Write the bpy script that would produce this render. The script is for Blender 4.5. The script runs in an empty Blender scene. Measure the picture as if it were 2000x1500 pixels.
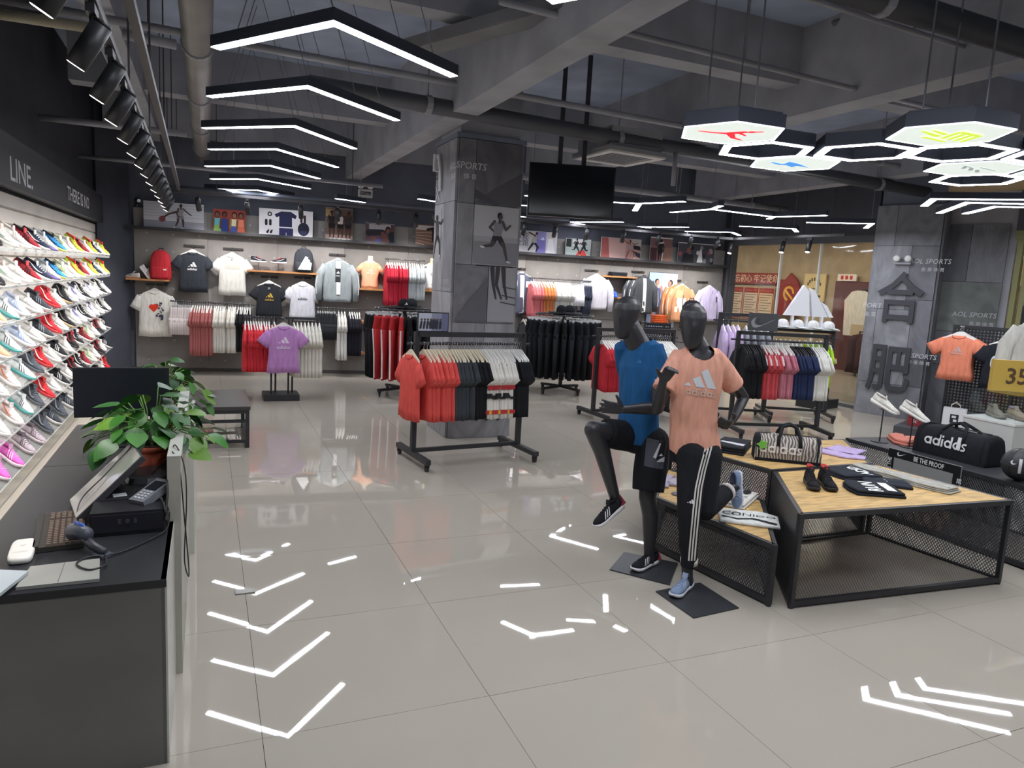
import bpy, bmesh, random
from math import *
from mathutils import Vector as V, Matrix
from mathutils.bvhtree import BVHTree
random.seed(11)
SC = bpy.context.scene
COL = SC.collection
# ---------------------------------------------------------------- camera, world, exposure
YAW, PITCH, ROLL = -0.40690, 0.14260, 0.05510
B0 = Matrix(((1, 0, 0), (0, 0, -1), (0, 1, 0)))
Rz = Matrix(((cos(YAW), sin(YAW), 0), (-sin(YAW), cos(YAW), 0), (0, 0, 1)))
Rx = Matrix(((1, 0, 0), (0, cos(PITCH), -sin(PITCH)), (0, sin(PITCH), cos(PITCH))))
Rr = Matrix(((cos(ROLL), -sin(ROLL), 0), (sin(ROLL), cos(ROLL), 0), (0, 0, 1)))
RC = Rr @ Rx @ B0 @ Rz
cam = bpy.data.cameras.new('camera')
cam.sensor_width = 36.0
cam.lens = 1397.39 / 2000 * 36.0
cam.clip_start = 0.05
camo = bpy.data.objects.new('camera', cam)
COL.objects.link(camo)
camo.matrix_world = Matrix.Translation((0, 0, 1.9163)) @ Matrix((RC[0], -RC[1], -RC[2])).transposed().to_4x4()
SC.camera = camo
wd = bpy.data.worlds.new('world')
SC.world = wd
wd.use_nodes = True
wd.node_tree.nodes['Background'].inputs[0].default_value = (0.75, 0.85, 1.0, 1)
wd.node_tree.nodes['Background'].inputs[1].default_value = 0.10
SC.view_settings.view_transform = 'Standard'
SC.view_settings.look = 'None'
SC.view_settings.gamma = 1
SC.view_settings.use_curve_mapping = False
SC.view_settings.exposure = 0.9
LED = 22.0        # radiance of the led diffusers
PANEL = .44       # radiance of the printed hexagon panels
SPOT = 50.0       # watts of a track spotlight
# ---------------------------------------------------------------- colour and materials
def lin(h):
    h = h.lstrip('#')
    o = []
    for i in (0, 2, 4):
        c = int(h[i:i + 2], 16) / 255
        o.append(c / 12.92 if c <= .04045 else ((c + .055) / 1.055) ** 2.4)
    return (o[0], o[1], o[2], 1)
MC = {}
def mat(hexc, rough=.6, metal=0., kind='plain', spec=.5, emit=0.):
    key = (hexc, rough, metal, kind, spec, emit)
    if key in MC: return MC[key]
    m = bpy.data.materials.new(kind + '_' + hexc.strip('#'))
    m.use_nodes = True
    nt = m.node_tree; N = nt.nodes; L = nt.links
    b = N['Principled BSDF']
    c = lin(hexc)
    b.inputs['Base Color'].default_value = c
    b.inputs['Roughness'].default_value = rough
    b.inputs['Metallic'].default_value = metal
    b.inputs['Specular IOR Level'].default_value = spec
    if emit:
        b.inputs['Emission Color'].default_value = c
        b.inputs['Emission Strength'].default_value = emit
    def noise(scale, detail=3., coord='Object', sc=None):
        tc = N.new('ShaderNodeTexCoord'); n = N.new('ShaderNodeTexNoise')
        n.inputs['Scale'].default_value = scale; n.inputs['Detail'].default_value = detail
        if sc:
            mp = N.new('ShaderNodeMapping'); mp.inputs['Scale'].default_value = sc
            L.new(tc.outputs[coord], mp.inputs['Vector']); L.new(mp.outputs['Vector'], n.inputs['Vector'])
        else: L.new(tc.outputs[coord], n.inputs['Vector'])
        return n
    def ramp(src, c0, c1, p0=.3, p1=.7):
        r = N.new('ShaderNodeValToRGB')
        r.color_ramp.elements[0].color = c0; r.color_ramp.elements[1].color = c1
        r.color_ramp.elements[0].position = p0; r.color_ramp.elements[1].position = p1
        L.new(src, r.inputs[0]); return r
    def sc_(f): return (c[0] * f, c[1] * f, c[2] * f, 1)
    def bump(src, s, d=.01):
        bp = N.new('ShaderNodeBump'); bp.inputs['Strength'].default_value = s; bp.inputs['Distance'].default_value = d
        L.new(src, bp.inputs['Height']); L.new(bp.outputs[0], b.inputs['Normal'])
    if kind == 'fabric':
        n = noise(9., 2., sc=(3, 3, .7)); L.new(ramp(n.outputs[0], sc_(.86), sc_(1.08)).outputs[0], b.inputs['Base Color'])
        bump(n.outputs[0], .35, .02)
    elif kind == 'wear':
        n = noise(2.2, 5.); L.new(ramp(n.outputs[0], sc_(.82), sc_(1.12)).outputs[0], b.inputs['Base Color'])
    elif kind == 'marble':
        n = noise(1.4, 8., sc=(1.6, 1.6, .8)); n.inputs['Distortion'].default_value = 2.6
        r = ramp(n.outputs[0], sc_(.72), sc_(1.22), .32, .68); L.new(r.outputs[0], b.inputs['Base Color'])
    elif kind == 'osb':
        n = noise(7., 6., sc=(1, 5, 1)); r = ramp(n.outputs[0], sc_(.62), sc_(1.12), .3, .62); L.new(r.outputs[0], b.inputs['Base Color'])
        n2 = noise(60., 2.); bump(n2.outputs[0], .15, .004)
    elif kind == 'wood':
        n = noise(4., 6., sc=(1.2, 14, 14)); r = ramp(n.outputs[0], sc_(.8), sc_(1.15)); L.new(r.outputs[0], b.inputs['Base Color'])
    elif kind == 'tile':
        n = noise(.6, 4., 'Generated'); r = ramp(n.outputs[0], sc_(.965), sc_(1.03)); L.new(r.outputs[0], b.inputs['Base Color'])
        n2 = noise(2.5, 3.); r2 = ramp(n2.outputs[0], (.012, .012, .012, 1), (.03, .03, .03, 1)); L.new(r2.outputs[0], b.inputs['Roughness'])
    elif kind == 'speck':
        n = noise(90., 3.); r = ramp(n.outputs[0], sc_(.8), sc_(1.2)); L.new(r.outputs[0], b.inputs['Base Color'])
    elif kind == 'leaf':
        n = noise(6., 3.); r = ramp(n.outputs[0], sc_(.55), (c[0] * 1.5, c[1] * 1.35, c[2] * 1.1, 1)); L.new(r.outputs[0], b.inputs['Base Color'])
    elif kind == 'zebra':
        w = N.new('ShaderNodeTexWave'); w.inputs['Scale'].default_value = 14.; w.inputs['Distortion'].default_value = 7.; w.inputs['Detail'].default_value = 2.
        w.inputs['Detail Scale'].default_value = .8
        tc = N.new('ShaderNodeTexCoord'); L.new(tc.outputs['Object'], w.inputs['Vector'])
        r = ramp(w.outputs[0], lin('#5f5a58'), lin('#b9b1a8'), .4, .6); L.new(r.outputs[0], b.inputs['Base Color'])
    elif kind == 'acrylic':
        tr = N.new('ShaderNodeBsdfTransparent'); tr.inputs[0].default_value = (.93, .95, .95, 1)
        gl = N.new('ShaderNodeBsdfGlossy'); gl.inputs['Roughness'].default_value = .04
        lw = N.new('ShaderNodeLayerWeight'); lw.inputs[0].default_value = .5
        pw = N.new('ShaderNodeMath'); pw.operation = 'POWER'; pw.inputs[1].default_value = 5.; L.new(lw.outputs['Facing'], pw.inputs[0])
        fr = N.new('ShaderNodeMath'); fr.operation = 'MULTIPLY_ADD'; fr.inputs[1].default_value = .8; fr.inputs[2].default_value = .035; L.new(pw.outputs[0], fr.inputs[0])
        mx = N.new('ShaderNodeMixShader'); L.new(fr.outputs[0], mx.inputs[0]); L.new(tr.outputs[0], mx.inputs[1]); L.new(gl.outputs[0], mx.inputs[2])
        L.new(mx.outputs[0], N['Material Output'].inputs['Surface'])
    elif kind == 'clear':
        tr = N.new('ShaderNodeBsdfTransparent'); mx = N.new('ShaderNodeMixShader'); mx.inputs[0].default_value = .13
        L.new(tr.outputs[0], mx.inputs[1]); L.new(b.outputs[0], mx.inputs[2]); L.new(mx.outputs[0], N['Material Output'].inputs['Surface'])
    elif kind == 'frost':
        tr = N.new('ShaderNodeBsdfTransparent'); mx = N.new('ShaderNodeMixShader'); mx.inputs[0].default_value = .5
        L.new(tr.outputs[0], mx.inputs[1]); L.new(b.outputs[0], mx.inputs[2]); L.new(mx.outputs[0], N['Material Output'].inputs['Surface'])
    MC[key] = m
    return m
def fab(h): return mat(h, .88, 0, 'fabric', .25)
def flat(h): return mat(h, .75, 0, 'plain', .2)
def gloss(h, r=.3): return mat(h, r)
BLK = mat('#2c2d31', .42, .0, 'wear')           # black powder coated steel
CHROME = mat('#c9ccd0', .2, 1.)
WHITEP = mat('#eeeeec', .35)
def led(): return mat('#f4f7ff', .5, 0, 'plain', .2, LED)
# ---------------------------------------------------------------- mesh builder
class MB:
    def __init__(s): s.v = []; s.f = []; s.m = []
    def add(s, vs, fs, mi=0):
        o = len(s.v); s.v += [V(p) for p in vs]
        for f in fs: s.f.append([i + o for i in f]); s.m.append(mi)
        return o
    def poly(s, pts, mi=0): s.add(pts, [list(range(len(pts)))], mi)
    def box(s, c, d, mi=0, rot=None):
        c = V(c); hx, hy, hz = d[0] / 2, d[1] / 2, d[2] / 2
        vs = [V((x, y, z)) for z in (-hz, hz) for y in (-hy, hy) for x in (-hx, hx)]
        if rot is not None: vs = [rot @ p for p in vs]
        s.add([p + c for p in vs], [(0, 2, 3, 1), (4, 5, 7, 6), (0, 1, 5, 4), (2, 6, 7, 3), (0, 4, 6, 2), (1, 3, 7, 5)], mi)
    def bar(s, p0, p1, w, h, mi=0, up=(0, 0, 1)):
        p0 = V(p0); p1 = V(p1); d = (p1 - p0); l = d.length; d.normalize(); up = V(up)
        if abs(d.dot(up)) > .98: up = V((0, 1, 0))
        x = d.cross(up).normalized(); z = x.cross(d)
        s.box((p0 + p1) / 2, (w, l, h), mi, Matrix((x, d, z)).transposed())
    def cyl(s, p0, p1, r0, r1=None, n=12, mi=0, caps=True):
        if r1 is None: r1 = r0
        s.loft([ring(p0, V(p1) - V(p0), r0, n), ring(p1, V(p1) - V(p0), r1, n)], mi, caps, caps)
    def loft(s, rings, mi=0, c0=True, c1=True):
        n = len(rings[0]); vs = [p for r in rings for p in r]; fs = []
        for k in range(len(rings) - 1):
            for i in range(n):
                j = (i + 1) % n
                fs.append((k * n + i, k * n + j, (k + 1) * n + j, (k + 1) * n + i))
        if c0: fs.append(tuple(range(n - 1, -1, -1)))
        if c1: fs.append(tuple(range((len(rings) - 1) * n, len(rings) * n)))
        s.add(vs, fs, mi)
    def tube(s, pts, r, n=8, mi=0, caps=True):
        pts = [V(p) for p in pts]; rs = []
        up = None
        for i, p in enumerate(pts):
            d = (pts[min(i + 1, len(pts) - 1)] - pts[max(i - 1, 0)]).normalized()
            rr = r[i] if isinstance(r, (list, tuple)) else r
            if up is None:
                up = V((0, 0, 1)) if abs(d.z) < .9 else V((1, 0, 0))
            x = d.cross(up).normalized(); y = x.cross(d).normalized(); up = y
            rs.append([p + (x * cos(2 * pi * k / n) + y * sin(2 * pi * k / n)) * rr for k in range(n)])
        s.loft(rs, mi, caps, caps)
    def ell(s, c, r, n=14, m=9, mi=0, rot=None):
        c = V(c); rs = []
        for k in range(m + 1):
            a = -pi / 2 + pi * k / m; a = max(-pi / 2 + .02, min(pi / 2 - .02, a))
            q = [V((r[0] * cos(a) * cos(2 * pi * i / n), r[1] * cos(a) * sin(2 * pi * i / n), r[2] * sin(a))) for i in range(n)]
            if rot is not None: q = [rot @ p for p in q]
            rs.append([p + c for p in q])
        s.loft(rs, mi)
    def prism(s, pts, y0, y1, mi=0, f=None):
        """polygon in (x, z), extruded from y0 to y1"""
        n = len(pts); a = [V((p[0], y0, p[1])) for p in pts] + [V((p[0], y1, p[1])) for p in pts]
        if f: a = [f(p) for p in a]
        s.add(a, [tuple(range(n)), tuple(range(2 * n - 1, n - 1, -1))] + [(i, n + i, n + (i + 1) % n, (i + 1) % n) for i in range(n)], mi)
    def xf(s, M, start=0):
        for i in range(start, len(s.v)): s.v[i] = M @ s.v[i]
    def mesh(s, name, mats, smooth=False):
        me = bpy.data.meshes.new(name)
        me.from_pydata([tuple(p) for p in s.v], [], s.f)
        for m in mats: me.materials.append(m)
        if len(mats) > 1:
            me.polygons.foreach_set('material_index', s.m)
        if smooth: me.polygons.foreach_set('use_smooth', [True] * len(s.f))
        me.update()
        return me
    def build(s, name, mats, parent=None, smooth=False, **k):
        if not isinstance(mats, (list, tuple)): mats = [mats]
        return put(name, s.mesh(name, mats, smooth), parent, **k)
def ring(c, d, r, n=12, r2=None, x=None):
    d = V(d).normalized(); c = V(c)
    if x is None:
        up = V((0, 0, 1)) if abs(d.z) < .9 else V((0, 1, 0))
        x = up.cross(d).normalized()
    else: x = V(x)
    y = d.cross(x).normalized(); r2 = r if r2 is None else r2
    return [c + x * r * cos(2 * pi * i / n) + y * r2 * sin(2 * pi * i / n) for i in range(n)]
def put(name, me, parent=None, loc=(0, 0, 0), rz=0., rot=None, sc=None, label=None, cat=None, group=None, kind=None):
    o = bpy.data.objects.new(name, me); COL.objects.link(o)
    if parent is not None: o.parent = parent
    o.location = loc
    o.rotation_euler = rot if rot is not None else (0, 0, rz)
    if sc is not None: o.scale = sc if isinstance(sc, (tuple, list)) else (sc, sc, sc)
    tag(o, label, cat, group, kind)
    return o
def tag(o, label=None, cat=None, group=None, kind=None):
    if label: o['label'] = label
    if cat: o['category'] = cat
    if group: o['group'] = group
    if kind: o['kind'] = kind
    return o
def thing(name, label, cat, loc=(0, 0, 0), rz=0., group=None): return put(name, None, None, loc, rz, None, None, label, cat, group)
def struct(name, mb, mats, smooth=False, **k): return mb.build(name, mats, None, smooth, kind='structure', **k)
def dup(root, loc, rz=0., label=None, group=None, rot=None):
    r = root.copy(); COL.objects.link(r); r.location = loc
    r.rotation_euler = rot if rot is not None else (0, 0, rz)
    if label: r['label'] = label
    if group: r['group'] = group
    for ch in list(root.children):
        c = ch.copy(); COL.objects.link(c); c.parent = r
        for g in list(ch.children):
            d = g.copy(); COL.objects.link(d); d.parent = c
    return r
ORD = ['zeroth', 'first', 'second', 'third', 'fourth', 'fifth', 'sixth', 'seventh', 'eighth', 'ninth', 'tenth', 'eleventh', 'twelfth', 'thirteenth', 'fourteenth', 'fifteenth',
       'sixteenth', 'seventeenth', 'eighteenth', 'nineteenth', 'twentieth', 'twenty-first', 'twenty-second', 'twenty-third', 'twenty-fourth', 'twenty-fifth', 'twenty-sixth', 'twenty-seventh', 'twenty-eighth']
# ---------------------------------------------------------------- flat print: shapes in a (u, v) plane
def text_geo(s, h, align='CENTER', shear=0., bold=0.):
    c = bpy.data.curves.new('t', 'FONT'); c.body = s; c.size = h / .7; c.align_x = align; c.shear = shear; c.offset = bold; c.resolution_u = 2
    o = bpy.data.objects.new('t', c); COL.objects.link(o)
    me = bpy.data.meshes.new_from_object(o)
    vs = [(p.co.x, p.co.y) for p in me.vertices]; fs = [tuple(p.vertices) for p in me.polygons]
    bpy.data.objects.remove(o); bpy.data.curves.remove(c); bpy.data.meshes.remove(me)
    return vs, fs
class Art:
    """flat coloured shapes stacked in thin layers; coordinates (u, v) in metres"""
    def __init__(s): s.sh = []
    def poly(s, col, pts): s.sh.append((col, [tuple(p) for p in pts], [tuple(range(len(pts)))])); return s
    def rect(s, col, u0, v0, u1, v1, n=1):
        if n == 1: return s.poly(col, [(u0, v0), (u1, v0), (u1, v1), (u0, v1)])
        return s.grid(col, [(u0, v0), (u1, v0), (u1, v1), (u0, v1)], n)
    def grid(s, col, q, n=5):
        vs = []; fs = []
        for j in range(n + 1):
            for i in range(n + 1):
                a, b = i / n, j / n
                vs.append(tuple((q[0][k] * (1 - a) + q[1][k] * a) * (1 - b) + (q[3][k] * (1 - a) + q[2][k] * a) * b for k in (0, 1)))
        for j in range(n):
            for i in range(n): fs.append((j * (n + 1) + i, j * (n + 1) + i + 1, (j + 1) * (n + 1) + i + 1, (j + 1) * (n + 1) + i))
        s.sh.append((col, vs, fs)); return s
    def ell(s, col, u, v, ru, rv=None, n=16): 
        rv = ru if rv is None else rv
        return s.poly(col, [(u + ru * cos(2 * pi * i / n), v + rv * sin(2 * pi * i / n)) for i in range(n)])
    def ringd(s, col, u, v, r, w, n=18, a0=0., a1=2 * pi):
        vs = []; fs = []
        for i in range(n + 1):
            a = a0 + (a1 - a0) * i / n; vs += [(u + r * cos(a), v + r * sin(a)), (u + (r - w) * cos(a), v + (r - w) * sin(a))]
        for i in range(n): fs.append((2 * i, 2 * i + 2, 2 * i + 3, 2 * i + 1))
        s.sh.append((col, vs, fs)); return s
    def limb(s, col, p, q, r0, r1=None, n=6):
        r1 = r0 if r1 is None else r1
        a = atan2(q[1] - p[1], q[0] - p[0])
        pts = [(q[0] + r1 * cos(a + t), q[1] + r1 * sin(a + t)) for t in [-pi / 2 + pi * i / n for i in range(n + 1)]]
        pts += [(p[0] + r0 * cos(a + t), p[1] + r0 * sin(a + t)) for t in [pi / 2 + pi * i / n for i in range(n + 1)]]
        return s.poly(col, pts)
    def text(s, col, t, u, v, h, align='CENTER', shear=0., bold=0., rot=0., sx=1.):
        vs, fs = text_geo(t, h, align, shear, bold)
        c, d = cos(rot), sin(rot)
        s.sh.append((col, [(u + sx * x * c - y * d, v + sx * x * d + y * c) for x, y in vs], fs)); return s
    def bars(s, col, u, v, w, n=4):
        """three slanted bars rising to the right, base centre at (u, v)"""
        for q in (((0, 0), (.21, 0), (.13, .12), (0, .03)), ((.37, 0), (.64, 0), (.44, .36), (.22, .23)), ((.72, 0), (.99, 0), (.65, .605), (.455, .49))):
            s.grid(col, [(u + (a - .5) * w, v + b * w) for a, b in q], n)
        return s
    def word(s, col, u, v, w):
        """lower case word a d i d a s drawn with rings and stems, width w, base centre (u, v)"""
        k = w / 6.1; x = u - w / 2; r = .5 * k; t = .24 * k
        for ch in 'adidas':
            if ch in 'ad':
                s.ringd(col, x + r, v + r, r, t); top = k if ch == 'a' else 1.5 * k
                s.rect(col, x + 2 * r - t, v, x + 2 * r + .02 * k, v + top); x += 1.17 * k
            elif ch == 'i':
                s.rect(col, x, v, x + t, v + k); s.rect(col, x, v + 1.18 * k, x + t, v + 1.45 * k); x += .42 * k
            else:
                s.ringd(col, x + .27 * k, v + .725 * k, .275 * k, .2 * k, 10, pi * .1, pi * 1.5); s.ringd(col, x + .27 * k, v + .275 * k, .275 * k, .2 * k, 10, -pi * .9, pi * .5)
                s.rect(col, x + .26 * k, v + .8 * k, x + .6 * k, v + k); s.rect(col, x - .05 * k, v, x + .28 * k, v + .2 * k); x += .6 * k
        return s
    def swoosh(s, col, u, v, w):
        p = [(0, .22), (.03, .1), (.1, .015), (.2, 0), (.32, .03), (1, .36), (.42, .15), (.27, .11), (.18, .13), (.14, .2), (.15, .3), (.2, .4), (.07, .33)]
        return s.poly(col, [(u + (a - .5) * w, v + b * w) for a, b in p])
    def mesh(s, name, f, step=.0006, mode=flat, bvh=None, dirn=None, off=.002, emit=None):
        """f maps (u, v) to a point; layers step forward along f's third argument"""
        mb = MB(); cols = []; 
        for i, (c, vs, fs) in enumerate(s.sh):
            if c not in cols: cols.append(c)
            pts = [V(f(p[0], p[1], step * (i + 1) if bvh is None else 0.)) for p in vs]
            if bvh is not None:
                d = V(dirn).normalized(); q = []
                miss = set()
                for n_, p in enumerate(pts):
                    h = bvh.ray_cast(p - d * 1.0, d)
                    if h[0] is None: miss.add(n_)
                    q.append((h[0] - d * (off + step * i)) if h[0] is not None else p - d * off)
                pts = q; fs = [f_ for f_ in fs if not miss.intersection(f_)]
            mb.add(pts, fs, cols.index(c))
        return mb.mesh(name, [mode(c) for c in cols])
    def build(s, name, f, parent=None, **k):
        kw = {a: k.pop(a) for a in ('step', 'mode', 'bvh', 'dirn', 'off') if a in k}
        return put(name, s.mesh(name, f, **kw), parent, **k)
def bvh_of(me): return BVHTree.FromPolygons([v.co.copy() for v in me.vertices], [tuple(p.vertices) for p in me.polygons])
def front(y=0.): return lambda u, v, t: (u, y - t, v)          # plane facing -y
def figure(A, u, v, h, skin, top, bottom, pose='stand', hair='#201a18', mir=1, shoe='#d8d8d8'):
    """a small standing or moving person as flat shapes, feet at (u, v), height h"""
    P = {'stand': ((0, .86), (0, .52), ((-.05, .5), (-.06, .27), (-.06, .02)), ((.05, .5), (.06, .27), (.07, .02)), ((-.1, .8), (-.14, .63), (-.1, .48)), ((.1, .8), (.15, .63), (.12, .47))),
         'run': ((.05, .86), (0, .52), ((-.03, .5), (-.1, .34), (-.32, .3)), ((.04, .5), (.16, .32), (.24, .03)), ((-.06, .8), (-.16, .68), (-.06, .6)), ((.1, .8), (.18, .65), (.27, .74))),
         'lean': ((.02, .78), (.05, .46), ((0, .45), (-.06, .24), (-.06, .02)), ((.1, .45), (.12, .26), (.22, .04)), ((-.06, .72), (-.2, .6), (-.34, .5)), ((.1, .72), (.16, .52), (.08, .4))),
         'reach': ((0, .84), (.02, .52), ((-.02, .5), (-.12, .3), (-.2, .02)), ((.05, .5), (.2, .38), (.24, .1)), ((-.08, .79), (-.25, .85), (-.38, .95)), ((.1, .79), (.26, .76), (.4, .84)))}[pose]
    T = lambda p: (u + mir * p[0] * h, v + p[1] * h)
    hd, hip, l1, l2, a1, a2 = P
    for a in (a1,): A.limb(skin, T(a[0]), T(a[1]), .028 * h, .024 * h); A.limb(skin, T(a[1]), T(a[2]), .024 * h, .018 * h)
    for l in (l1, l2):
        A.limb(bottom, T(l[0]), T(((l[0][0] * .3 + l[1][0] * .7), (l[0][1] * .3 + l[1][1] * .7))), .062 * h, .05 * h)
        A.limb(skin, T(((l[0][0] * .3 + l[1][0] * .7), (l[0][1] * .3 + l[1][1] * .7))), T(l[1]), .045 * h, .036 * h)
        A.limb(skin, T(l[1]), T(l[2]), .036 * h, .02 * h); A.limb(shoe, T(l[2]), T((l[2][0] + .06, l[2][1] - .012)), .02 * h, .014 * h)
    sh = (hd[0] - .01, hd[1] - .08)
    A.poly(top, [T((sh[0] - .11, sh[1])), T((sh[0] + .11, sh[1])), T((hip[0] + .085, hip[1])), T((hip[0] - .085, hip[1]))])
    A.limb(skin, T((sh[0], sh[1])), T(hd), .025 * h); 
    A.limb(skin, T(a2[0]), T(a2[1]), .028 * h, .024 * h); A.limb(skin, T(a2[1]), T(a2[2]), .024 * h, .018 * h)
    A.ell(hair, *T((hd[0] - .008, hd[1] + .05)), .052 * h, .065 * h, 12); A.ell(skin, *T((hd[0] + .01, hd[1] + .035)), .04 * h, .055 * h, 12)
    return A
# ================================================================ floor
TX, TY = 0.2005, 5.8513
b = MB(); b.box((5.5, 5.5, -.056), (19, 22, .1)); floor = struct('floor', b, mat('#2b2825', .9, 0, 'plain', .0))
tm = mat('#b3aca0', .05, 0, 'tile')
b = MB(); b.box((0, 0, -.006), (.9978, .9978, .012)); tile_me = b.mesh('tile', [tm])
for k in range(-2, 13):
    for r in range(-9, 8):
        put('tile', tile_me, floor, (k + TX + .5, TY - r - .5, 0), rot=(random.uniform(-.0009, .0009), random.uniform(-.0009, .0009), 0))
b = MB(); b.box((.2, 4.3, .004), (.11, .06, .008)); b.build('floor_socket', mat('#8a8883', .35, .6), label='small grey metal socket cover set in the floor tiles', cat='socket')
# ================================================================ ceiling, beams
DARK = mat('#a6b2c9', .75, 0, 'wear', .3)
DARK2 = mat('#747a88', .75, 0, 'wear', .3)
GREYP = mat('#96969c', .5, 0, 'wear', .4)
CONC = mat('#a2a3aa', .85, 0, 'wear', .3)
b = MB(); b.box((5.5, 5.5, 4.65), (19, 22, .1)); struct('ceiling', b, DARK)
for i, (x0, x1, y0, y1, z) in enumerate([(2.36, 2.64, -5, 15.2, 3.62), (5.55, 5.85, -5, 12.8, 3.75), (9.3, 9.6, -5, 12.6, 3.75), (-.95, -.7, -5, 15.2, 3.95)]):
    b = MB(); b.box(((x0 + x1) / 2, (y0 + y1) / 2, (z + 4.6) / 2), (x1 - x0, y1 - y0, 4.6 - z)); struct('trim_%d' % (i + 1), b, CONC)
for i, (y0, y1, z) in enumerate([(5.95, 6.2, 4.05), (10.3, 10.6, 4.0), (13.4, 13.7, 4.0)]):
    b = MB(); b.box((5.0, (y0 + y1) / 2, (z + 4.6) / 2), (13, y1 - y0, 4.6 - z)); struct('trim_%d' % (i + 5), b, CONC)
def pipe(name, label, pts, r, m=DARK2, cat='pipe', n=10, clamps=0, group=None):
    b = MB(); b.tube(pts, r, n); o = b.build(name, m, None, True, label=label, cat=cat, group=group)
    p0, p1 = V(pts[0]), V(pts[-1])
    for i in range(clamps):
        c = p0.lerp(p1, (i + .5) / clamps); d = (p1 - p0).normalized()
        q = MB(); q.cyl(c - d * .03, c + d * .03, r * 1.14, None, n); q.bar(c + V((0, 0, r)), (c.x, c.y, 4.6), .012, .012); q.build('clamp', GREYP, o)
    return o
pipe('duct', 'thick pale grey duct running along the ceiling left of the chevron lights', [(-.06, 2, 3.72), (-.06, 13.6, 3.72)], .115, mat('#8b8784', .45, .1, 'wear'), 'duct', 16, 6)
pipe('pipe', 'thick dark pipe crossing under the ceiling in front of the central column top', [(.9, 7.35, 3.66), (10.5, 8.2, 3.66)], .085, mat('#4e4f55', .45, 0, 'wear'), clamps=4)
pipe('pipe', 'thin dark pipe running beside the thick pipe above the central column', [(-1.6, 7.1, 3.88), (10.4, 7.85, 3.88)], .035, GREYP, clamps=4)
pipe('conduit', 'slim cable conduit just above the thick crossing pipe', [(1.2, 7.75, 3.8), (10.4, 8.6, 3.8)], .022, GREYP)
pipe('pipe', 'thin sprinkler pipe crossing the ceiling above the red emblem light', [(1.9, 5.0, 3.85), (9.5, 5.45, 3.85)], .024, GREYP, clamps=5)
pipe('pipe', 'thin sprinkler pipe high at the right above the yellow emblem light', [(2.2, 4.0, 3.95), (9.5, 4.4, 3.95)], .02, GREYP, clamps=4)
pipe('pipe', 'dark steel pipe in the top right corner of the ceiling', [(2.6, 3.35, 3.7), (9.4, 3.55, 3.7)], .085, mat('#3b3c42', .5, 0, 'wear'), clamps=3)
pipe('pipe', 'cream painted pipe on the left behind the track spotlights', [(-1.62, 5.9, 3.45), (-.6, 5.85, 3.45)], .035, mat('#9b937f', .5))
pipe('pipe', 'grey pipe reaching from the track rail to the thick pale duct', [(-.55, 6.15, 3.52), (-.2, 6.2, 3.52)], .035, GREYP)
pipe('pipe', 'dark pipe along the left wall above the middle spotlights', [(-1.62, 9.2, 3.35), (-.2, 9.15, 3.35)], .035, GREYP)
pipe('pipe', 'dark pipe along the left wall above the far spotlights', [(-1.62, 11.8, 3.3), (2.6, 11.7, 3.3)], .03, GREYP)
pipe('pipe', 'dark pipe below the ceiling right of the central column and behind the screen', [(3.2, 10.6, 3.55), (10.2, 10.9, 3.55)], .05, GREYP, clamps=4)
pipe('pipe', 'thin pipe under the far ceiling above the back wall posters', [(-.6, 13.1, 3.12), (9.6, 12.0, 3.12)], .03, DARK2, clamps=5)
pipe('conduit', 'bent conduit dropping down the ceiling above the air conditioner', [(7.0, 6.4, 4.5), (6.2, 7.6, 4.5), (6.0, 7.9, 4.44), (5.95, 8.0, 4.2), (5.95, 8.05, 3.7)], .025, GREYP)
pipe('standpipe', 'short upright pipe stub between the air conditioner and red emblem light', [(5.35, 7.7, 3.2), (5.35, 7.7, 3.6)], .03, GREYP)
# slanting cable tray
b = MB(); b.box((0, 0, 0), (.22, 2.3, .03)); b.box((-.11, 0, .04), (.015, 2.3, .09)); b.box((.11, 0, .04), (.015, 2.3, .09))
b.build('cable_tray', mat('#77767a', .6, 0, 'wear'), None, loc=(2.12, 5.75, 3.9), rz=radians(24), label='pale grey cable tray slanting across the ceiling beside the near chevron light', cat='tray')
# ================================================================ left wall with white slats and header sign
WL = -1.66
b = MB(); b.box((WL - .1, 4.8, 2.3), (.2, 19, 4.6)); wl = struct('wall_left', b, mat('#3a3b43', .7, 0, 'wear', .3))
slm = mat('#c6c0b9', .4)
b = MB()
b.prism([(0, 0), (.03, .012), (.03, .128), (0, .14)], 3.0, 13.3); sl_me = b.mesh('slat', [slm])
for i in range(16): put('slat', sl_me, wl, (WL, 0, .2 + i * .141))
b = MB(); b.box((WL + .06, 8.1, .09), (.1, 10.4, .18)); struct('baseboard_left', b, mat('#55524d', .6))
b = MB(); b.box((0, 0, 0), (.14, 10.4, .42)); hs = b.build('header_sign', mat('#24272e', .55, 0, 'wear'), loc=(WL + .075, 8.1, 2.69), label='long black header board with white slogan above the shoe wall', cat='sign')
A = Art(); tcol = '#cfd3d6'
A.text(tcol, 'LINE.', 7.8 - 8.1, -.16, .2, 'CENTER', 0, .002, 0, 1.4); A.text(tcol, 'THERE IS NO', 10.97 - 8.1, -.1, .16, 'CENTER', 0, .002, 0, 1.3)
A.text(tcol, 'FINISH', 5.9 - 8.1, -.16, .2, 'CENTER', 0, .002, 0, 1.3)
A.build('lettering', lambda u, v, t: (.0706 + t, u, v), hs)
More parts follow.
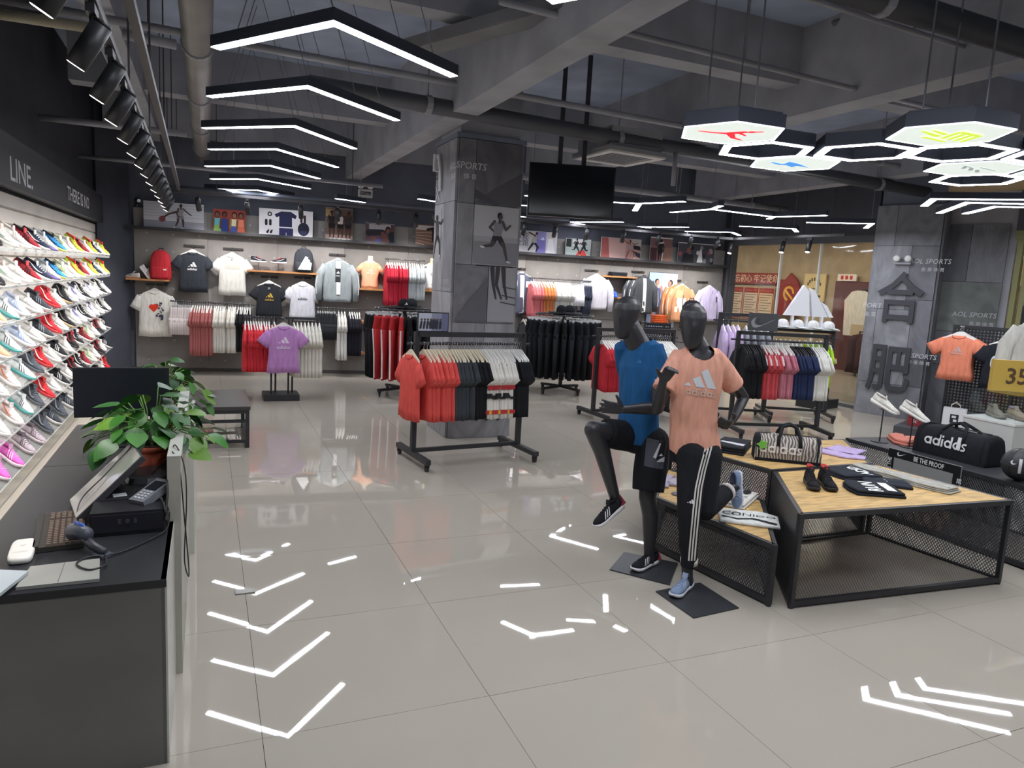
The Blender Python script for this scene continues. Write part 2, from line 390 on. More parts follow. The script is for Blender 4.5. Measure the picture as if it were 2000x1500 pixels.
# dark return wall between the shoe wall and the grey back wall
TH = atan2(-.1161, 1.0)
TW = V((cos(TH), sin(TH), 0)); NW = V((sin(TH), -cos(TH), 0))
A0 = V((-1.2, 13.970 + .1161 * 1.2, 0))
def wp(u, o, z): return A0 + TW * u + NW * o + V((0, 0, z))
b = MB(); b.box((0, 0, 2.3), (.75, .1, 4.6)); struct('trim_8', b, mat('#474a54', .7, 0, 'wear', .3), loc=(-1.46, 13.75, 0), rz=radians(58))
# ================================================================ back wall
b = MB(); b.box((5.1, .16, 2.3), (13.1, .2, 4.6)); wb = struct('wall_back', b, mat('#646875', .8, 0, 'wear', .25), loc=A0, rz=TH)
pm = [mat('#8d8987', .62, 0, 'wear', .35), mat('#878380', .62, 0, 'wear', .35), mat('#918c8a', .62, 0, 'wear', .35)]
for j, (z0, z1) in enumerate(((.02, 1.22), (1.225, 2.46), (2.47, 2.82))):
    b = MB(); b.box((0, 0, (z1 - z0) / 2), (1.176, .06, z1 - z0 - .003))
    for q, m_ in enumerate(pm):
        me = b.mesh('panel', [m_])
        for i in range(10):
            if (i * 2 + j) % 3 == q: put('panel', me, wb, (.05 + .589 + i * 1.18, .03, z0))
b = MB()
for j, z in enumerate((.2, .55, .95, 1.45, 1.75, 2.1, 2.4, 2.65)):
    for i in range(28):
        c = V((.25 + i * .42, 0, z)); b.loft([[c + V((r * cos(2 * pi * k / 8), -y, r * sin(2 * pi * k / 8))) for k in range(8)] for r, y in ((.02, 0), (.02, .008), (.011, .008), (.009, .002))])
b.build('fastener_rings', mat('#a5a29f', .4, .2), wb, kind='stuff')
b = MB(); b.box((5.82, -.11, 2.468), (11.7, .24, .028)); b.box((5.82, -.225, 2.475), (11.7, .012, .05)); struct('trim_9', b, mat('#25262b', .5), loc=A0, rz=TH)
b = MB(); b.box((5.82, .0, .03), (11.7, .03, .06)); struct('baseboard_back', b, mat('#4b4946', .5), loc=A0, rz=TH)
b = MB(); b.box((11.72, 0, 2.3), (.16, .5, 4.6)); struct('trim_10', b, mat('#3f4149', .6, 0, 'wear'), loc=A0, rz=TH)
# ================================================================ central column
MARB = ['#8f8e92', '#7c7b80', '#98979b', '#6c6b70', '#85848a']
def mm(h): return mat(h, .5, 0, 'marble', .4)
b = MB(); b.box((3.05, 8.45, 2.3), (.74, .74, 4.6)); c1 = struct('column_1', b, CONC)
def clad(parent, P, N, rects, t=.03):
    """panels in a vertical plane: P(u, z) gives the point, N the outward normal"""
    for (u0, z0, u1, z1, h) in rects:
        g = .003; b = MB(); q = [P(u0 + g, z0 + g), P(u1 - g, z0 + g), P(u1 - g, z1 - g), P(u0 + g, z1 - g)]
        n = V(N) * t; vs = [V(p) for p in q] + [V(p) + n for p in q]
        b.add(vs, [(0, 3, 2, 1), (4, 5, 6, 7), (0, 1, 5, 4), (1, 2, 6, 5), (2, 3, 7, 6), (3, 0, 4, 7)])
        b.build('panel', mm(h), parent)
CX0, CX1, CY0, CY1 = 2.66, 3.44, 8.06, 8.84
PF = lambda u, z: (CX0 + u, CY0, z); PL_ = lambda u, z: (CX0, CY1 - u, z); PR = lambda u, z: (CX1, CY0 + u, z); PB = lambda u, z: (CX1 - u, CY1, z)
clad(c1, PF, (0, -1, 0), [(0, 0, .78, .3, MARB[2]), (0, .3, .4, 1.4, MARB[0]), (.4, .3, .78, 1.4, MARB[2]), (0, 1.4, .42, 2.08, MARB[1]), (.42, 1.4, .78, 2.08, MARB[4]), (0, 2.08, .2, 2.78, MARB[0]), (.2, 2.08, .78, 2.78, MARB[2]), (0, 2.78, .2, 3.5, MARB[1]), (.2, 2.78, .78, 3.5, MARB[3])])
for pl, n in ((PL_, (-1, 0, 0)), (PR, (1, 0, 0)), (PB, (0, 1, 0))):
    clad(c1, pl, n, [(0, 0, .78, .9, MARB[0]), (0, .9, .78, 1.75, MARB[2]), (0, 1.75, .4, 2.8, MARB[2]), (.4, 1.75, .78, 2.8, MARB[4]), (0, 2.8, .78, 3.5, MARB[0])])
b = MB(); b.box((3.05, 8.45, 3.53), (.86, .86, .05)); struct('trim_11', b, DARK2)
E0 = .0305
fF = lambda u, v, t: (CX0 + u, CY0 - E0 - t, v)
fL = lambda u, v, t: (CX0 - E0 - t, CY1 - u, v)
A = Art(); A.poly('#5d5c62', [(.2, 2.79), (.78, 2.79), (.78, 3.18), (.45, 2.98)]).poly('#54535a', [(.2, 2.85), (.42, 2.79), (.55, 2.79), (.2, 2.95)])
A.rect('#b3b2b6', .21, 2.1, .77, 2.77).rect('#8b8a90', .21, 2.1, .77, 2.38).rect('#a3a2a7', .21, 2.36, .77, 2.42)
figure(A, .5, 2.12, .6, '#55504f', '#8a8890', '#3a3a3e', 'run', '#1d1b1b')
A.rect('#a5a4a9', .42, 1.42, .77, 2.07)
for x, k in ((.46, 0), (.53, .03), (.6, 0)):
    A.limb('#4c4a4c', (x, 2.05), (x + .02 - k, 1.86), .03, .02); A.limb('#4c4a4c', (x + .02 - k, 1.86), (x + .06, 1.7), .02, .012)
A.rect('#35353a', .25, 2.075, .72, 2.085).limb('#4a494d', (.6, 1.84), (.77, 1.82), .006).limb('#4a494d', (.6, 1.74), (.77, 1.71), .006).limb('#4a494d', (.58, 1.66), (.77, 1.63), .006)
A.poly('#6b6a70', [(.0, 1.42), (.41, 1.42), (.41, 1.95)])
A.text('#d8d7da', 'SPORTS', .135, 3.16, .075, 'CENTER', .15).text('#d8d7da', '体·育', .13, 3.05, .05)
for x in (.15, .32, .45, .6): A.limb('#2d2d31', (x, .3), (x + .1, .24), .012).limb('#2d2d31', (x + .02, .22), (x + .12, .29), .01)
A.build('print', fF, c1)
A = Art(); A.text('#d8d7da', 'AOL', .66, 3.16, .075, 'CENTER', .15).text('#d8d7da', '奥·莱', .69, 3.05, .05)
A.text('#b9b8bc', 'AOL SPORTS', .5, 1.84, .055, 'CENTER', .15, 0, 0, .8).text('#b9b8bc', '奥·莱·体·育', .58, 1.75, .04)
A.rect('#a9a8ac', .02, 2.1, .3, 2.75); figure(A, .15, 2.12, .58, '#3f3b3b', '#55545a', '#2c2c30', 'reach', '#1c1a1a')
A.limb('#cfd0d2', (.05, 2.84), (.22, 3.02), .008).limb('#cfd0d2', (.22, 2.84), (.05, 3.02), .008)
for k in range(5): A.limb('#4b4a4f', (.03, 3.1 + k * .05), (.24, 3.13 + k * .05), .006)
A.build('print', fL, c1)
b = MB(); b.tube([(CX0 - .05, 8.75, 3.36), (CX0 - .07, 8.62, 3.37), (CX0 - .06, 8.58, 3.2), (CX0 - .05, 8.58, 2.95)], .02, 8); b.box((CX0 - .06, 8.76, 3.3), (.06, .07, .2))
b.build('camera_bracket', mat('#d5d6d8', .4), label='small pale bracket and cable high on the central column', cat='bracket')
# ================================================================ right column with the two big characters
Q0 = V((10.40, 8.96, 0)); Q1 = V((10.77, 8.05, 0)); QT = (Q1 - Q0).normalized(); QN = V((QT.y, -QT.x, 0)); QL = (Q1 - Q0).length
if QN.x > 0: QN = -QN
b = MB(); cc = Q0 + QT * QL / 2 - QN * .36
b.box((0, 0, 2.3), (QL - .04, .68, 4.6)); c2 = struct('column_2', b, DARK2, loc=cc, rz=atan2(QT.y, QT.x))
PQ = lambda u, z: Q0 + QT * u + V((0, 0, z))
loc2 = lambda P: c2_inv @ V(P)
c2_inv = (Matrix.Translation(cc) @ Matrix.Rotation(atan2(QT.y, QT.x), 4, 'Z')).inverted()
nq = c2_inv.to_3x3() @ QN
M2 = ['#8b8c93', '#77787f', '#94959c', '#686970', '#7f8088']
clad(c2, lambda u, z: c2_inv @ PQ(u, z), nq, [(0, 0, .5, .55, M2[2]), (.5, 0, QL, .55, M2[4]), (0, .55, .16, 1.8, M2[0]), (.16, .55, .7, 1.8, M2[2]), (.7, .55, QL, 1.02, M2[3]), (.7, 1.02, QL, 1.97, M2[4]), (0, 1.8, .58, 2.84, M2[2]), (.58, 1.97, QL, 2.84, M2[1]), (.58, 1.8, .7, 1.97, M2[1]), (0, 2.84, .3, 3.5, M2[0]), (.3, 2.84, QL, 3.5, M2[4])])
QS = -QN
clad(c2, lambda u, z: c2_inv @ (Q0 + QS * u + V((0, 0, z))), c2_inv.to_3x3() @ (-QT), [(0, 0, .7, .8, M2[0]), (0, .8, .7, 2.0, M2[2]), (0, 2.0, .7, 3.5, M2[0])])
clad(c2, lambda u, z: c2_inv @ (Q1 + QS * u + V((0, 0, z))), c2_inv.to_3x3() @ QT, [(0, 0, .25, 1.2, M2[3]), (0, 1.2, .25, 3.5, M2[1])])
A = Art()
A.text('#d2d3d8', 'AOL SPORTS', .86, 2.56, .075, 'CENTER', .15).text('#d2d3d8', '奥·莱·体·育', .92, 2.44, .05)
A.text('#d2d3d8', 'PORT', .07, 1.8, .085, 'CENTER', .15).text('#d2d3d8', '奥·莱', .06, 1.66, .06)
A.text('#d2d3d8', 'AOL SPORTS', .84, 1.03, .075, 'CENTER', .15).text('#d2d3d8', '奥·莱·体·育', .9, .93, .05)
A.build('print', lambda u, v, t: c2_inv @ (PQ(u, v) + QN * (.031 + t)), c2)
def big_char(ch, u, v, h, label):
    vs, fs = text_geo(ch, h * .84, 'CENTER', 0, .006)
    zs = [p[1] for p in vs]; z0 = min(zs); k = h / (max(zs) - z0)
    c = bpy.data.curves.new('c', 'FONT'); c.body = ch; c.size = h * 1.2; c.align_x = 'CENTER'; c.extrude = .02; c.offset = .012; c.resolution_u = 2
    o = bpy.data.objects.new('c', c); COL.objects.link(o); me = bpy.data.meshes.new_from_object(o); bpy.data.objects.remove(o)
    ys = [p.co.y for p in me.vertices]; z0 = min(ys); k = h / (max(ys) - z0)
    for p in me.vertices: p.co = V((p.co.x * k * .82, -p.co.z, (p.co.y - z0) * k))
    me.materials.append(mat('#45464d', .5)); me.name = 'letter_character'
    put('letter_character', me, None, PQ(u, v) + QN * .058, atan2(QT.y, QT.x), label=label, cat='letter')
big_char('合', .5, 1.58, .84, 'big dark raised roof-like character, upper of two on the right column')
big_char('肥', .47, .42, .78, 'big dark raised two-part character, lower of two on the right column')
# recessed wall right of it, window frame and corridor
R0 = V((11.0, 8.2, 0)); R1 = V((11.35, 7.38, 0)); RT = (R1 - R0).normalized(); RN = -V((-RT.y, RT.x, 0))
if RN.x > 0: RN = -RN
b = MB(); b.box((0, 0, 2.3), (1.1, .12, 4.6)); w3 = struct('wall_right', b, CONC, loc=(R0 + R1) / 2 - RN * .1, rz=atan2(RT.y, RT.x))
w3i = (Matrix.Translation((R0 + R1) / 2 - RN * .1) @ Matrix.Rotation(atan2(RT.y, RT.x), 4, 'Z')).inverted()
clad(w3, lambda u, z: w3i @ (R0 - RN * .03 + RT * u + V((0, 0, z))), w3i.to_3x3() @ RN, [(0, 0, .45, .95, M2[3]), (.45, 0, .9, .95, M2[1]), (0, .95, .9, 1.5, M2[3]), (0, 1.5, .9, 2.3, '#6d7270'), (0, 2.3, .4, 3.2, '#5d5e66'), (.4, 2.3, .9, 3.2, M2[1])])
A = Art(); A.text('#b9bcc0', 'AOL SPORTS', .58, 1.75, .075, 'CENTER', .15).text('#b9bcc0', '奥·莱·体·育', .7, 1.62, .05)
A.build('print', lambda u, v, t: w3i @ (R0 - RN * .03 + RN * (.031 + t) + RT * u + V((0, 0, v))), w3)
# far wall behind the camera and the wall on the near right
b = MB(); b.box((5.5, -4.5, 2.3), (16, .2, 4.6)); struct('wall_front', b, mat('#8c8a88', .7, 0, 'wear'))
# ---- shop windows: one between back wall and right column, one right of the column
def window(n, P0, P1, z0, z1, posts, fm, glass_posts=()):
    P0 = V(P0); P1 = V(P1); T = (P1 - P0).normalized(); L = (P1 - P0).length
    b = MB(); b.bar(P0 + V((0, 0, z0 + .03)), P1 + V((0, 0, z0 + .03)), .09, .06); b.bar(P0 + V((0, 0, z1)), P1 + V((0, 0, z1)), .1, .14)
    for s in posts: b.bar(P0 + T * s + V((0, 0, z0)), P0 + T * s + V((0, 0, z1)), .06, .08)
    o = struct('window_%d' % n, b, fm)
    gm = mat('#eef3f2', .02, 0, 'acrylic')
    cuts = [0] + list(glass_posts) + [L]
    for a, c in zip(cuts[:-1], cuts[1:]):
        q = MB(); q.bar(P0 + T * (a + .012) + V((0, 0, (z0 + z1) / 2)), P0 + T * (c - .012) + V((0, 0, (z0 + z1) / 2)), .012, z1 - z0 - .1); q.build('pane', gm, o)
    for a in glass_posts:
        q = MB(); q.bar(P0 + T * a + V((0, 0, z0 + .05)), P0 + T * a + V((0, 0, z1 - .07)), .05, .022); q.build('glass_fin', mat('#e6e9e6', .25, 0, 'plain', .5), o)
    b = MB(); b.bar(P0 + V((0, 0, z1 + .8)), P1 + V((0, 0, z1 + .8)), .14, 1.5); struct('trim_%d' % (11 + n), b, mat('#4a4d57', .6, 0, 'wear'))
window(1, (10.36, 12.6, 0), (10.62, 9.1, 0), .0, 2.99, (0,), mat('#54565c', .5), (1.42, 2.35))
window(2, (11.42, 7.3, 0), (12.2, 4.2, 0), .0, 3.05, (.08, .2), mat('#8f9060', .4), (1.5,))
# ================================================================ outside: the mall corridor seen through the glass
b = MB(); b.box((16.05, 11.5, 2.2), (.2, 22, 4.4)); wo = struct('wall_outside', b, mat('#a9967b', .6, 0, 'wear'))
b = MB(); b.box((13.5, 11.5, 3.75), (5.4, 22, .1)); struct('ceiling_corridor', b, mat('#cdb48f', .7))
b = MB(); b.box((13.6, 9.5, .008), (4.9, 20, .012)); struct('floor_corridor', b, mat('#a89f90', .12))
b = MB(); b.box((15.9, 8.3, 1.2), (.1, 13.0, 2.4)); 
for k in range(8): b.box((15.84, 13.6 - k * .9, 1.2), (.03, .05, 2.4))
struct('trim_14', b, mat('#5e3536', .5, 0, 'wood'))
b = MB(); b.box((15.9, 5, 3.0), (.1, 9, 1.3)); struct('trim_15', b, mat('#5a3236', .5, 0, 'wood'))
b = MB(); b.box((15.8, 13.35, 1.1), (.08, .95, 2.2)); struct('door_1', b, mat('#1b1a1e', .4))
b = MB(); b.box((0, 0, 0), (.04, .62, .18)); sg = b.build('exit_sign', mat('#e8d8d2', .5), loc=(15.825, 14.4, 2.5), label='small pale sign with red marks over the dark corridor doorway', cat='sign')
A = Art()
for k in range(3): A.rect('#c0463d', -.2 + k * .15, -.05, -.11 + k * .15, .05)
A.build('marks', lambda u, v, t: (-.021 - t, -u, v), sg)
# red slogan board
b = MB(); b.box((0, 0, 0), (.05, 2.35, .34)); b.box((0, -1.5, -.12), (.05, .8, .22)); rb = b.build('slogan_board', mat('#8e2f2b', .55), loc=(15.9, 18.2, 2.42), label='long dark red slogan board with pale characters beyond the glass', cat='sign')
A = Art(); A.text('#e6cdb0', '不忘初心 牢记使命', .1, -.1, .19, 'CENTER', 0, 0, 0, 1.0)
A.build('lettering', lambda u, v, t: (-.026 - t, -u, v), rb)
for i, (y, nm) in enumerate(((18.82, 'left'), (18.12, 'middle'), (17.45, 'right'))):
    b = MB(); b.box((0, 0, 0), (.04, .66, 1.0)); o = b.build('notice_panel', mat('#c9b39a', .5), loc=(15.9, y, 1.64), label='%s cream notice panel with red border under the red slogan board' % nm, cat='notice')
    A = Art(); A.rect('#8e2f2b', -.32, -.49, .32, .49).rect('#cbb79d', -.29, -.46, .29, .33).rect('#a3463d', -.27, .37, .27, .45)
    for k in range(9): A.rect('#7d6a55', -.25, .26 - k * .08, .25 - .07 * (k % 3), .285 - k * .08)
    A.build('print', lambda u, v, t: (-.021 - t, -u, v), o)
b = MB(); b.prism([(-.45, -.5), (.45, -.5), (.5, .1), (.28, .55), (0, .75), (-.3, .45), (-.5, .1)], -.03, .03); em = b.build('crest_board', mat('#8b2a26', .5), loc=(15.84, 16.45, 1.85), rz=-pi / 2, label='dark red crest shaped board with gold ornament beyond the glass', cat='sign')
A = Art(); A.ringd('#d9a441', 0, .15, .22, .07, 14, 0, 4.6).limb('#d9a441', (-.15, .25), (.15, 0), .035); A.build('emblem', front(-.031), em)
b = MB(); b.box((0, 0, 0), (.05, .78, .78)); o = b.build('arched_sign', mat('#d3bd8c', .5), loc=(15.88, 15.55, 2.2), label='square cream sign with an arch of dark letters beyond the glass', cat='sign')
A = Art()
for k in range(7):
    a = pi * (.15 + .7 * k / 6); A.rect('#4f4433', .25 * cos(a) - .03, .25 * sin(a) - .06, .25 * cos(a) + .02, .25 * sin(a) + .03)
A.rect('#4f4433', -.25, -.27, .27, -.21).rect('#7a6a50', -.1, -.05, .1, -.01); A.build('lettering', lambda u, v, t: (-.026 - t, -u, v), o)
b = MB(); b.box((0, 0, 0), (.06, 1.5, .28)); o = b.build('shop_sign', mat('#b3a184', .5), loc=(15.3, 12.85, 1.16), label='beige shop sign band with dark letters below the corridor doorway', cat='sign')
A = Art(); A.text('#6e5f48', 'STROMBJCA', .1, -.06, .13, 'CENTER', 0, 0, 0, .95); A.build('lettering', lambda u, v, t: (-.031 - t, -u, v), o)
b = MB(); b.prism([(-.3, 0), (.3, 0), (.34, .95), (.2, 1.12), (.08, 1.16), (-.08, 1.16), (-.2, 1.12), (-.36, .9)], -.05, .05); b.build('display_coat', mat('#cfc9c0', .8, 0, 'fabric'), loc=(15.4, 13.55, 1.0), rz=-pi / 2 + .3, label='pale long coat displayed in the corridor shop doorway', cat='coat')
for i in range(5):
    b = MB(); b.loft([[V((.06 * cos(2 * pi * k / 10) * s, .42 * sin(2 * pi * k / 10) * s2, z)) for k in range(10)] for s, s2, z in ((.4, .25, 1.0), (.9, .8, .94), (1, 1, .8), (1, .95, .3), (1, 1, .0))])
    b.build('hanging_coat', fab(('#3a2326', '#42272a', '#2f1f22', '#57595c', '#7c3f3c')[i]), None, True, loc=(15.1, 12.95 - i * .24, .1 + 0), rz=.5, label='%s hanging coat from the left under the beige corridor shop sign' % ORD[i + 1], cat='coat', group='coats in the corridor shop')
b = MB(); b.cyl((15.1, 13.15, 1.14), (15.1, 11.8, 1.14), .015, None, 8); b.bar((15.1, 13.15, 0), (15.1, 13.15, 1.15), .03, .03); b.bar((15.1, 11.8, 0), (15.1, 11.8, 1.15), .03, .03); b.build('coat_rail', BLK, label='black rail carrying coats outside the glass', cat='rail')
# corridor light strips, extra unseen ones added and all widened to brighten it
for i, y in enumerate((9.5, 11.1, 12.7, 14.3, 15.9, 17.5, 7.9, 19.1, 20.7)):
    b = MB(); b.box((0, 0, 0), (.26, 1.3, .03)); o = b.build('ceiling_strip', mat('#c9c4b8', .5), loc=(13.6, y, 3.68), label='thin strip light on the corridor ceiling beyond the glass, %s of its partly added row' % ORD[i + 1], cat='light', group='corridor ceiling strips')
    q = MB(); q.box((0, 0, -.017), (.22, 1.28, .006)); q.build('diffuser', mat('#fff3dd', .5, 0, 'plain', .2, 24.), o)
class FA(Art):
    def limb(s, col, p, q, r0, r1=None, n=6): return Art.limb(s, col, (p[0], -p[1]), (q[0], -q[1]), r0, r1, n)
    def ell(s, col, u, v, ru, rv=None, n=16): return Art.ell(s, col, u, -v, ru, rv, n)
# ================================================================ pendant led lights
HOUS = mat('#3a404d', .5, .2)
def arm_poly(a, o, c, w):
    """mitred band a - o - c of width w"""
    a, o, c = V(a), V(o), V(c); d1 = (o - a).normalized(); d2 = (c - o).normalized()
    n1 = V((-d1.y, d1.x)); n2 = V((-d2.y, d2.x)); m = (n1 + n2).normalized(); k = w / 2 / max(.3, m.dot(n1))
    return [a + n1 * w / 2, o + m * k, c + n2 * w / 2, c - n2 * w / 2, o - m * k, a - n1 * w / 2]
def led_light(name, label, z, bands, w=.075, group=None, wires=()):
    """bands: lists of 2 or 3 world points (x, y)"""
    c = V(bands[0][min(1, len(bands[0]) - 1)])
    hb, db = MB(), MB()
    for bd in bands:
        bd = [V(p) - c for p in bd]
        if len(bd) == 3: P = arm_poly(*bd, w); Q = arm_poly(*bd, w * .9)
        else:
            d = (bd[1] - bd[0]).normalized(); n = V((-d.y, d.x))
            P = [bd[0] + n * w / 2, bd[1] + n * w / 2, bd[1] - n * w / 2, bd[0] - n * w / 2]; Q = [bd[0] + n * w * .45, bd[1] + n * w * .45, bd[1] - n * w * .45, bd[0] - n * w * .45]
        n = len(P); vs = [(p.x, p.y, .004) for p in P] + [(p.x, p.y, .075) for p in P]
        if n == 6: caps = [(0, 1, 4, 5), (1, 2, 3, 4), (11, 10, 7, 6), (10, 9, 8, 7)]
        else: caps = [(0, 1, 2, 3), (7, 6, 5, 4)]
        hb.add(vs, caps + [(i, (i + 1) % n, n + (i + 1) % n, n + i) for i in range(n)])
        db.add([(p.x, p.y, 0) for p in Q], [(5, 4, 1, 0), (4, 3, 2, 1)] if n == 6 else [(3, 2, 1, 0)])
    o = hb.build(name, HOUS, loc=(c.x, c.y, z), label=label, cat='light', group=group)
    db.build('diffuser', led(), o)
    for p in wires:
        q = MB(); p0 = V((p[0] - c.x, p[1] - c.y, .07)); q.tube([p0, (p0.x + p[2], p0.y + p[3], 4.6 - z)], .004, 5); q.build('suspension_wire', mat('#8d9096', .4, .5), o)
    return o
CH = [((.06, 5.29), (.67, 4.38), (1.59, 5.01), 3.33), ((.03, 6.79), (.72, 5.94), (1.6, 6.68), 3.33), ((-.02, 8.35), (.8, 7.6), (1.55, 8.47), 3.33), ((.04, 9.8), (.77, 9.17), (1.62, 10.11), 3.28),
      ((.0, 11.5), (.81, 10.68), (1.58, 11.55), 3.23), ((.08, 13.1), (.75, 12.43), (1.64, 13.1), 3.18), ((-.01, 14.85), (.87, 14.22), (1.55, 14.87), 3.15)]
for i, (l, a, r, z) in enumerate(CH):
    k = (z - 1.9163) / (3.3 - 1.9163)
    P = [V(q) * k for q in (l, a, r)]
    led_light('pendant_light', ('nearest' if i == 0 else ORD[i + 1] + ' nearest' if i < 6 else 'farthest') + ' chevron strip light of the row above the left aisle', z, [P], .078, 'chevron lights over the left aisle',
              [(P[0].x * .8 + P[1].x * .2, P[0].y * .8 + P[1].y * .2, .35, .0), (P[1].x, P[1].y, -.3, .25), (P[2].x * .8 + P[1].x * .2, P[2].y * .8 + P[1].y * .2, -.4, 0), (P[2].x * .5 + P[1].x * .5, P[2].y * .5 + P[1].y * .5, -.35, .1)] if i < 5 else ())
k8 = .8337
def s8(*pts): return [V(p) * k8 for p in pts]
ZF = 3.07
led_light('honeycomb_light', 'three-armed strip light right of the black screen', ZF, [s8((6.61, 10.43), (5.95, 10.72)), s8((6.61, 10.43), (6.93, 9.62)), s8((6.61, 10.43), (7.17, 11.44))], .085, None, [(5.6, 8.8, 0, 0)])
led_light('honeycomb_light', 'three-armed strip light hidden behind the black screen', ZF, [[(4.27, 8.65), (4.0, 9.16)], [(4.27, 8.65), (4.91, 8.62)], [(4.27, 8.65), (3.93, 8.06)]], .085)
led_light('honeycomb_light', 'branching strip light with two bends right of the screen', ZF, [s8((7.73, 11.12), (7.87, 10.14)), s8((7.64, 9.62), (7.87, 10.14)), s8((7.87, 10.14), (9.31, 10.25)), s8((9.31, 10.25), (9.64, 9.35)), s8((9.31, 10.25), (9.52, 10.6))], .08, None, [(6.56, 8.45, 0, 0)])
led_light('honeycomb_light', 'small v-shaped strip light below the black screen', ZF, [s8((8.25, 13.6), (7.57, 14.65), (8.4, 15.3))], .08, None, [(6.4, 12.1, 0, 0)])
led_light('honeycomb_light', 'faint narrow strip light above the pink poster', ZF, [s8((9.78, 13.35), (9.1, 14.25), (9.42, 14.3))], .07, None, [(7.65, 11.85, 0, 0)])
led_light('honeycomb_light', 'angled strip light above the last posters of the back wall', ZF, [s8((10.41, 14.33), (11.13, 13.54), (11.81, 14.08))], .08, None, [(9.27, 11.3, 0, 0)])
led_light('honeycomb_light', 'angled strip light in front of the glass wall top', ZF, [s8((10.19, 12.18), (11.16, 11.66), (11.72, 12.15))], .08, None, [(9.3, 9.72, 0, 0)])
led_light('honeycomb_light', 'angled strip light left of the right column top', ZF, [s8((10.35, 10.52), (11.1, 9.7), (11.75, 10.4))], .08, None, [(9.25, 8.1, 0, 0)])
led_light('honeycomb_light', 'short strip light left of the central column above the posters', 3.07, [s8((2.29, 14.38), (2.91, 14.64))], .07, None, [(2.1, 12.1, 0, 0)])
led_light('honeycomb_light', 'strip light just left of the central column edge', 3.07, [s8((3.55, 13.0), (4.3, 13.35))], .07)
led_light('honeycomb_light', 'strip light ending at the left edge of the black screen', 3.07, [[(4.0, 10.4), (5.1, 10.2)]], .07, None, [(4.6, 10.3, 0, 0)])
led_light('honeycomb_light', 'low strip light behind the right edge of the central column', 3.07, [[(4.25, 11.9), (5.3, 12.1)]], .06, None, [(4.8, 12.0, 0, 0)])
k9 = .868
for i, (nm, l, a, r) in enumerate((('nearest', (9.48, 7.43), (8.91, 6.85), (10.2, 5.6)), ('middle', (10.35, 7.84), (9.48, 6.78), (10.7, 5.9)), ('farthest', (10.61, 7.61), (10.07, 6.79), (11.2, 6.0)))):
    led_light('pendant_light', nm + ' of the three chevron strip lights at the right edge', 3.118, [[V(q) * k9 for q in (l, a, r)]], .09, 'chevron lights at the right')
led_light('pendant_light', 'chevron strip light at the very top edge of the picture', 3.33, [[(1.61, 3.53), (2.22, 2.62), (3.1, 2.5)]], .078)
# added unseen rows behind the camera, to light the room from the front
for i, (x, y) in enumerate(((.7, 2.7), (.7, 1.0), (.7, -.7), (.7, -2.4), (3.6, 1.2), (3.6, -1.2), (6.2, 1.6), (6.2, -1.0), (8.6, 3.2), (8.6, .4))):
    led_light('pendant_light', 'added chevron strip light outside the picture, %s of the fill rows behind the camera' % ORD[i + 1], 3.33, [[(x - .64, y + .88), (x, y), (x + .88, y + .7)]], .078, 'added chevron lights behind the camera')
# hexagon cluster
HZ = 2.95; HR = .478 * .747
def hexp(r): return [V((r * cos(pi / 3 * i), r * sin(pi / 3 * i), 0)) for i in range(6)]
def hexa(label, c, ringed, art=None, rods=()):
    b = MB(); P = hexp(HR)
    if ringed:
        Q = hexp(HR - .075)
        vs = P + Q + [p + V((0, 0, .09)) for p in P] + [p + V((0, 0, .09)) for p in Q]; fs = []
        for i in range(6):
            j = (i + 1) % 6; fs += [(i, j, 12 + j, 12 + i), (6 + j, 6 + i, 18 + i, 18 + j), (12 + i, 12 + j, 18 + j, 18 + i), (j, i, 6 + i, 6 + j)]
        b.add([p + V((0, 0, .004)) for p in vs], fs)
    else:
        b.loft([[p + V((0, 0, .004)) for p in P], [p + V((0, 0, .085)) for p in P]]); b.loft([[p * .93 + V((0, 0, .085)) for p in P], [p * .93 + V((0, 0, .1)) for p in P]])
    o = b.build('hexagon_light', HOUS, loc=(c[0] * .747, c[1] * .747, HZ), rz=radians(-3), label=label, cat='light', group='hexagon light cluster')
    d = MB()
    if ringed:
        P2, Q2 = hexp(HR - .006), hexp(HR - .069)
        d.add(P2 + Q2, [((i + 1) % 6, i, 6 + i, 6 + (i + 1) % 6) for i in range(6)]); d.build('diffuser', mat('#f6f8ff', .5, 0, 'plain', .2, 14.), o)
    else:
        P2, Q2 = hexp(HR - .004), hexp(HR - .022)
        d.add(P2 + Q2, [((i + 1) % 6, i, 6 + i, 6 + (i + 1) % 6) for i in range(6)]); d.build('glowing_rim', mat('#f6f8ff', .5, 0, 'plain', .2, 9.), o)
        e = MB(); e.poly(list(reversed(hexp(HR - .022)))); e.build('light_panel', mat('#dfeae4', .4, 0, 'plain', .3, PANEL), o)
        if art: art.build('emblem', lambda u, v, t: (u * .747, v * .747, -.001 - t), o, mode=lambda h: mat(h, .6, 0, 'plain', .2, .55))
    for p in rods:
        p = (p[0] * .747, p[1] * .747); q = MB(); q.cyl((p[0], p[1], .08), (p[0], p[1], 4.6 - HZ), .006, None, 6); q.build('suspension_rod', mat('#83868c', .4, .5), o)
A = FA(); R_ = '#e0303c'   # leaping figure, arms and legs spread
A.limb(R_, (-.02, .02), (.05, .12), .045, .035).ell(R_, .1, .16, .035).limb(R_, (.05, .12), (.16, .22), .022, .015).limb(R_, (.03, .08), (.14, .02), .02, .012).limb(R_, (-.02, .02), (-.14, -.02), .035, .022).limb(R_, (-.14, -.02), (-.3, -.04), .022, .012).limb(R_, (0, 0), (.1, -.1), .035, .022).limb(R_, (.1, -.1), (.22, -.14), .022, .012)
hexa('white hexagon light panel with a red leaping figure', (4.24, 5.30), False, A, ((.2, .2), (-.2, .1), (0, -.3)))
A = Art(); g = '#c3dc4a'
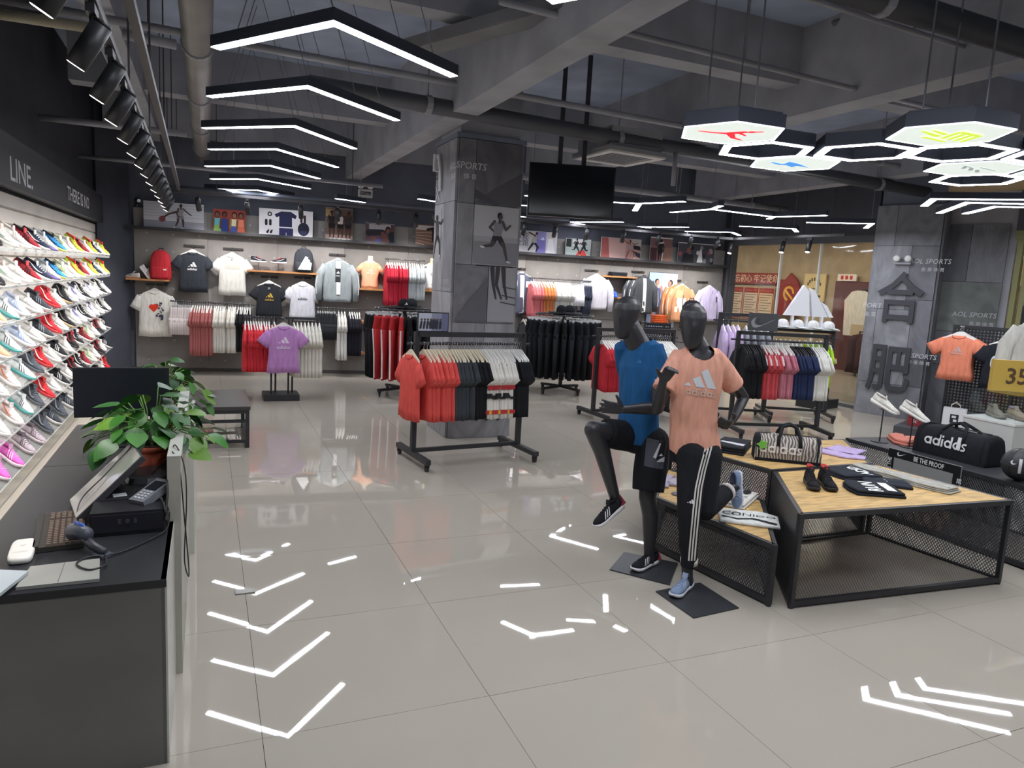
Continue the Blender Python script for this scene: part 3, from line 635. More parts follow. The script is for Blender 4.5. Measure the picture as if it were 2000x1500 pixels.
for k in range(4): A.limb(g, (-.02 + k * .075, -.12), (.06 + k * .075, .1), .022, .022)
A.limb(g, (-.28, .0), (-.05, .06), .015, .03).limb(g, (-.25, -.07), (-.06, -.02), .012, .025).limb(g, (-.02, -.14), (.2, -.12), .025).limb(g, (-.1, .14), (.16, .17), .02)
hexa('large white hexagon light panel with a yellow green striped emblem', (5.62, 4.27), False, A, ((.2, .2), (-.2, .1), (0, -.3)))
hexa('leftmost hollow hexagon ring light next to the red figure panel', (5.01, 5.73), True)
hexa('middle hollow hexagon ring light between the two emblem panels', (5.75, 5.21), True)
hexa('right hollow hexagon ring light under the yellow green panel', (6.38, 4.72), True)
A = Art(); bl = '#4b8fd8'
A.poly(bl, [(-.14, -.1), (.02, -.06), (.26, .06), (.08, .04), (.1, .14), (-.02, .08), (-.2, .1), (-.1, .02)]).limb(bl, (-.25, .03), (-.1, .08), .018, .025)
hexa('white hexagon light panel with a blue emblem in front row', (5.72, 6.08), False, A)
A = Art(); gr = '#8e9496'
for k in range(3): A.limb(gr, (-.2 + k * .12, -.05 + k * .03), (-.12 + k * .14, .04 + k * .03), .02, .02)
A.limb(gr, (-.05, -.1), (.2, -.06), .012).limb(gr, (-.25, -.08), (-.12, -.05), .012)
hexa('white hexagon light panel with a pale grey emblem at the right', (7.2, 5.12), False, A)
hexa('hollow hexagon ring light cut by the right picture edge', (7.12, 4.26), True)
hexa('hexagon light panel low at the right picture edge behind the grey emblem panel', (8.0, 4.72), False)
hexa('hollow hexagon ring light lowest at the right picture edge', (7.85, 5.55), True)
# ================================================================ track spotlights
TRK = mat('#4a484b', .5, .1, 'wear')
def track(name, label, p0, p1):
    b = MB(); b.bar(p0, p1, .045, .045); d = V(p1) - V(p0)
    for k in range(5):
        q = V(p0) + d * (k + .5) / 5; b.bar(q, (q.x, q.y, 4.6), .012, .012)
    b.build(name, TRK, label=label, cat='track')
SPM = mat('#26272b', .45, .1)
b = MB(); b.cyl((0, 0, 0), (0, 0, .2), .042, None, 16); b.cyl((0, 0, .2), (0, 0, .215), .036, None, 16); hd_me = b.mesh('lamp_head', [SPM], True)
b = MB(); b.loft([ring((0, 0, -.001), (0, 0, 1), .037, 14)][:1] * 1 + [ring((0, 0, -.003), (0, 0, 1), .03, 14)]); ln_me = b.mesh('lens', [mat('#fff8ee', .3, 0, 'plain', .3, 12.)])
b = MB(); b.box((0, 0, -.03), (.035, .13, .035)); b.cyl((0, 0, -.04), (0, 0, -.12), .012, None, 8); b.box((0, 0, -.13), (.03, .05, .05)); br_me = b.mesh('bracket', [SPM])
sp_n = [0]
def spot(loc, target, label, group, watts=SPOT, size=95, blend=1.0, col=(1, .96, .92)):
    o = thing('track_spotlight', label, 'spotlight', loc, 0, group); put('bracket', br_me, o)
    p = V((0, 0, -.14)); d = (V(target) - V(loc) - p).normalized(); q = d.to_track_quat('-Z', 'Y')
    h = put('lamp_head', hd_me, o, p + d * .13, rot=q.to_euler()); put('lens', ln_me, h)
    L = bpy.data.lights.new('spot', 'SPOT'); L.energy = watts; L.spot_size = radians(size); L.spot_blend = blend; L.shadow_soft_size = .03; L.color = col
    lo = bpy.data.objects.new('spot', L); COL.objects.link(lo); lo.parent = h; lo.location = (0, 0, -.03)
track('track_rail', 'grey spotlight track along the left wall above the shoe shelves', (-.42, 2.2, 2.98), (-.52, 12.9, 2.98))
track('cable_trunking', 'grey cable trunking beside the left spotlight track', (-.3, 2.2, 3.08), (-.4, 12.9, 3.08))
ys = [2.9, 3.62, 4.3, 4.95, 5.65, 6.35, 7.05, 7.75, 8.5, 9.3, 10.1, 10.9, 11.7, 12.5]
for i, y in enumerate(ys):
    spot((-.42 - (y - 2.2) * .0094, y, 2.96), (-1.55, y + .25, .95), 'black spotlight aimed at the shoe wall, %s from the near end of the left track' % ORD[i + 1], 'spotlights of the left track', SPOT * 1.1)
track('track_rail', 'thin black spotlight track in front of the back wall posters', wp(.4, 1.0, 3.06), wp(11.2, 1.0, 3.0))
us = [1.2, 1.95, 2.8, 3.4, 4.1, 4.75, 5.7, 6.75, 7.35, 8.0, 8.75, 9.5, 10.2, 10.8]
for i, u in enumerate(us):
    spot(wp(u, 1.0, 3.03), wp(u + .1, .1, 1.55), 'black spotlight facing the back wall, %s from the left of the back track' % ORD[i + 1], 'spotlights of the back track', SPOT * .68)
track('track_rail', 'short black spotlight track in front of the glass wall', (9.75, 12.2, 3.0), (9.95, 9.2, 3.0))
for i, y in enumerate((11.9, 10.55, 9.95)):
    spot((9.77 + (12.2 - y) * .066, y, 2.98), (9.2, y - .3, .8), '%s black spotlight from the left in front of the glass wall' % ORD[i + 1], 'spotlights of the glass wall track', SPOT * .6)
# ================================================================ screen, air conditioner, emergency lights, detector
o = thing('hanging_screen', 'large black television hung from two ceiling poles', 'television', (4.04, 7.9, 3.02), radians(-19))
b = MB(); b.box((0, 0, 0), (1.04, .05, .62)); b.build('casing', mat('#131519', .35), o)
b = MB(); b.box((0, -.027, .005), (1.0, .006, .57)); b.build('screen_panel', mat('#0d1018', .12, 0, 'plain', .6), o)
b = MB(); b.box((0, .06, .0), (.3, .07, .25)); b.bar((-.15, .07, .1), (-.15, .07, 1.6), .05, .05); b.bar((.14, .07, .1), (.14, .07, 1.6), .05, .05); b.build('ceiling_pole', mat('#33353b', .5), o)
o = thing('air_conditioner', 'square white ceiling cassette air conditioner behind the screen', 'air conditioner', (4.72, 8.0, 3.5), radians(4))
b = MB(); b.box((0, 0, .03), (.84, .84, .05)); b.box((0, 0, .17), (.74, .74, .24)); b.build('casing', mat('#8f8f92', .5), o)
b = MB()
for s in (-1, 1): b.box((s * .36, 0, -.0), (.1, .82, .03)); b.box((0, s * .36, 0), (.62, .1, .03))
b.build('outlet_frame', mat('#d7d4cf', .45), o)
b = MB()
for k in range(9): b.box((-.24 + k * .06, 0, .0), (.035, .56, .02))
b.build('intake_grille', mat('#77777b', .5), o)
def emergency(loc, rz, label, cs='#cfcfcd'):
    o = thing('emergency_light', label, 'light', loc, rz)
    b = MB(); b.box((0, 0, 0 if cs == '#cfcfcd' else .05), (.26, .07, .14 if cs == '#cfcfcd' else .03)); b.build('casing', mat(cs, .45), o)
    A = Art()
    if cs == '#cfcfcd': A.rect('#5d6064', -.1, -.03, .1, .035).rect('#cfcfcd', -.08, .0, -.02, .01).rect('#cfcfcd', .0, -.015, .07, -.005).build('lettering', front(-.0355), o)
    for s in (-1, 1):
        b = MB(); b.cyl((s * .085, .02, .13), (s * .085, -.05, .13), .03, .055, 14); b.cyl((s * .085, -.05, .13), (s * .085, -.055, .13), .05, .045, 14); b.build('lamp_head', mat('#e3e3e0', .3), o, True)
emergency(wp(3.93, .12, 3.36), TH, 'white twin-head emergency light high on the dark back wall')
emergency(PQ(.48, 2.5) + QN * .08, atan2(QT.y, QT.x), 'white twin-head emergency light on the right column', '#94959c')
for i, (p, l) in enumerate((((3.3, 4.55, 4.55), 'white round smoke detector on the ceiling above the red figure panel'), ((5.6, 5.55, 4.5), 'dark round detector on the ceiling left of the yellow green panel'))):
    b = MB(); b.cyl((0, 0, 0), (0, 0, .05), .055, .075, 16); o = b.build('smoke_detector', mat('#d9d5c8' if i == 0 else '#6b6c70', .5), None, True, loc=p, label=l, cat='detector')
    q = MB(); q.cyl((0, 0, -.02), (0, 0, 0), .03, .05, 12); q.build('sensor_cap', mat('#b9b5a8', .5), o, True)
for i, (p, rz_, l) in enumerate(((wp(.12, .04, 2.822), TH + .5, 'small dark security camera on the left end of the back wall'), (wp(11.45, .04, 2.822), TH - .4, 'small dark security camera on the right end of the back wall'))):
    o = thing('security_camera', l, 'camera', p, rz_)
    b = MB(); b.cyl((0, 0, 0), (0, 0, .06), .03, None, 10); b.ell((0, -.02, .1), (.055, .06, .055)); b.build('camera_body', mat('#2a2b30', .3), o, True)
    b = MB(); b.cyl((0, -.075, .1), (0, -.09, .1), .028, None, 12); b.build('lens', mat('#b9bcc4', .1), o)
# ================================================================ garments (built facing -y, origin on the rail they hang from)
def supr(hx, hy, n, e=.75):
    o = []
    for i in range(n):
        a = 2 * pi * i / n; c, s = cos(a), sin(a)
        o.append((hx * copysign(abs(c) ** e, c), hy * copysign(abs(s) ** e, s)))
    return o
def cloth_loft(rows, n=22, rip=.006, seed=0, e=.75, waves=5):
    """rows: (z, half width, half thickness, x centre, y centre)"""
    rnd = random.Random(seed); ph = [rnd.uniform(0, 6.28) for _ in range(4)]
    rs = []; z0, z1 = rows[0][0], rows[-1][0]
    for (z, hx, hy, cx, cy) in rows:
        k = min(1., max(0., (z0 - z) / max(.01, (z0 - z1)))); r = []
        for i, (x, y) in enumerate(supr(hx, hy, n, e)):
            a = x / max(hx, .01)
            w = rip * k * (sin(a * waves + ph[0] + z * 3) + .6 * sin(a * waves * 2.1 + ph[1] - z * 5))
            r.append(V((cx + x, cy + y + w * (1 if y < 0 else .6), z + (.006 * k * k * sin(a * 4 + ph[2])))))
        rs.append(r)
    return rs
def g_tee(w=.22, L=.66, th=.045, sl=.19, drop=.74, fit=.0, seed=0, top=-.115, rip=.007):
    """short sleeved shirt: returns MB"""
    b = MB()
    zs = [(top, .075, .012), (top - .018, .11, .018), (top - .045, .185, .026), (top - .065, w - .01, .03), (top - .12, w, th * .8), (top - .24, w - .01 - fit * .5, th), (top - .4, w - .005 - fit, th), (top - L * .85, w + .005 - fit * .3, th), (top - L, w + .01, th * .9)]
    b.loft(cloth_loft([(z, hx, hy, 0, 0) for z, hx, hy in zs], 22, rip, seed))
    for s in (-1, 1):
        p0 = V((s * (w - .06), 0, top - .105)); p1 = V((s * (w + sl * (1 - drop) - .0), -.004, top - .085 - sl * (.45 + drop * .75)))
        d = (p1 - p0).normalized(); x = V((0, 1, 0)); R = []
        for k, (t, r) in enumerate(((0, .088), (.35, .09), (.7, .092), (1, .094))):
            c = p0.lerp(p1, t); R.append(ring(c, d, th * (.55 + .25 * t), 12, r, x))
        b.loft(R)
    return b
def g_long(w=.25, L=.7, th=.06, seed=0, top=-.115, hood=False, sleeve=.6):
    b = MB()
    zs = [(top + .03, .07, .03), (top, .085, .035), (top - .02, .14, .035), (top - .05, .21, .04), (top - .075, w - .015, .045), (top - .15, w, th * .9), (top - .4, w, th), (top - L * .9, w, th), (top - L * .93, w - .01, th), (top - L, w - .015, th * .9)]
    b.loft(cloth_loft([(z, hx, hy, 0, 0) for z, hx, hy in zs], 22, .008, seed))
    for s in (-1, 1):
        P = [V((s * (w - .06), 0, top - .1)), V((s * (w + .05), -.01, top - .25)), V((s * (w + .075), -.02, top - .45)), V((s * (w + .07), -.03, top - .1 - sleeve))]
        R = []
        for k, p in enumerate(P):
            d = (P[min(k + 1, 3)] - P[max(k - 1, 0)]).normalized(); R.append(ring(p, d, (.05, .05, .047, .038)[k], 12, (.085, .078, .068, .05)[k], V((0, 1, 0))))
        b.loft(R)
    return b
def g_pants(w=.17, L=1.0, th=.05, seed=0, top=-.1, flare=0.):
    b = MB()
    b.loft(cloth_loft([(top, w, th * .7, 0, 0), (top - .04, w, th * .75, 0, 0), (top - .18, w + .02, th, 0, 0), (top - .27, w + .02, th, 0, 0)], 20, .004, seed))
    for s in (-1, 1):
        b.loft(cloth_loft([(top - .2, (w + .02) / 2, th, s * (w + .02) / 2, 0), (top - L * .6, w * .42, th * .85, s * (w * .5), 0), (top - L, w * .36 + flare, th * .7, s * (w * .5), 0)], 14, .006, seed + s))
    return b
def g_shorts(w=.18, L=.4, th=.05, seed=0, top=-.1):
    b = MB()
    b.loft(cloth_loft([(top, w - .02, th * .7, 0, 0), (top - .04, w - .02, th * .75, 0, 0), (top - .15, w + .01, th, 0, 0), (top - .24, w + .02, th, 0, 0)], 20, .005, seed))
    for s in (-1, 1): b.loft(cloth_loft([(top - .18, (w + .02) / 2, th, s * (w + .02) / 2, 0), (top - L, w * .53, th, s * (w * .56), 0)], 14, .007, seed + s))
    return b
# hanger: white plastic arms with chrome hook, two kinds
def hanger_meshes(m, clip=False):
    b = MB()
    if not clip:
        b.prism([(-.2, -.175), (-.19, -.15), (-.06, -.085), (-.02, -.06), (.02, -.06), (.06, -.085), (.19, -.15), (.2, -.175), (.1, -.135), (.04, -.115), (-.04, -.115), (-.1, -.135)], -.008, .008)
    else:
        b.box((0, 0, -.075), (.3, .012, .02))
        for s in (-1, 1): b.box((s * .12, 0, -.095), (.03, .022, .04))
    h = MB(); h.tube([(0, 0, -.07), (0, 0, -.035), (.004, 0, -.02)] + [(.018 * cos(a) , 0, .0 + .018 * sin(a)) for a in [-pi / 2 + pi * k / 6 for k in range(0, 8)]], .0028, 6)
    return b.mesh('hanger', [m]), h.mesh('hook', [CHROME], True)
HW = hanger_meshes(mat('#e9e7e2', .4)); HC = hanger_meshes(mat('#cfd0d0', .3), True); HB = hanger_meshes(mat('#2a2a2d', .4)); HT = hanger_meshes(mat('#e6dcc3', .45))
def hanger(kind, loc, rz, label, group):
    o = put('hanger', kind[0], None, loc, rz, None, None, label, 'hanger', group); put('hook', kind[1], o); return o
GM = {}
def gmesh(key, fn, *a, **k):
    if key not in GM: GM[key] = fn(*a, **k)
    return GM[key]
class Garment:
    """a garment prototype: body mesh plus children, copied along rails"""
    def __init__(s, name, cat, me, kids=()): s.name, s.cat, s.me, s.kids = name, cat, me, kids
    def put(s, loc, rz, label, group=None, sc=None):
        o = put(s.name, s.me, None, loc, rz, None, sc, label, s.cat, group)
        for n, m in s.kids: put(n, m, o)
        return o
def collar(top=-.115, r=.078, m=None, y=.02):
    b = MB(); b.tube([(r * cos(a), -y * .9 - .012 * sin(a / 2), top + .004 - .035 * max(0, sin(a)) * 1.2) for a in [pi * k / 10 for k in range(11)]], .0065, 6)
    return b.mesh('collar', [m], True)
def tee(hexc, seed=0, art=None, col=None, **k):
    b = g_tee(seed=seed, **k); me = b.mesh('hanging_tee', [fab(hexc)], True)
    kids = [('collar', collar(m=fab(col or hexc)))]
    if art:
        bv = BVHTree.FromPolygons(b.v, b.f); kids.append(('print', art.mesh('print', front(0), bvh=bv, dirn=(0, 1, 0))))
    return Garment('hanging_tee', 'shirt', me, kids)
def rail_row(protos, p0, p1, face, desc, group, hang=HW, jitter=.08, start=0, catn=None, total=None, hdesc='white'):
    """protos: list along the rail from p0 to p1; face = +1 / -1 side they look to; desc(i) gives the label"""
    p0 = V(p0); p1 = V(p1); d = (p1 - p0); a = atan2(d.y, d.x); n = len(protos)
    for i, g in enumerate(protos):
        p = p0.lerp(p1, (i + .5) / n); rz = a + face * pi / 2 + random.uniform(-jitter, jitter)
        lab = desc(i); g.put(p, rz, lab, group)
        hanger(hang, p, rz, hdesc + ' hanger of ' + lab, 'hangers ' + group.split(' ', 1)[1] if ' ' in group else group)
    return
def nth(i, what, where, first='left'): return '%s, %s from %s, %s' % (what, ORD[i + 1], first, where.replace('of the ', '', 1))
# ---------------------------------------------------------------- racks
def roll_rack(P0, P1, h, label, castor_r=.035):
    P0 = V(P0); P1 = V(P1); T = (P1 - P0).normalized(); N = V((-T.y, T.x, 0)); L = (P1 - P0).length
    o = thing('rolling_rack', label, 'rack', P0, atan2(T.y, T.x)); X = lambda x, y, z: V((x, y, z))
    for x in (0, L):
        b = MB(); b.bar((x, 0, .1), (x, 0, h), .05, .05); b.build('post', BLK, o)
        b = MB(); b.bar((x, -.42, .1), (x, .42, .1), .055, .05); f = b.build('foot', BLK, o)
        for y in (-.38, .38):
            q = MB(); q.cyl((x - .014, y, .03), (x + .014, y, .03), .03, None, 12); q.box((x, y, .06), (.05, .03, .04)); q.build('castor', mat('#1c1c1f', .35), f)
    b = MB(); b.bar((0, 0, h - .025), (L, 0, h - .025), .05, .05); b.build('top_beam', BLK, o)
    b = MB(); b.bar((0, 0, .13), (L, 0, .13), .04, .04); b.build('bottom_beam', BLK, o)
    b = MB(); b.cyl((-.1, 0, h - .12), (L + .08, 0, h - .12), .014, None, 10); 
    for k in range(int(L / .03)): b.cyl((.05 + k * .03, 0, h - .12), (.062 + k * .03, 0, h - .12), .018, None, 8)
    b.build('hanging_rail', BLK, o, kind='stuff')
    return h - .12
coral = [tee('#dd5650', s, rip=.008) for s in (1, 2, 3)]
dgrey = [tee('#3f4449', s) for s in (4, 5)]
black = [tee('#1d1e22', s) for s in (6, 7)]
pat = []
for s in range(4):
    A = Art(); rr = random.Random(s)
    pat.append(tee('#e6e2da', 20 + s, None, '#c2393c'))
    b = pat[-1].me
    bb = g_tee(seed=20 + s); bv = BVHTree.FromPolygons(bb.v, bb.f)
    cols = ['#b83a40', '#2b2a2c', '#d9b23a', '#b83a40', '#2b2a2c', '#c9a9a0']
    for k in range(9):
        u, v = rr.uniform(-.2, .2), rr.uniform(-.7, -.25); c = rr.choice(cols); A.grid(c, [(u - .03, v), (u + .02, v + .02), (u + .05, v + .14), (u, v + .12)], 3)
    pat[-1].kids.append(('print', A.mesh('print', front(0), bvh=bv, dirn=(0, 1, 0))))
    E_ = MB()   # red side panels seen edge on
    for sd in (-1, 1): E_.loft([[V((sd * (.231 + .004 * (k % 2)), -.02 + .04 * (j == 1), z)) for j in (0, 1)] + [V((sd * .222, .02, z)), V((sd * .222, -.02, z))] for k, z in enumerate((-.3, -.38, -.46))])
    pat[-1].kids.append(('side_panel', E_.mesh('side_panel', [fab('#b83a40')])))
    for c_, za, zb in (('#b83a40', -.33, -.39), ('#2b2a2c', -.5 - .02 * s, -.55), ('#d9b23a' if s == 1 else '#b83a40', -.68, -.72)):
        F_ = MB()
        for sd in (-1, 1): F_.loft([[V((sd * (.238 if za > -.4 else .2335) + dx, dy, z)) for dx, dy in ((-.012, -.034), (.006, -.03), (.006, .03), (-.012, .034))] for z in (za, zb)])
        pat[-1].kids.append(('side_patch', F_.mesh('side_patch', [fab(c_)])))
z1 = roll_rack((1.95, 7.02, 0), (3.19, 7.16, 0), 1.36, 'black rolling rack in front of the central column, full of shirts')
R0_, R1_ = V((1.95, 7.02, z1)), V((3.19, 7.16, z1))
def seg(a, c): return R0_.lerp(R1_, a), R0_.lerp(R1_, c)
FR = 'of the front rolling rack'
def row(protos, n, a, c, word, where, group, hang=HW, face=-1, hdesc='white', first='left', jitter=.08):
    s, e = seg(a, c)
    rail_row([protos[i % len(protos)] for i in range(n)], s, e, face, lambda i: nth(i, word, where, first), group, hang, jitter, hdesc=hdesc)
coral[0].put(R0_.lerp(R1_, -.045), atan2(.14, 1.24) - pi / 2 + .06, 'coral tee on the outer left end of the front rolling rack rail', 'shirts on the front rolling rack')
hanger(HT, R0_.lerp(R1_, -.045), atan2(.14, 1.24) - pi / 2 + .06, 'cream hanger of the coral tee on the outer left end of the front rolling rack', 'hangers on the front rolling rack')
row(coral, 8, .05, .29, 'coral tee', FR, 'shirts on the front rolling rack', HT, hdesc='cream')
row(dgrey, 7, .3, .47, 'dark grey tee', FR, 'shirts on the front rolling rack', HT, hdesc='cream')
row(black, 4, .48, .57, 'middle black tee', FR, 'shirts on the front rolling rack', HT, hdesc='cream')
row(pat, 12, .58, .83, 'white red patterned shirt', FR, 'shirts on the front rolling rack')
row(black, 7, .84, .99, 'right end black tee', FR, 'shirts on the front rolling rack')
# small photo sign standing on the rack top at its left end
b = MB(); b.box((0, 0, .1), (.34, .02, .2)); o = b.build('photo_sign', mat('#26262a', .4), loc=(2.12, 7.04, 1.36), rz=.1, label='small framed football photo standing on top of the front rolling rack', cat='sign')
A = Art(); A.rect('#8e93a8', -.16, .01, .16, .19).rect('#b9bccb', -.16, .01, -.02, .19).rect('#6e7391', .09, .01, .16, .19).ell('#4c4f60', 0, .08, .05)
for k in range(7): A.limb('#3a3b45', (-.14 + k * .035, .04), (-.13 + k * .034, .1), .012).ell('#5b5048', -.13 + k * .034, .125, .012)
A.build('print', front(-.0105), o)
# ---- right rolling rack
z5 = roll_rack((6.66, 7.76, 0), (7.88, 7.4, 0), 1.42, 'black rolling rack right of the peach mannequin, full of shirts')
R0_, R1_ = V((6.66, 7.76, z5)), V((7.88, 7.4, z5))
FR = 'of the right rolling rack'; GR = 'shirts on the right rolling rack'
pinkr = [tee('#c4444a', 31, None), tee('#cf5a60', 32)]
for g in pinkr:
    q = MB()
    for sd in (-1, 1): q.loft([[V((sd * x + d[0], d[1], z)) for d in ((-.004, -.045), (.004, -.045), (.004, .045), (-.004, .045))] for x, z in ((.2, -.185), (.26, -.24), (.3, -.31))])
    g.kids.append(('stripe', q.mesh('stripe', [fab('#ead7d6')])))
pink = [tee('#c9808f', 33), tee('#bd7384', 34)]; navy = [tee('#2b3658', s) for s in (35, 36)]; white = [tee('#dcdbd4', s) for s in (37, 38)]
row(black, 8, .03, .25, 'charcoal tee', FR, GR, HB, 1, 'black'); row(pinkr, 6, .26, .43, 'red striped tee', FR, GR, HW, 1); row(pink, 6, .44, .58, 'dusty pink tee', FR, GR, HW, 1)
row(navy, 9, .59, .82, 'navy tee', FR, GR, HB, 1, 'black'); row(white, 6, .83, .98, 'white tee', FR, GR, HW, 1)
b = MB(); b.box((0, 0, .13), (.42, .025, .24)); o = b.build('logo_sign', mat('#4e5156', .5), loc=(6.98, 7.67, 1.42), rz=-.28, label='dark grey sign with a silver curved tick standing on the right rolling rack', cat='sign')
A = Art(); A.swoosh('#9fa3a8', .0, .05, .36).swoosh('#4e5156', .03, .085, .27); A.build('emblem', front(-.0135), o)
# ---- rack behind the mannequins
z4 = roll_rack((5.13, 8.9, 0), (6.45, 8.95, 0), 1.33, 'black rolling rack behind the blue mannequin with red and cream shirts')
R0_, R1_ = V((5.13, 8.9, z4)), V((6.45, 8.95, z4)); FR = 'of the rack behind blue mannequin'; GR = 'shirts on the rack behind the blue mannequin'
red = [tee('#bf2f3a', s, rip=.008) for s in (41, 42)]; cream = [tee('#d8d3c3', s) for s in (43, 44)]
row(red, 9, .04, .28, 'red tee', FR, GR); row(cream, 8, .3, .5, 'cream tee', FR, GR, HB, hdesc='black')
stripe = []
for s in range(2):
    g = tee('#8c7f80', 45 + s); stripe.append(g)
row(stripe, 7, .52, .74, 'taupe tee', FR, GR, HB, hdesc='black'); row(white, 8, .76, .98, 'white tee', FR, GR)
# ---- round pants racks
PANT = {c: Garment('hanging_trousers', 'trousers', g_pants(.16, .98, .045, s).mesh('hanging_trousers', [fab(c)], True), []) for s, c in enumerate(('#17181c', '#b22f33', '#1f2228'))}
q = MB()
for sd in (-1, 1): q.loft([[V((sd * (x + .004), y, z)) for y in (-.012, .012)] + [V((sd * (x - .004), .012, z)), V((sd * (x - .004), -.012, z))] for x, z in ((.185, -.3), (.15, -.7), (.137, -1.06))])
PANT['#b22f33'].kids.append(('side_stripe', q.mesh('side_stripe', [fab('#e4d9d6')])))
def round_rack(c, r, h, label, items, where, group, a0=0.):
    o = thing('round_rack', label, 'rack', c)
    b = MB(); b.tube([(r * cos(2 * pi * k / 36), r * sin(2 * pi * k / 36), h) for k in range(37)], .012, 8); b.build('ring_rail', BLK, o, True)
    b = MB(); b.bar((0, 0, .12), (0, 0, h + .02), .05, .05); b.build('post', BLK, o)
    for k in range(4):
        a = pi / 2 * k + .35
        b = MB(); b.bar((0, 0, h), (r * cos(a), r * sin(a), h), .02, .02); b.build('spoke', BLK, o)
        b = MB(); b.bar((0, 0, .12), (.46 * cos(a), .46 * sin(a), .1), .05, .04); f = b.build('foot', BLK, o)
        q = MB(); q.cyl((.43 * cos(a) - .012, .43 * sin(a), .032), (.43 * cos(a) + .012, .43 * sin(a), .032), .03, None, 12); q.box((.43 * cos(a), .43 * sin(a), .07), (.04, .04, .04)); q.build('castor', mat('#1c1c1f', .35), f)
    n = len(items)
    for i, g in enumerate(items):
        a = a0 + 2 * pi * i / n; p = (c[0] + r * cos(a), c[1] + r * sin(a), h)
        rz = a + (pi / 2 if False else 0) + random.uniform(-.08, .08)
        lab = nth(i, ('red striped trousers' if g is PANT['#b22f33'] else 'black trousers'), where, 'front going round')
        g.put(p, rz, lab, group); hanger(HC, p, rz, 'clip hanger of ' + lab, 'clip hangers ' + group.split(' ', 1)[1])
its = [PANT['#17181c']] * 26
for i in (25, 24, 23, 22): its[i] = PANT['#b22f33']
round_rack((2.9, 11.2, 0), .46, 1.38, 'round black rack of red and black trousers left of the central column', its, 'of the left round rack', 'trousers on the left round rack', -pi / 2 - .1)
round_rack((5.78, 11.25, 0), .5, 1.38, 'round black rack of black trousers right of the central column', [PANT['#17181c'], PANT['#1f2228']] * 14, 'of the right round rack', 'trousers on the right round rack', -pi / 2)
# caps lying on top of the round racks
def cap_mesh():
    b = MB(); b.loft([[V((r * cos(2 * pi * k / 16), r * 1.08 * sin(2 * pi * k / 16), z)) for k in range(16)] for r, z in ((.088, 0), (.09, .03), (.084, .07), (.06, .105), (.025, .122))]); c = b.v; 
    q = MB(); q.loft([[V((x, y - .0, z)) for x, y, z in ((-.08, -.06, .012), (-.045, -.155, .0), (0, -.175, .002), (.045, -.155, .0), (.08, -.06, .012))], [V((x, y, z)) for x, y, z in ((-.08, -.06, .018), (-.045, -.15, .006), (0, -.17, .008), (.045, -.15, .006), (.08, -.06, .018))]])
    return b, q
CB, CQ = cap_mesh()
def cap(hexc, loc, rz, label, group=None, logo=None, brim=None):
    o = put('cap', CB.mesh('cap', [fab(hexc)], True), None, loc, rz, None, None, label, 'cap', group); put('brim', CQ.mesh('brim', [fab(brim or hexc)]), o)
    if logo:
        bv = BVHTree.FromPolygons(CB.v, CB.f); logo.build('emblem', front(0), o, bvh=bv, dirn=(0, 1, 0))
    return o
for c, h, r_ in (((2.9, 11.2), 1.39, .25), ((5.78, 11.25), 1.39, .3)):
    b = MB(); b.cyl((0, 0, 0), (0, 0, .02), r_, None, 24); b.build('top_tray', BLK, loc=(c[0], c[1], h + .02), label=('left' if c[0] < 4 else 'right') + ' round black tray carrying caps on top of a trouser rack', cat='tray')
cap('#1b1c20', (2.86, 11.1, 1.43), .1, 'black cap with white three-bar mark on the left round rack', None, Art().bars('#e8e8e8', 0, .03, .06, 2))
cap('#2a2c33', (3.03, 11.3, 1.43), 1.2, 'dark grey cap behind the marked cap on the left round rack')
cap('#1b1c20', (5.66, 11.15, 1.43), -.4, 'black cap on the left side of the right round rack tray'); cap('#24262c', (5.9, 11.3, 1.43), .8, 'charcoal cap on the right side of the right round rack tray')
# ---- purple shirt stand
o = thing('tee_stand', 'black double-post stand with a heavy base carrying the lilac shirt', 'stand', (1.0, 10.98, 0))
b = MB(); b.box((0, 0, .045), (.5, .42, .09)); b.build('base', BLK, o)
for x in (-.14, -.07, .1, .17):
    b = MB(); b.bar((x, (-.08 if x in (-.14, .1) else .06), .09), (x, (-.08 if x in (-.14, .1) else .06), 1.2), .025, .025); b.build('post', BLK, o)
b = MB(); b.bar((-.5, 0, 1.2), (.55, 0, 1.2), .03, .035); b.bar((0, 0, 1.2), (0, -.35, 1.2), .03, .03); b.build('cross_arm', BLK, o)
A = Art(); A.bars('#dcc9e0', 0, -.35, .15).word('#dcc9e0', 0, -.43, .2)
lil = tee('#b583bd', 51, A, fit=.012, drop=.62); lil.put((1.0, 10.6, 1.22), .05, 'lilac tee with three-bar print on the black double-post stand'); hanger(HW, (1.0, 10.6, 1.22), .05, 'white hanger of the lilac tee on the black stand', None)
redc = [tee('#d23a43', 52), tee('#cc343f', 53)]
R0_, R1_ = V((.5, 10.98, 1.2)), V((1.55, 10.98, 1.2))
row(redc, 12, -.01, .4, 'bright red tee', 'of the black double-post stand', 'shirts on the double-post stand', HW, -1)
crm2 = Garment('hanging_tee', 'shirt', g_tee(seed=54, L=.74).mesh('hanging_tee', [fab('#d9d6cb')], True), [('hem_panel', None)]); crm2.kids = []
row([crm2], 8, .62, 1.02, 'pale cream tee', 'of the black double-post stand', 'shirts on the double-post stand', HW, 1)
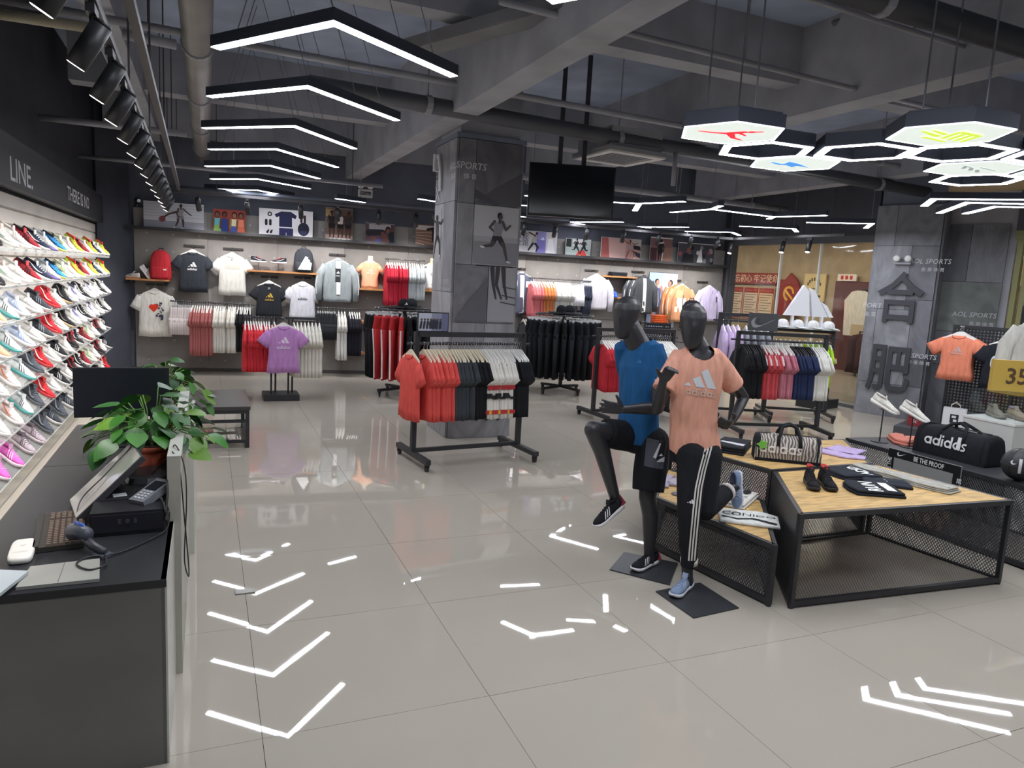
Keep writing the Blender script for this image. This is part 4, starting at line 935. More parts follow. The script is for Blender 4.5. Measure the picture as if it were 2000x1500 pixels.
# ---------------------------------------------------------------- things on the back wall
def wall_bar(u, z, w, label, o_=.0):
    b = MB(); b.box((0, -.012, 0), (w, .02, .04)); b.bar((0, -.02, 0), (0, -.2, .0), .016, .016); b.bar((0, -.2, 0), (0, -.2, .02), .03, .02)
    b.build('wall_bar', mat('#33302f', .45), loc=wp(u, o_, z), rz=TH, label=label, cat='hook bar', group='short display bars on the back wall')
def wall_hung(g, u, z, label, w=.34, yaw=0., hang=HW, o_=.2, h=True):
    wall_bar(u, z, w, 'dark bar holding the ' + label)
    g.put(wp(u, o_, z + .0), TH + yaw, label + ' hung on the back wall', 'shirts hung flat on the back wall')
    if h: hanger(hang, wp(u, o_, z), TH + yaw, 'hanger of the ' + label, 'hangers of shirts hung flat on the back wall')
A = Art(); rr = random.Random(3)
A.ell('#d8402c', -.04, -.38, .05, .045).ell('#d8402c', .02, -.37, .045, .045).poly('#d8402c', [(-.085, -.4), (.06, -.39), (-.01, -.47)])
for k in range(26): u, v = rr.uniform(.03, .13), rr.uniform(-.56, -.3); A.rect('#3c4252', u, v, u + .02, v + .02)
for k in range(8): u = rr.uniform(-.02, .12); A.rect('#3c4252', u, -.54 - .06 * rr.random(), u + .035, -.51)
wall_hung(tee('#dedcd6', 61, A, w=.26, L=.78, th=.05, rip=.011, sl=.22, drop=.75), .4, 1.52, 'white tee with a red heart print')
A = Art(); A.bars('#f0f0f0', 0, -.36, .14).word('#f0f0f0', 0, -.42, .17)
wall_hung(tee('#33373f', 62, A, w=.225, L=.68, drop=.66), 1.01, 2.22, 'charcoal tee with white three-bar print')
A = Art(); A.rect('#b9b8b1', -.12, -.36, .13, -.27, 4).text('#b9b8b2', 'adidas', 0, -.34, .045, 'CENTER', 0, 0, 0, 1.3).rect('#8d8c88', -.02, -.21, .0, -.17).rect('#8d8c88', .005, -.21, .02, -.17)
wall_hung(tee('#d3d2cc', 63, A, w=.225, L=.7, drop=.66), 1.65, 2.21, 'white tee with an embossed chest block')
A = Art(); A.bars('#b99a3f', .01, -.36, .13).word('#b99a3f', .01, -.42, .16).rect('#77777c', -.02, -.22, .02, -.18)
wall_hung(tee('#24262c', 64, A, L=.62, drop=.66), 2.27, 1.75, 'black tee with golden three-bar print', .3)
A = Art(); A.text('#5a5d66', 'adidas', 0, -.4, .04, 'CENTER', 0, .002, 0, 1.2).ell('#c9cdd8', 0, -.3, .05).ell('#c9cdd8', 0, -.47, .05, .04)
wall_hung(tee('#c6c7d0', 65, A, L=.66, drop=.68, w=.225), 2.85, 1.77, 'light grey tee with small dark wordmark', .3)
# jackets
def jacket(hexc, seed, zipc='#e8e8e8', inner=None, stripes='#e8e8e8', w=.25, L=.72, art=None, sleeve=.6):
    b = g_long(w, L, .06, seed, sleeve=sleeve); me = b.mesh('hanging_jacket', [fab(hexc)], True); kids = []
    bv = BVHTree.FromPolygons(b.v, b.f)
    A = Art()
    if inner: A.grid(inner, [(-.03, -.12 - L + .03), (.05, -.12 - L + .05), (.045, -.13), (-.045, -.13)], 6)
    elif zipc: A.rect(zipc, -.005, -.1 - L, .005, -.12, 6)
    if A.sh: kids.append(('zip_panel' if not inner else 'inner_shirt', A.mesh('zip_panel', front(0), bvh=bv, dirn=(0, 1, 0))))
    if art: kids.append(('print', art.mesh('print', front(0), bvh=bv, dirn=(0, 1, 0))))
    if stripes:
        for k in range(3):
            q = MB()
            for s in (-1, 1):
                P = [V((s * (w - .0), -.03 + .03 * k, -.19)), V((s * (w + .097), -.042 + .03 * k, -.37)), V((s * (w + .125), -.052 + .03 * k, -.57)), V((s * (w + .11), -.055 + .026 * k, -.1 - sleeve))]
                q.tube(P, .008, 5)
            kids.append(('stripe', q.mesh('stripe', [fab(stripes)])))
    return Garment('hanging_jacket', 'jacket', me, kids)
A = Art(); A.rect('#2f3238', -.045, -.5, .05, -.24, 4).bars('#f0f0f0', 0, -.34, .07, 2).word('#f0f0f0', 0, -.39, .08).rect('#ecebe8', -.02, -.72, .05, -.5, 4).rect('#e8e6e4', -.03, -.25, .05, -.12, 4)
wall_hung(jacket('#8d9599', 71, None, None, '#d7d9dc', .26, .74, A, .62), 3.46, 2.22, 'grey track jacket over a dark printed tee', .3, 0, HW, .25)
A = Art(); A.rect('#e6e7ea', .08, -.36, .2, -.24, 3).rect('#e6e7ea', -.2, -.36, -.1, -.24, 3)
wall_hung(jacket('#55596a', 72, None, '#f2f2f2', '#e6e7ea', .24, .78, A), 6.98, 2.17, 'navy grey jacket open over a long white shirt', .3, .1, HW, .25)
wall_hung(jacket('#cdcad4', 73, '#c9c6d0', None, None, .26, .66), 8.55, 2.22, 'plain white windbreaker', .3, 0, HW, .3)
wall_hung(jacket('#45484d', 74, None, '#dfe0da', '#e8e8e8', .27, .74), 9.6, 2.25, 'dark grey track jacket with white stripes', .3, .25, HB, .3)
A = Art(); A.grid('#e3ddd2', [(-.2, -.66), (.17, -.66), (.19, -.36), (-.21, -.36)], 5).grid('#f0b98d', [(-.2, -.36), (.0, -.36), (.0, -.2), (-.16, -.2)], 4).rect('#3a3a3c', -.005, -.6, .012, -.3, 4)
wall_hung(jacket('#d3976f', 75, None, None, '#f3e2d3', .27, .74, A), 10.5, 2.12, 'orange and white colour block jacket', .26, .2, HW, .3)
A = Art(); A.grid('#7d6f95', [(.02, -.3), (.06, -.22), (.09, -.16), (.05, -.2)], 3).rect('#4e4a5c', .16, -.42, .2, -.3, 2)
wall_hung(jacket('#c9bfe0', 76, '#a79bc4', None, '#efeef3', .25, .7, A), 11.15, 2.12, 'pale lilac half zip jacket', .26, .15, HW, .3)
for i in range(3):
    jacket('#8e979b', 77 + i, None, None, '#d9dbde').put(wp(3.46, .14 - i * .03, 2.22), TH + .04 * i, 'grey track jacket hung as the %s layer behind the one with the printed tee' % ORD[i + 2], 'grey track jackets on the back wall') if i < 1 else None
jacket('#cf8050', 80, None, None, '#f3e2d3').put(wp(10.44, .18, 2.12), TH + .2, 'orange striped jacket hung behind the orange and white colour block jacket')
jacket('#4b4e53', 81, None, None, '#e8e8e8').put(wp(9.52, .18, 2.25), TH + .25, 'dark striped jacket hung behind the front dark grey track jacket')
# wall rails with rows
def wall_rail(u0, u1, z, o_, label):
    b = MB(); P0, P1 = wp(u0, o_, z), wp(u1, o_, z); b.cyl(P0, P1, .013, None, 8)
    for u in (u0 + .08, u1 - .08): b.bar(wp(u, 0, z), wp(u, o_, z), .016, .02)
    b.build('wall_rail', mat('#33302f', .45), label=label, cat='rail')
    global R0_, R1_, RU
    R0_, R1_ = P0, P1; RU = (u0, u1)
def wrow(protos, n, ua, ub, word, where, hang=HW, hdesc='white', face=-1):
    k = RU[1] - RU[0]; row(protos, n, (ua - RU[0]) / k, (ub - RU[0]) / k, word, where, 'clothes ' + where.split(' ', 1)[1], hang, face, hdesc)
wsh = [Garment('hanging_shorts', 'shorts', g_shorts(seed=s, L=.46).mesh('hanging_shorts', [fab('#cfc6c6')], True)) for s in (1, 2)]
salm = [tee('#a86462', s, L=.8, rip=.009) for s in (82, 83)]; wht = [tee('#d6d3cb', s, L=.74) for s in (84, 85)]; blk2 = [tee('#191a1e', s, L=.72) for s in (86,)]
wall_rail(.66, 2.0, 1.26, .33, 'dark wall rail of white shorts and salmon tees at the left')
Wl = 'of the lower left wall rail'
wrow(wsh, 9, .68, 1.0, 'pale shorts', Wl, HC, 'clear'); wrow(salm, 9, 1.01, 1.34, 'salmon tee', Wl); wrow(wht, 6, 1.36, 1.56, 'white tee', Wl); wrow(wht, 5, 1.59, 1.73, 'off white tee', Wl); wrow(blk2, 7, 1.75, 1.97, 'black tee', Wl)
wall_rail(3.08, 3.9, 1.25, .33, 'dark wall rail of black shorts below the grey jacket')
bsh = [Garment('hanging_shorts', 'shorts', g_shorts(seed=s, L=.47).mesh('hanging_shorts', [fab('#26292d')], True)) for s in (3, 4)]
spw = [tee('#dcdad6', 87, Art().ell('#8e8c8e', -.05, -.2, .04, .03).ell('#8e8c8e', .06, -.22, .04, .03), L=.82, w=.24)]; rb_ = [tee('#22202a', 88, Art().grid('#b5324a', [(-.2, -.3), (.2, -.3), (.2, -.2), (-.2, -.2)], 3), L=.74)]
Wm = 'of the wall rail below grey jacket'
wrow(bsh, 8, 3.1, 3.43, 'black shorts', Wm, HC, 'clear'); wrow(spw, 3, 3.46, 3.62, 'white jersey', Wm); wrow(rb_, 5, 3.66, 3.88, 'black and red jersey', Wm, face=1)
wall_rail(4.3, 5.05, 2.2, .33, 'dark upper wall rail of red and grey tees left of the central column')
rd2 = [tee('#b3273a', s, L=.74, rip=.01) for s in (89, 90)]; gy2 = [tee('#b9bfc2', s, L=.62) for s in (91, 92)]
Wu = 'of the upper rail left of column'
wrow(rd2, 9, 4.32, 4.72, 'crimson tee', Wu); wrow(gy2, 7, 4.74, 5.03, 'pale grey tee', Wu)
wall_rail(7.1, 8.42, 2.0, .36, 'long dark wall rail of pink, orange and white clothes right of the column')
pk = [tee('#d9757b', 93), tee('#dc7f80', 94)]; og = [tee('#cf8250', 95)]; w3_ = [tee('#c6c4c1', 96), tee('#cfcdca', 97)]; ws2 = [Garment('hanging_shorts', 'shorts', g_shorts(seed=5).mesh('hanging_shorts', [fab('#dcdce2')], True))]; nv2 = [Garment('hanging_shorts', 'shorts', g_pants(.16, .62, .045, 6).mesh('hanging_shorts', [fab('#3b4152')], True))]
Wr = 'of the wall rail right of column'
wrow(pk, 5, 7.12, 7.35, 'pink tee', Wr); wrow(og, 5, 7.36, 7.6, 'orange tee', Wr); wrow(w3_, 10, 7.62, 7.98, 'white tee', Wr); wrow(ws2, 5, 8.0, 8.2, 'white shorts', Wr, HC, 'clear'); wrow(nv2, 4, 8.21, 8.38, 'navy shorts', Wr, HC, 'clear')
wall_rail(7.0, 8.6, 1.25, .33, 'low dark wall rail hidden behind the right trouser rack')
wrow(dgrey, 5, 7.02, 7.25, 'dark tee', 'of the low rail right of column', HW); wrow(w3_, 5, 7.27, 7.5, 'white tee', 'of the low rail right of column')
# wooden shelves
WOOD = mat('#b9804f', .5, 0, 'wood')
def shelf(u0, u1, z, label, d=.3):
    b = MB(); b.box(((u1 - u0) / 2, -d / 2, 0), (u1 - u0, d, .03)); o = b.build('wall_shelf', WOOD, loc=wp(u0, .0, z), rz=TH, label=label, cat='shelf')
    for x in (.08, u1 - u0 - .08):
        q = MB(); q.bar((x, -.01, -.06), (x, -d * .8, -.022), .02, .02); q.build('shelf_bracket', mat('#33302f', .45), o)
shelf(-.03, .64, 1.6, 'orange wooden wall shelf with the red backpack'); shelf(1.9, 3.12, 1.85, 'long orange wooden wall shelf with shoes on pins and a backpack'); shelf(3.78, 4.4, 1.62, 'orange wooden wall shelf under the peach bust')
shelf(4.98, 5.4, 1.65, 'short orange wooden wall shelf beside the column under the white bust'); shelf(8.68, 9.46, 2.12, 'orange wooden wall shelf with folded dark clothes at the right'); shelf(8.6, 9.4, 1.69, 'orange wooden wall shelf with the blue cap'); shelf(3.7, 4.2, 1.0, 'low orange wooden wall shelf below the peach bust'); shelf(3.55, 4.1, .42, 'lowest orange wooden wall shelf left of the trouser rack')
cap('#3d68c4', wp(9.0, .17, 1.705), TH, 'bright blue cap on the right wooden wall shelf', None, Art().rect('#dfe6f5', -.03, .03, .03, .045))
# busts
def bust(u, z, top, label, art):
    o = thing('display_bust', label, 'bust', wp(u, .16, z), TH)
    b = MB(); b.loft(cloth_loft([(.6, .045, .045, 0, 0), (.52, .05, .05, 0, 0), (.49, .1, .055, 0, 0), (.46, .16, .06, 0, 0), (.38, .17, .085, 0, 0), (.2, .135, .08, 0, 0), (.08, .16, .085, 0, 0), (0, .165, .085, 0, 0)][::1], 20, 0, 0, .9)); b.build('torso', mat('#dccbb2', .5), o, True)
    q = MB(); q.loft(cloth_loft([(.475, .14, .07, 0, 0), (.45, .175, .075, 0, 0), (.38, .18, .095, 0, 0), (.2, .148, .092, 0, 0), (.06, .165, .098, 0, 0), (.02, .15, .1, 0, 0)], 20, .008, 3, .9))
    for s in (-1, 1): q.loft([ring((s * .13, 0, .41), (s * .8, 0, -.6), .06, 10), ring((s * .235, -.005, .31), (s * .8, 0, -.6), .055, 10)])
    t = q.build('shirt', fab(top), o, True); bv = BVHTree.FromPolygons(q.v, q.f); art.build('print', front(0), o, bvh=bv, dirn=(0, 1, 0))
bust(4.05, 1.635, '#e9a987', 'headless bust in a peach tee on the back wall shelf', Art().bars('#f4e3d6', 0, .32, .08, 2).rect('#f4e3d6', -.07, .28, .08, .29, 3))
bust(5.22, 1.665, '#e4e2e2', 'headless bust in a white tee beside the central column', Art().ringd('#8f9094', -.02, .3, .025, .01).ringd('#8f9094', .03, .3, .025, .01).limb('#8f9094', (-.02, .1), (.06, .2), .008).limb('#8f9094', (.02, .08), (.09, .16), .008))
# backpacks
def backpack(loc, rz, hexc, label, art, w=.17, h=.44, pockets=True, hx2=None, sc=1):
    o = thing('backpack', label, 'backpack', loc, rz); o.scale = (sc, sc, sc)
    prof = [(0, .9), (.02, 1), (.25 * h, 1.03), (.6 * h, .98), (.8 * h, .88), (.93 * h, .66), (h, .3)]
    b = MB(); b.loft([[V((x, y, z)) for x, y in supr(w * k, .1 * (.5 + .5 * k), 24, .6)] for z, k in prof]); bd = b.build('body', fab(hexc), o, True)
    bv = BVHTree.FromPolygons(b.v, b.f)
    q = MB(); q.loft([[V((x, y - .09, z)) for x, y in supr(w * .82 * k, .05 * k, 20, .6)] for z, k in ((.02, .9), (.05, 1), (.36 * h, 1), (.42 * h, .9))]); q.build('front_pocket', fab(hx2 or hexc), o, True)
    q = MB()
    for s in (-1, 1): q.tube([(s * w * .45, .09, h * .86), (s * w * .6, .16, h * .6), (s * w * .7, .13, h * .2), (s * w * .75, .08, h * .06)], .018, 6)
    q.build('strap', fab('#26272b'), o, kind='stuff')
    q = MB(); q.tube([(-.04, .05, h * .96), (-.03, .04, h + .03), (.03, .04, h + .03), (.04, .05, h * .96)], .008, 6); q.build('handle', fab('#26272b'), o)
    q = MB(); q.tube([(w * k * cos(a), -.075 * k2, h * (.3 + .62 * sin(a))) for a, k, k2 in [(pi * t / 12, .86, 1.02) for t in range(13)]], .004, 5); q.build('zip', mat('#3b3b40', .4), o)
    if art:
        q2 = MB(); bv2 = BVHTree.FromPolygons(b.v, b.f); art.build('print', front(0), o, bvh=bv2, dirn=(0, 1, 0), off=.004 if not pockets else .05)
backpack(wp(.5, .19, 1.615), TH, '#c2333c', 'red backpack with white label on the left wooden wall shelf', Art().rect('#f0e9e6', .06, .16, .11, .18, 2), .165, .5)
A = Art()
for k in range(3): A.grid('#e8e8ea', [(-.1 + k * .075, .05), (-.03 + k * .075, .05), (.08 + k * .03, .21 + .06 - k * .05), (.03 + k * .03, .27 - k * .04 + .02)], 4)
backpack(wp(2.86, .19, 1.865), TH, '#3a3d44', 'dark backpack with big white bars on the long wooden wall shelf', A, .17, .43, True, '#43464d')
# folded clothes
def folded(loc, rz, cols, label, w=.28, d=.3, group=None, name='folded_clothes'):
    for i, c in enumerate(cols):
        b = MB(); z = i * .028; b.loft([[V((x, y, zz)) for x, y in supr(w / 2 * k, d / 2 * k, 20, .5)] for zz, k in ((0, .96), (.008, 1), (.02, 1), (.027, .95))])
        q = b.build(name, fab(c), None, True, loc=(loc[0], loc[1], loc[2] + z), rz=rz + random.uniform(-.06, .06), label=(label if len(cols) == 1 else '%s, %s from the bottom of its stack' % (label, ORD[i + 1])), cat='folded clothes', group=group)
        e = MB(); e.tube([(x * 1.005, y * 1.005, .012) for x, y in supr(w / 2, d / 2, 20, .5)][9:22], .004, 5); e.build('fold_edge', fab(c), q)
folded(wp(9.08, .15, 2.135), TH, ['#2a2c31', '#24262b', '#33363c'], 'folded dark top, right upper wall shelf', .38, .24, 'folded clothes on the right upper wooden shelf')
folded(wp(4.25, .15, 1.015), TH, ['#2b2e33'], 'folded dark top on the low wooden wall shelf'); folded(wp(3.85, .15, 1.015), TH, ['#dcb49c'], 'folded peach top on the low wooden wall shelf', .2, .22); folded(wp(3.8, .15, .435), TH, ['#cfc6bd'], 'folded beige top on the lowest wooden wall shelf')
# posters on the ledge, printed boards
def poster(u0, z0, u1, z1, label, art, o_=.07, fr=None, tilt=.04):
    b = MB(); w, h = u1 - u0, z1 - z0; b.box((0, 0, h / 2), (w, .02, h)); o = b.build('poster_board', mat(fr or '#d9d6d2', .5), loc=wp((u0 + u1) / 2, o_ + .04, z0), rot=(-tilt * 0, 0, TH), label=label, cat='poster')
    art.build('print', lambda u, v, t: (u, -.0105 - t, v), o); return o
ZL = 2.485
def bg(w, h, c): A = Art(); A.rect(c, -w / 2, .0, w / 2, h); return A
w, h = .95, .44; A = bg(w, h, '#b3b3b8'); A.rect('#8e8f99', -w / 2, 0, w / 2, .14).rect('#c7c6ca', -w / 2, .14, w / 2, .15)
for k in range(5): A.rect('#a3a4ac', -w / 2, .2 + k * .05, w / 2, .215 + k * .05)
figure(A, .12, .02, .46, '#4c3a36', '#8b8990', '#77757c', 'lean', '#1b1717', -1); A.limb('#4c3a36', (.06, .3), (-.08, .25), .018, .014).limb('#4c3a36', (-.08, .25), (-.15, .2), .014).ell('#7d4048', -.18, .16, .05)
poster(.23, ZL, 1.18, 2.93, 'wide grey poster of a crouching player dribbling a ball', A)
w, h = .54, .4; A = bg(w, h, '#8a4038')
for u, c, c2_, sk in ((-.2, '#5fa6ad', '#7da05a', '#6b4a3c'), (-.08, '#2f3f7d', '#2f3f7d', '#5b3d33'), (.08, '#d6cfa6', '#4a61a0', '#8a6552'), (.19, '#d97c62', '#c86a52', '#7a5444')):
    A.rect(c, u - .055, .1, u + .055, .24).rect(c2_, u - .06, 0, u + .06, .12).limb(sk, (u - .06, .22), (u - .07, .08), .018).limb(sk, (u + .06, .22), (u + .07, .08), .018).ell('#241a18', u, .31, .045, .055).ell(sk, u, .3, .032, .042)
poster(1.33, ZL, 1.87, 2.88, 'colourful poster of four women in bright sports tops', A)
w, h = .92, .47; A = bg(w, h, '#dbd9dc')
A.poly('#2b2c4a', [(-.12, .17), (.1, .17), (.1, .34), (.16, .32), (.18, .38), (.08, .44), (-.08, .44), (-.2, .38), (-.17, .33), (-.12, .35)]).rect('#34345c', -.12, .02, .12, .15).rect('#dbd9dc', -.005, .02, .005, .07)
A.ell('#2b2c3c', .3, .15, .1, .12).rect('#3d3e5e', .24, .05, .36, .12)
for k in range(2): A.limb('#3a2a34', (.26 + k * .06, .28), (.26 + k * .06, .38), .02).limb('#26262c', (-.34 + k * .07, .2), (-.34 + k * .07, .27), .022).limb('#26262c', (-.32 + k * .06, .06), (-.3 + k * .06, .1), .02, .012)
A.ringd('#26262c', -.28, .38, .04, .02)
poster(2.09, ZL, 3.01, 2.96, 'white poster of dark sports gear laid out flat', A)
w, h = .49, .57; A = bg(w, h, '#77675f'); A.rect('#a89490', -w / 2, 0, w / 2, .1).rect('#b79c74', -.24, .42, -.12, .55)
for u, m_, t_ in ((-.13, 1, '#2f2c30'), (.02, 1, '#c9c6c6'), (.16, -1, '#38363c')): figure(A, u, .02, .52, '#5d4138', t_, '#232328', 'stand', '#1a1615', m_)
poster(3.23, ZL, 3.72, 3.06, 'tall brown poster of three athletes standing together', A)
w, h = .53, .37; A = bg(w, h, '#5d4650'); A.rect('#a9a6aa', -.2, .26, .2, .36).rect('#27303a', .16, 0, .26, .24).limb('#33313a', (-.2, .2), (.05, .22), .06, .05).limb('#7a4c3e', (.05, .2), (.16, .06), .03, .02).limb('#7a4c3e', (-.12, .12), (-.02, .02), .025).ell('#231a1a', .15, .27, .05, .06).ell('#7a4c3e', .15, .25, .035, .045).ell('#4a4f8a', -.03, .05, .05)
poster(3.95, ZL - .02, 4.48, 2.84, 'dark poster of an athlete sitting low on the ground', A)
w, h = .4, .4; A = bg(w, h, '#7f6255'); A.rect('#b9b4b2', -.2, .3, .2, .38)
for k in range(6): A.limb('#c7b0a2', (-.2, .24 - k * .045), (.2, .26 - k * .075), .004)
A.limb('#2b2226', (.02, .31), (.16, .34), .025).limb('#2b2226', (.12, .3), (.12, .1), .018, .012).limb('#2b2226', (.17, .3), (.19, .14), .015)
poster(4.89, ZL, 5.29, 2.88, 'poster of a sprinter at the start line of a running track', A)
w, h = .87, .43; A = bg(w, h, '#c3c0c6'); A.rect('#7a75b4', .0, 0, .2, .28).rect('#8f8ac2', .0, .28, .2, .43).poly('#dad8dd', [(.22, 0), (.4, 0), (.34, .3), (.25, .3)]).bars('#dcdaf0', .12, .27, .1, 1)
A.text('#565a72', '效能', -.3, .28, .1).text('#565a72', '全馆', -.3, .15, .1).limb('#2a2b34', (-.05, .22), (-.16, .06), .025, .015).limb('#2a2b34', (-.05, .22), (.04, .12), .025, .018).limb('#2a2b34', (.04, .12), (.0, .04), .018, .012).limb('#a8a398', (-.05, .24), (-.02, .36), .04, .03).limb('#5d4a40', (-.02, .34), (-.16, .4), .015).ell('#31262a', -.0, .39, .025)
poster(6.85, ZL, 7.72, 2.92, 'lilac and white poster with a leaping athlete and dark characters', A)
w, h = .53, .34; A = bg(w, h, '#9aa5a4'); A.rect('#c6c6c4', -.12, .2, .12, .33).rect('#2a2a2e', -.26, .18, -.15, .34).poly('#c9473f', [(-.06, 0), (.2, 0), (.14, .12), (.02, .12)])
for u, m_ in ((-.05, 1), (.12, -1)): figure(A, u, .02, .34, '#2f2725', '#24242a', '#24242a', 'run', '#171313', m_)
poster(7.91, ZL, 8.45, 2.83, 'poster of dark runners with a bright red patch', A)
w, h = .88, .42; A = bg(w, h, '#b98f8b'); A.rect('#cba6a2', -.3, .0, .1, .42).poly('#a85f5d', [(-.44, 0), (-.25, 0), (-.3, .42), (-.44, .42)]).rect('#bdb7b4', .2, .3, .44, .42); figure(A, .2, .0, .42, '#8a5a4a', '#a99494', '#9c7f7a', 'reach', '#2a1c1a'); A.poly('#2b2a33', [(.26, .3), (.42, .28), (.44, .2), (.28, .22)]).poly('#3a3944', [(.28, .18), (.43, .14), (.44, .04), (.34, .08)])
poster(8.68, ZL, 9.57, 2.91, 'wide pink poster of a dancer with outstretched arms', A)
w, h = .5, .5; A = bg(w, h, '#7d5c5e'); A.rect('#8a6a5e', .0, 0, .25, .32).rect('#4a3036', -.25, .0, -.1, .3); figure(A, -.02, .0, .5, '#3a2a28', '#232329', '#232329', 'stand', '#141112'); A.limb('#c9bfc0', (.02, .02), (.03, .2), .012).limb('#d8d4d4', (-.06, .4), (.04, .42), .012)
poster(9.79, ZL - .02, 10.29, 2.99, 'dark red poster of an athlete standing in black', A)
w, h = .86, .42; A = bg(w, h, '#4a4a52'); rr = random.Random(5)
for k in range(16): A.ell(rr.choice(['#2b2b31', '#8c8c92', '#4d6fae', '#c8c8cc', '#a04a55', '#2b2b31']), rr.uniform(-.4, .4), rr.uniform(.05, .38), .04, .05, 7)
A.poly('#d3d2d4', [(.02, .04), (.16, .04), (.12, .3), (.08, .32)]).poly('#2a2a30', [(-.36, 0), (-.05, 0), (-.08, .2), (-.3, .22)]).ell('#8a5a52', -.19, .28, .05, .06)
poster(10.44, ZL, 11.3, 2.92, 'crowded dark poster of fans at the right end of the back wall', A)
w, h = .66, 1.14; A = bg(w, h, '#a9bbe0'); A.rect('#c9d6ea', 0, 0, .33, h); figure(A, -.14, .06, .98, '#b58a78', '#5d6488', '#7f93c4', 'stand', '#33282a'); figure(A, .16, .05, .98, '#b58a78', '#3f65b8', '#7c8fc8', 'stand', '#33282a', -1)
poster(9.84, 1.12, 10.5, 2.27, 'tall blue lightbox poster of two people in sportswear', A, .03, '#3a3a40')
# ================================================================ trainers
XS = [-.138, -.125, -.085, -.03, .03, .075, .11, .13, .138]
def shoe_geo(hi=0.):
    so = MB(); hw = [.016, .029, .034, .033, .04, .046, .04, .026, .012]; zt = [.036, .036, .034, .029, .026, .025, .027, .03, .032]; zb = [.012, .002, 0, .002, 0, 0, .004, .012, .02]
    so.loft([[V((x, y * h, z)) for y, z in ((-.85, b_), (0, b_), (.85, b_), (1, b_ + (t_ - b_) * .35), (.97, t_), (0, t_), (-.97, t_), (-1, b_ + (t_ - b_) * .35))] for x, h, t_, b_ in zip(XS, hw, zt, zb)])
    xs = [-.134, -.122, -.09, -.05, -.01, .03, .07, .1, .124, .134]; uw = [.014, .027, .032, .031, .033, .038, .042, .037, .024, .011]
    tz = [.092 + hi, .1 + hi, .098 + hi, .09 + hi * .9, .088 + hi * .5, .072, .06, .053, .045, .038]
    def surf(x, t):
        for i in range(len(xs) - 1):
            if xs[i] <= x <= xs[i + 1] or i == len(xs) - 2:
                k = (x - xs[i]) / (xs[i + 1] - xs[i]); w = uw[i] + (uw[i + 1] - uw[i]) * k; z = tz[i] + (tz[i + 1] - tz[i]) * k; break
        s = sin(t); nar = 1 - (.42 if x < .0 else .25) * max(0, s) ** 1.5
        return V((x, w * cos(t) * nar if abs(cos(t)) > 1e-6 else 0, .026 + (z - .026) * (s ** .8 if s > 0 else 0)))
    up = MB(); up.loft([[surf(x, pi * k / 10) for k in range(11)] for x in xs])
    ln = MB(); ln.loft([[V((-.078 + r * .048 * cos(a), r * .021 * sin(a), .0965 + hi + z + (-.004 * cos(a)))) for a in [2 * pi * k / 12 for k in range(12)]] for r, z in ((1.12, -.006), (1.1, .006), (.86, .006), (.8, -.0))])
    la = MB()
    for k in range(5):
        x = -.018 + k * .019; P = [surf(x, pi * t) + V((0, 0, .002)) for t in (.28, .38, .5, .62, .72)]
        la.tube(P, .0032, 5)
    tg = surf(-.025, pi / 2); la.box(tg + V((-.006, 0, .012)), (.008, .036, .035), 0, Matrix.Rotation(-.5, 3, 'Y'))
    def strp(mode):
        q = MB()
        for s in (-1, 1):
            if mode == 'bars':
                for k in range(3):
                    x0 = -.02 + k * .022; P = []
                    for j in range(5):
                        t = .04 + .3 * j / 4; x = x0 + .03 - .035 * j / 4
                        for dx in (0, .009):
                            p = surf(x + dx, pi * t if s > 0 else pi * (1 - t)); P.append(p + V((0, s * .0022, .001)))
                    q.add(P, [(2 * j, 2 * j + 1, 2 * j + 3, 2 * j + 2) for j in range(4)])
            else:
                P = []
                for j in range(8):
                    u = j / 7; x = -.1 + .15 * u; t = .2 - .16 * sin(pi * min(1, u * 1.15)) * (1 if u < .8 else .8) + .12 * (1 - u) * 0
                    t = .26 - .2 * u if u < .25 else .21 - .17 * sin((u - .25) * 3.2) * .9; w_ = .016 * (1 - abs(u - .62) * 1.3)
                    for dt in (0, .02 + max(0, w_) * 2.2): 
                        p = surf(x, pi * (t + dt) if s > 0 else pi * (1 - t - dt)); P.append(p + V((0, s * .0022, .001)))
                q.add(P, [(2 * j, 2 * j + 1, 2 * j + 3, 2 * j + 2) for j in range(7)])
        return q
    return dict(upper=up, sole=so, lining=ln, laces=la, bars=strp('bars'), tick=strp('tick'))
SG = {0.: shoe_geo(), .03: shoe_geo(.03)}
SME = {}
def sm(hi, part, m):
    k = (hi, part, m.name)
    if k not in SME: SME[k] = SG[hi][part].mesh({'upper': 'trainer', 'bars': 'stripe', 'tick': 'stripe'}.get(part, part), [m], part in ('upper', 'sole', 'lining'))
    return SME[k]
def trainer(spec, loc, rz=0., label=None, group=None, rot=None, parent=None, sc=None, name='trainer'):
    """spec: (upper, sole, accent, lining, laces, stripe kind, high top)"""
    up, so, ac, li, la, kind, hi = spec
    o = put(name, sm(hi, 'upper', fab(up)), parent, loc, rz, rot, sc, label, None if parent else 'shoe', group)
    put('sole', sm(hi, 'sole', mat(so, .5)), o); put('lining', sm(hi, 'lining', fab(li)), o); put('laces', sm(hi, 'laces', fab(la)), o)
    if kind: put('stripe', sm(hi, kind, mat(ac, .5)), o)
    return o
W_, K_ = '#dcdad7', '#232428'
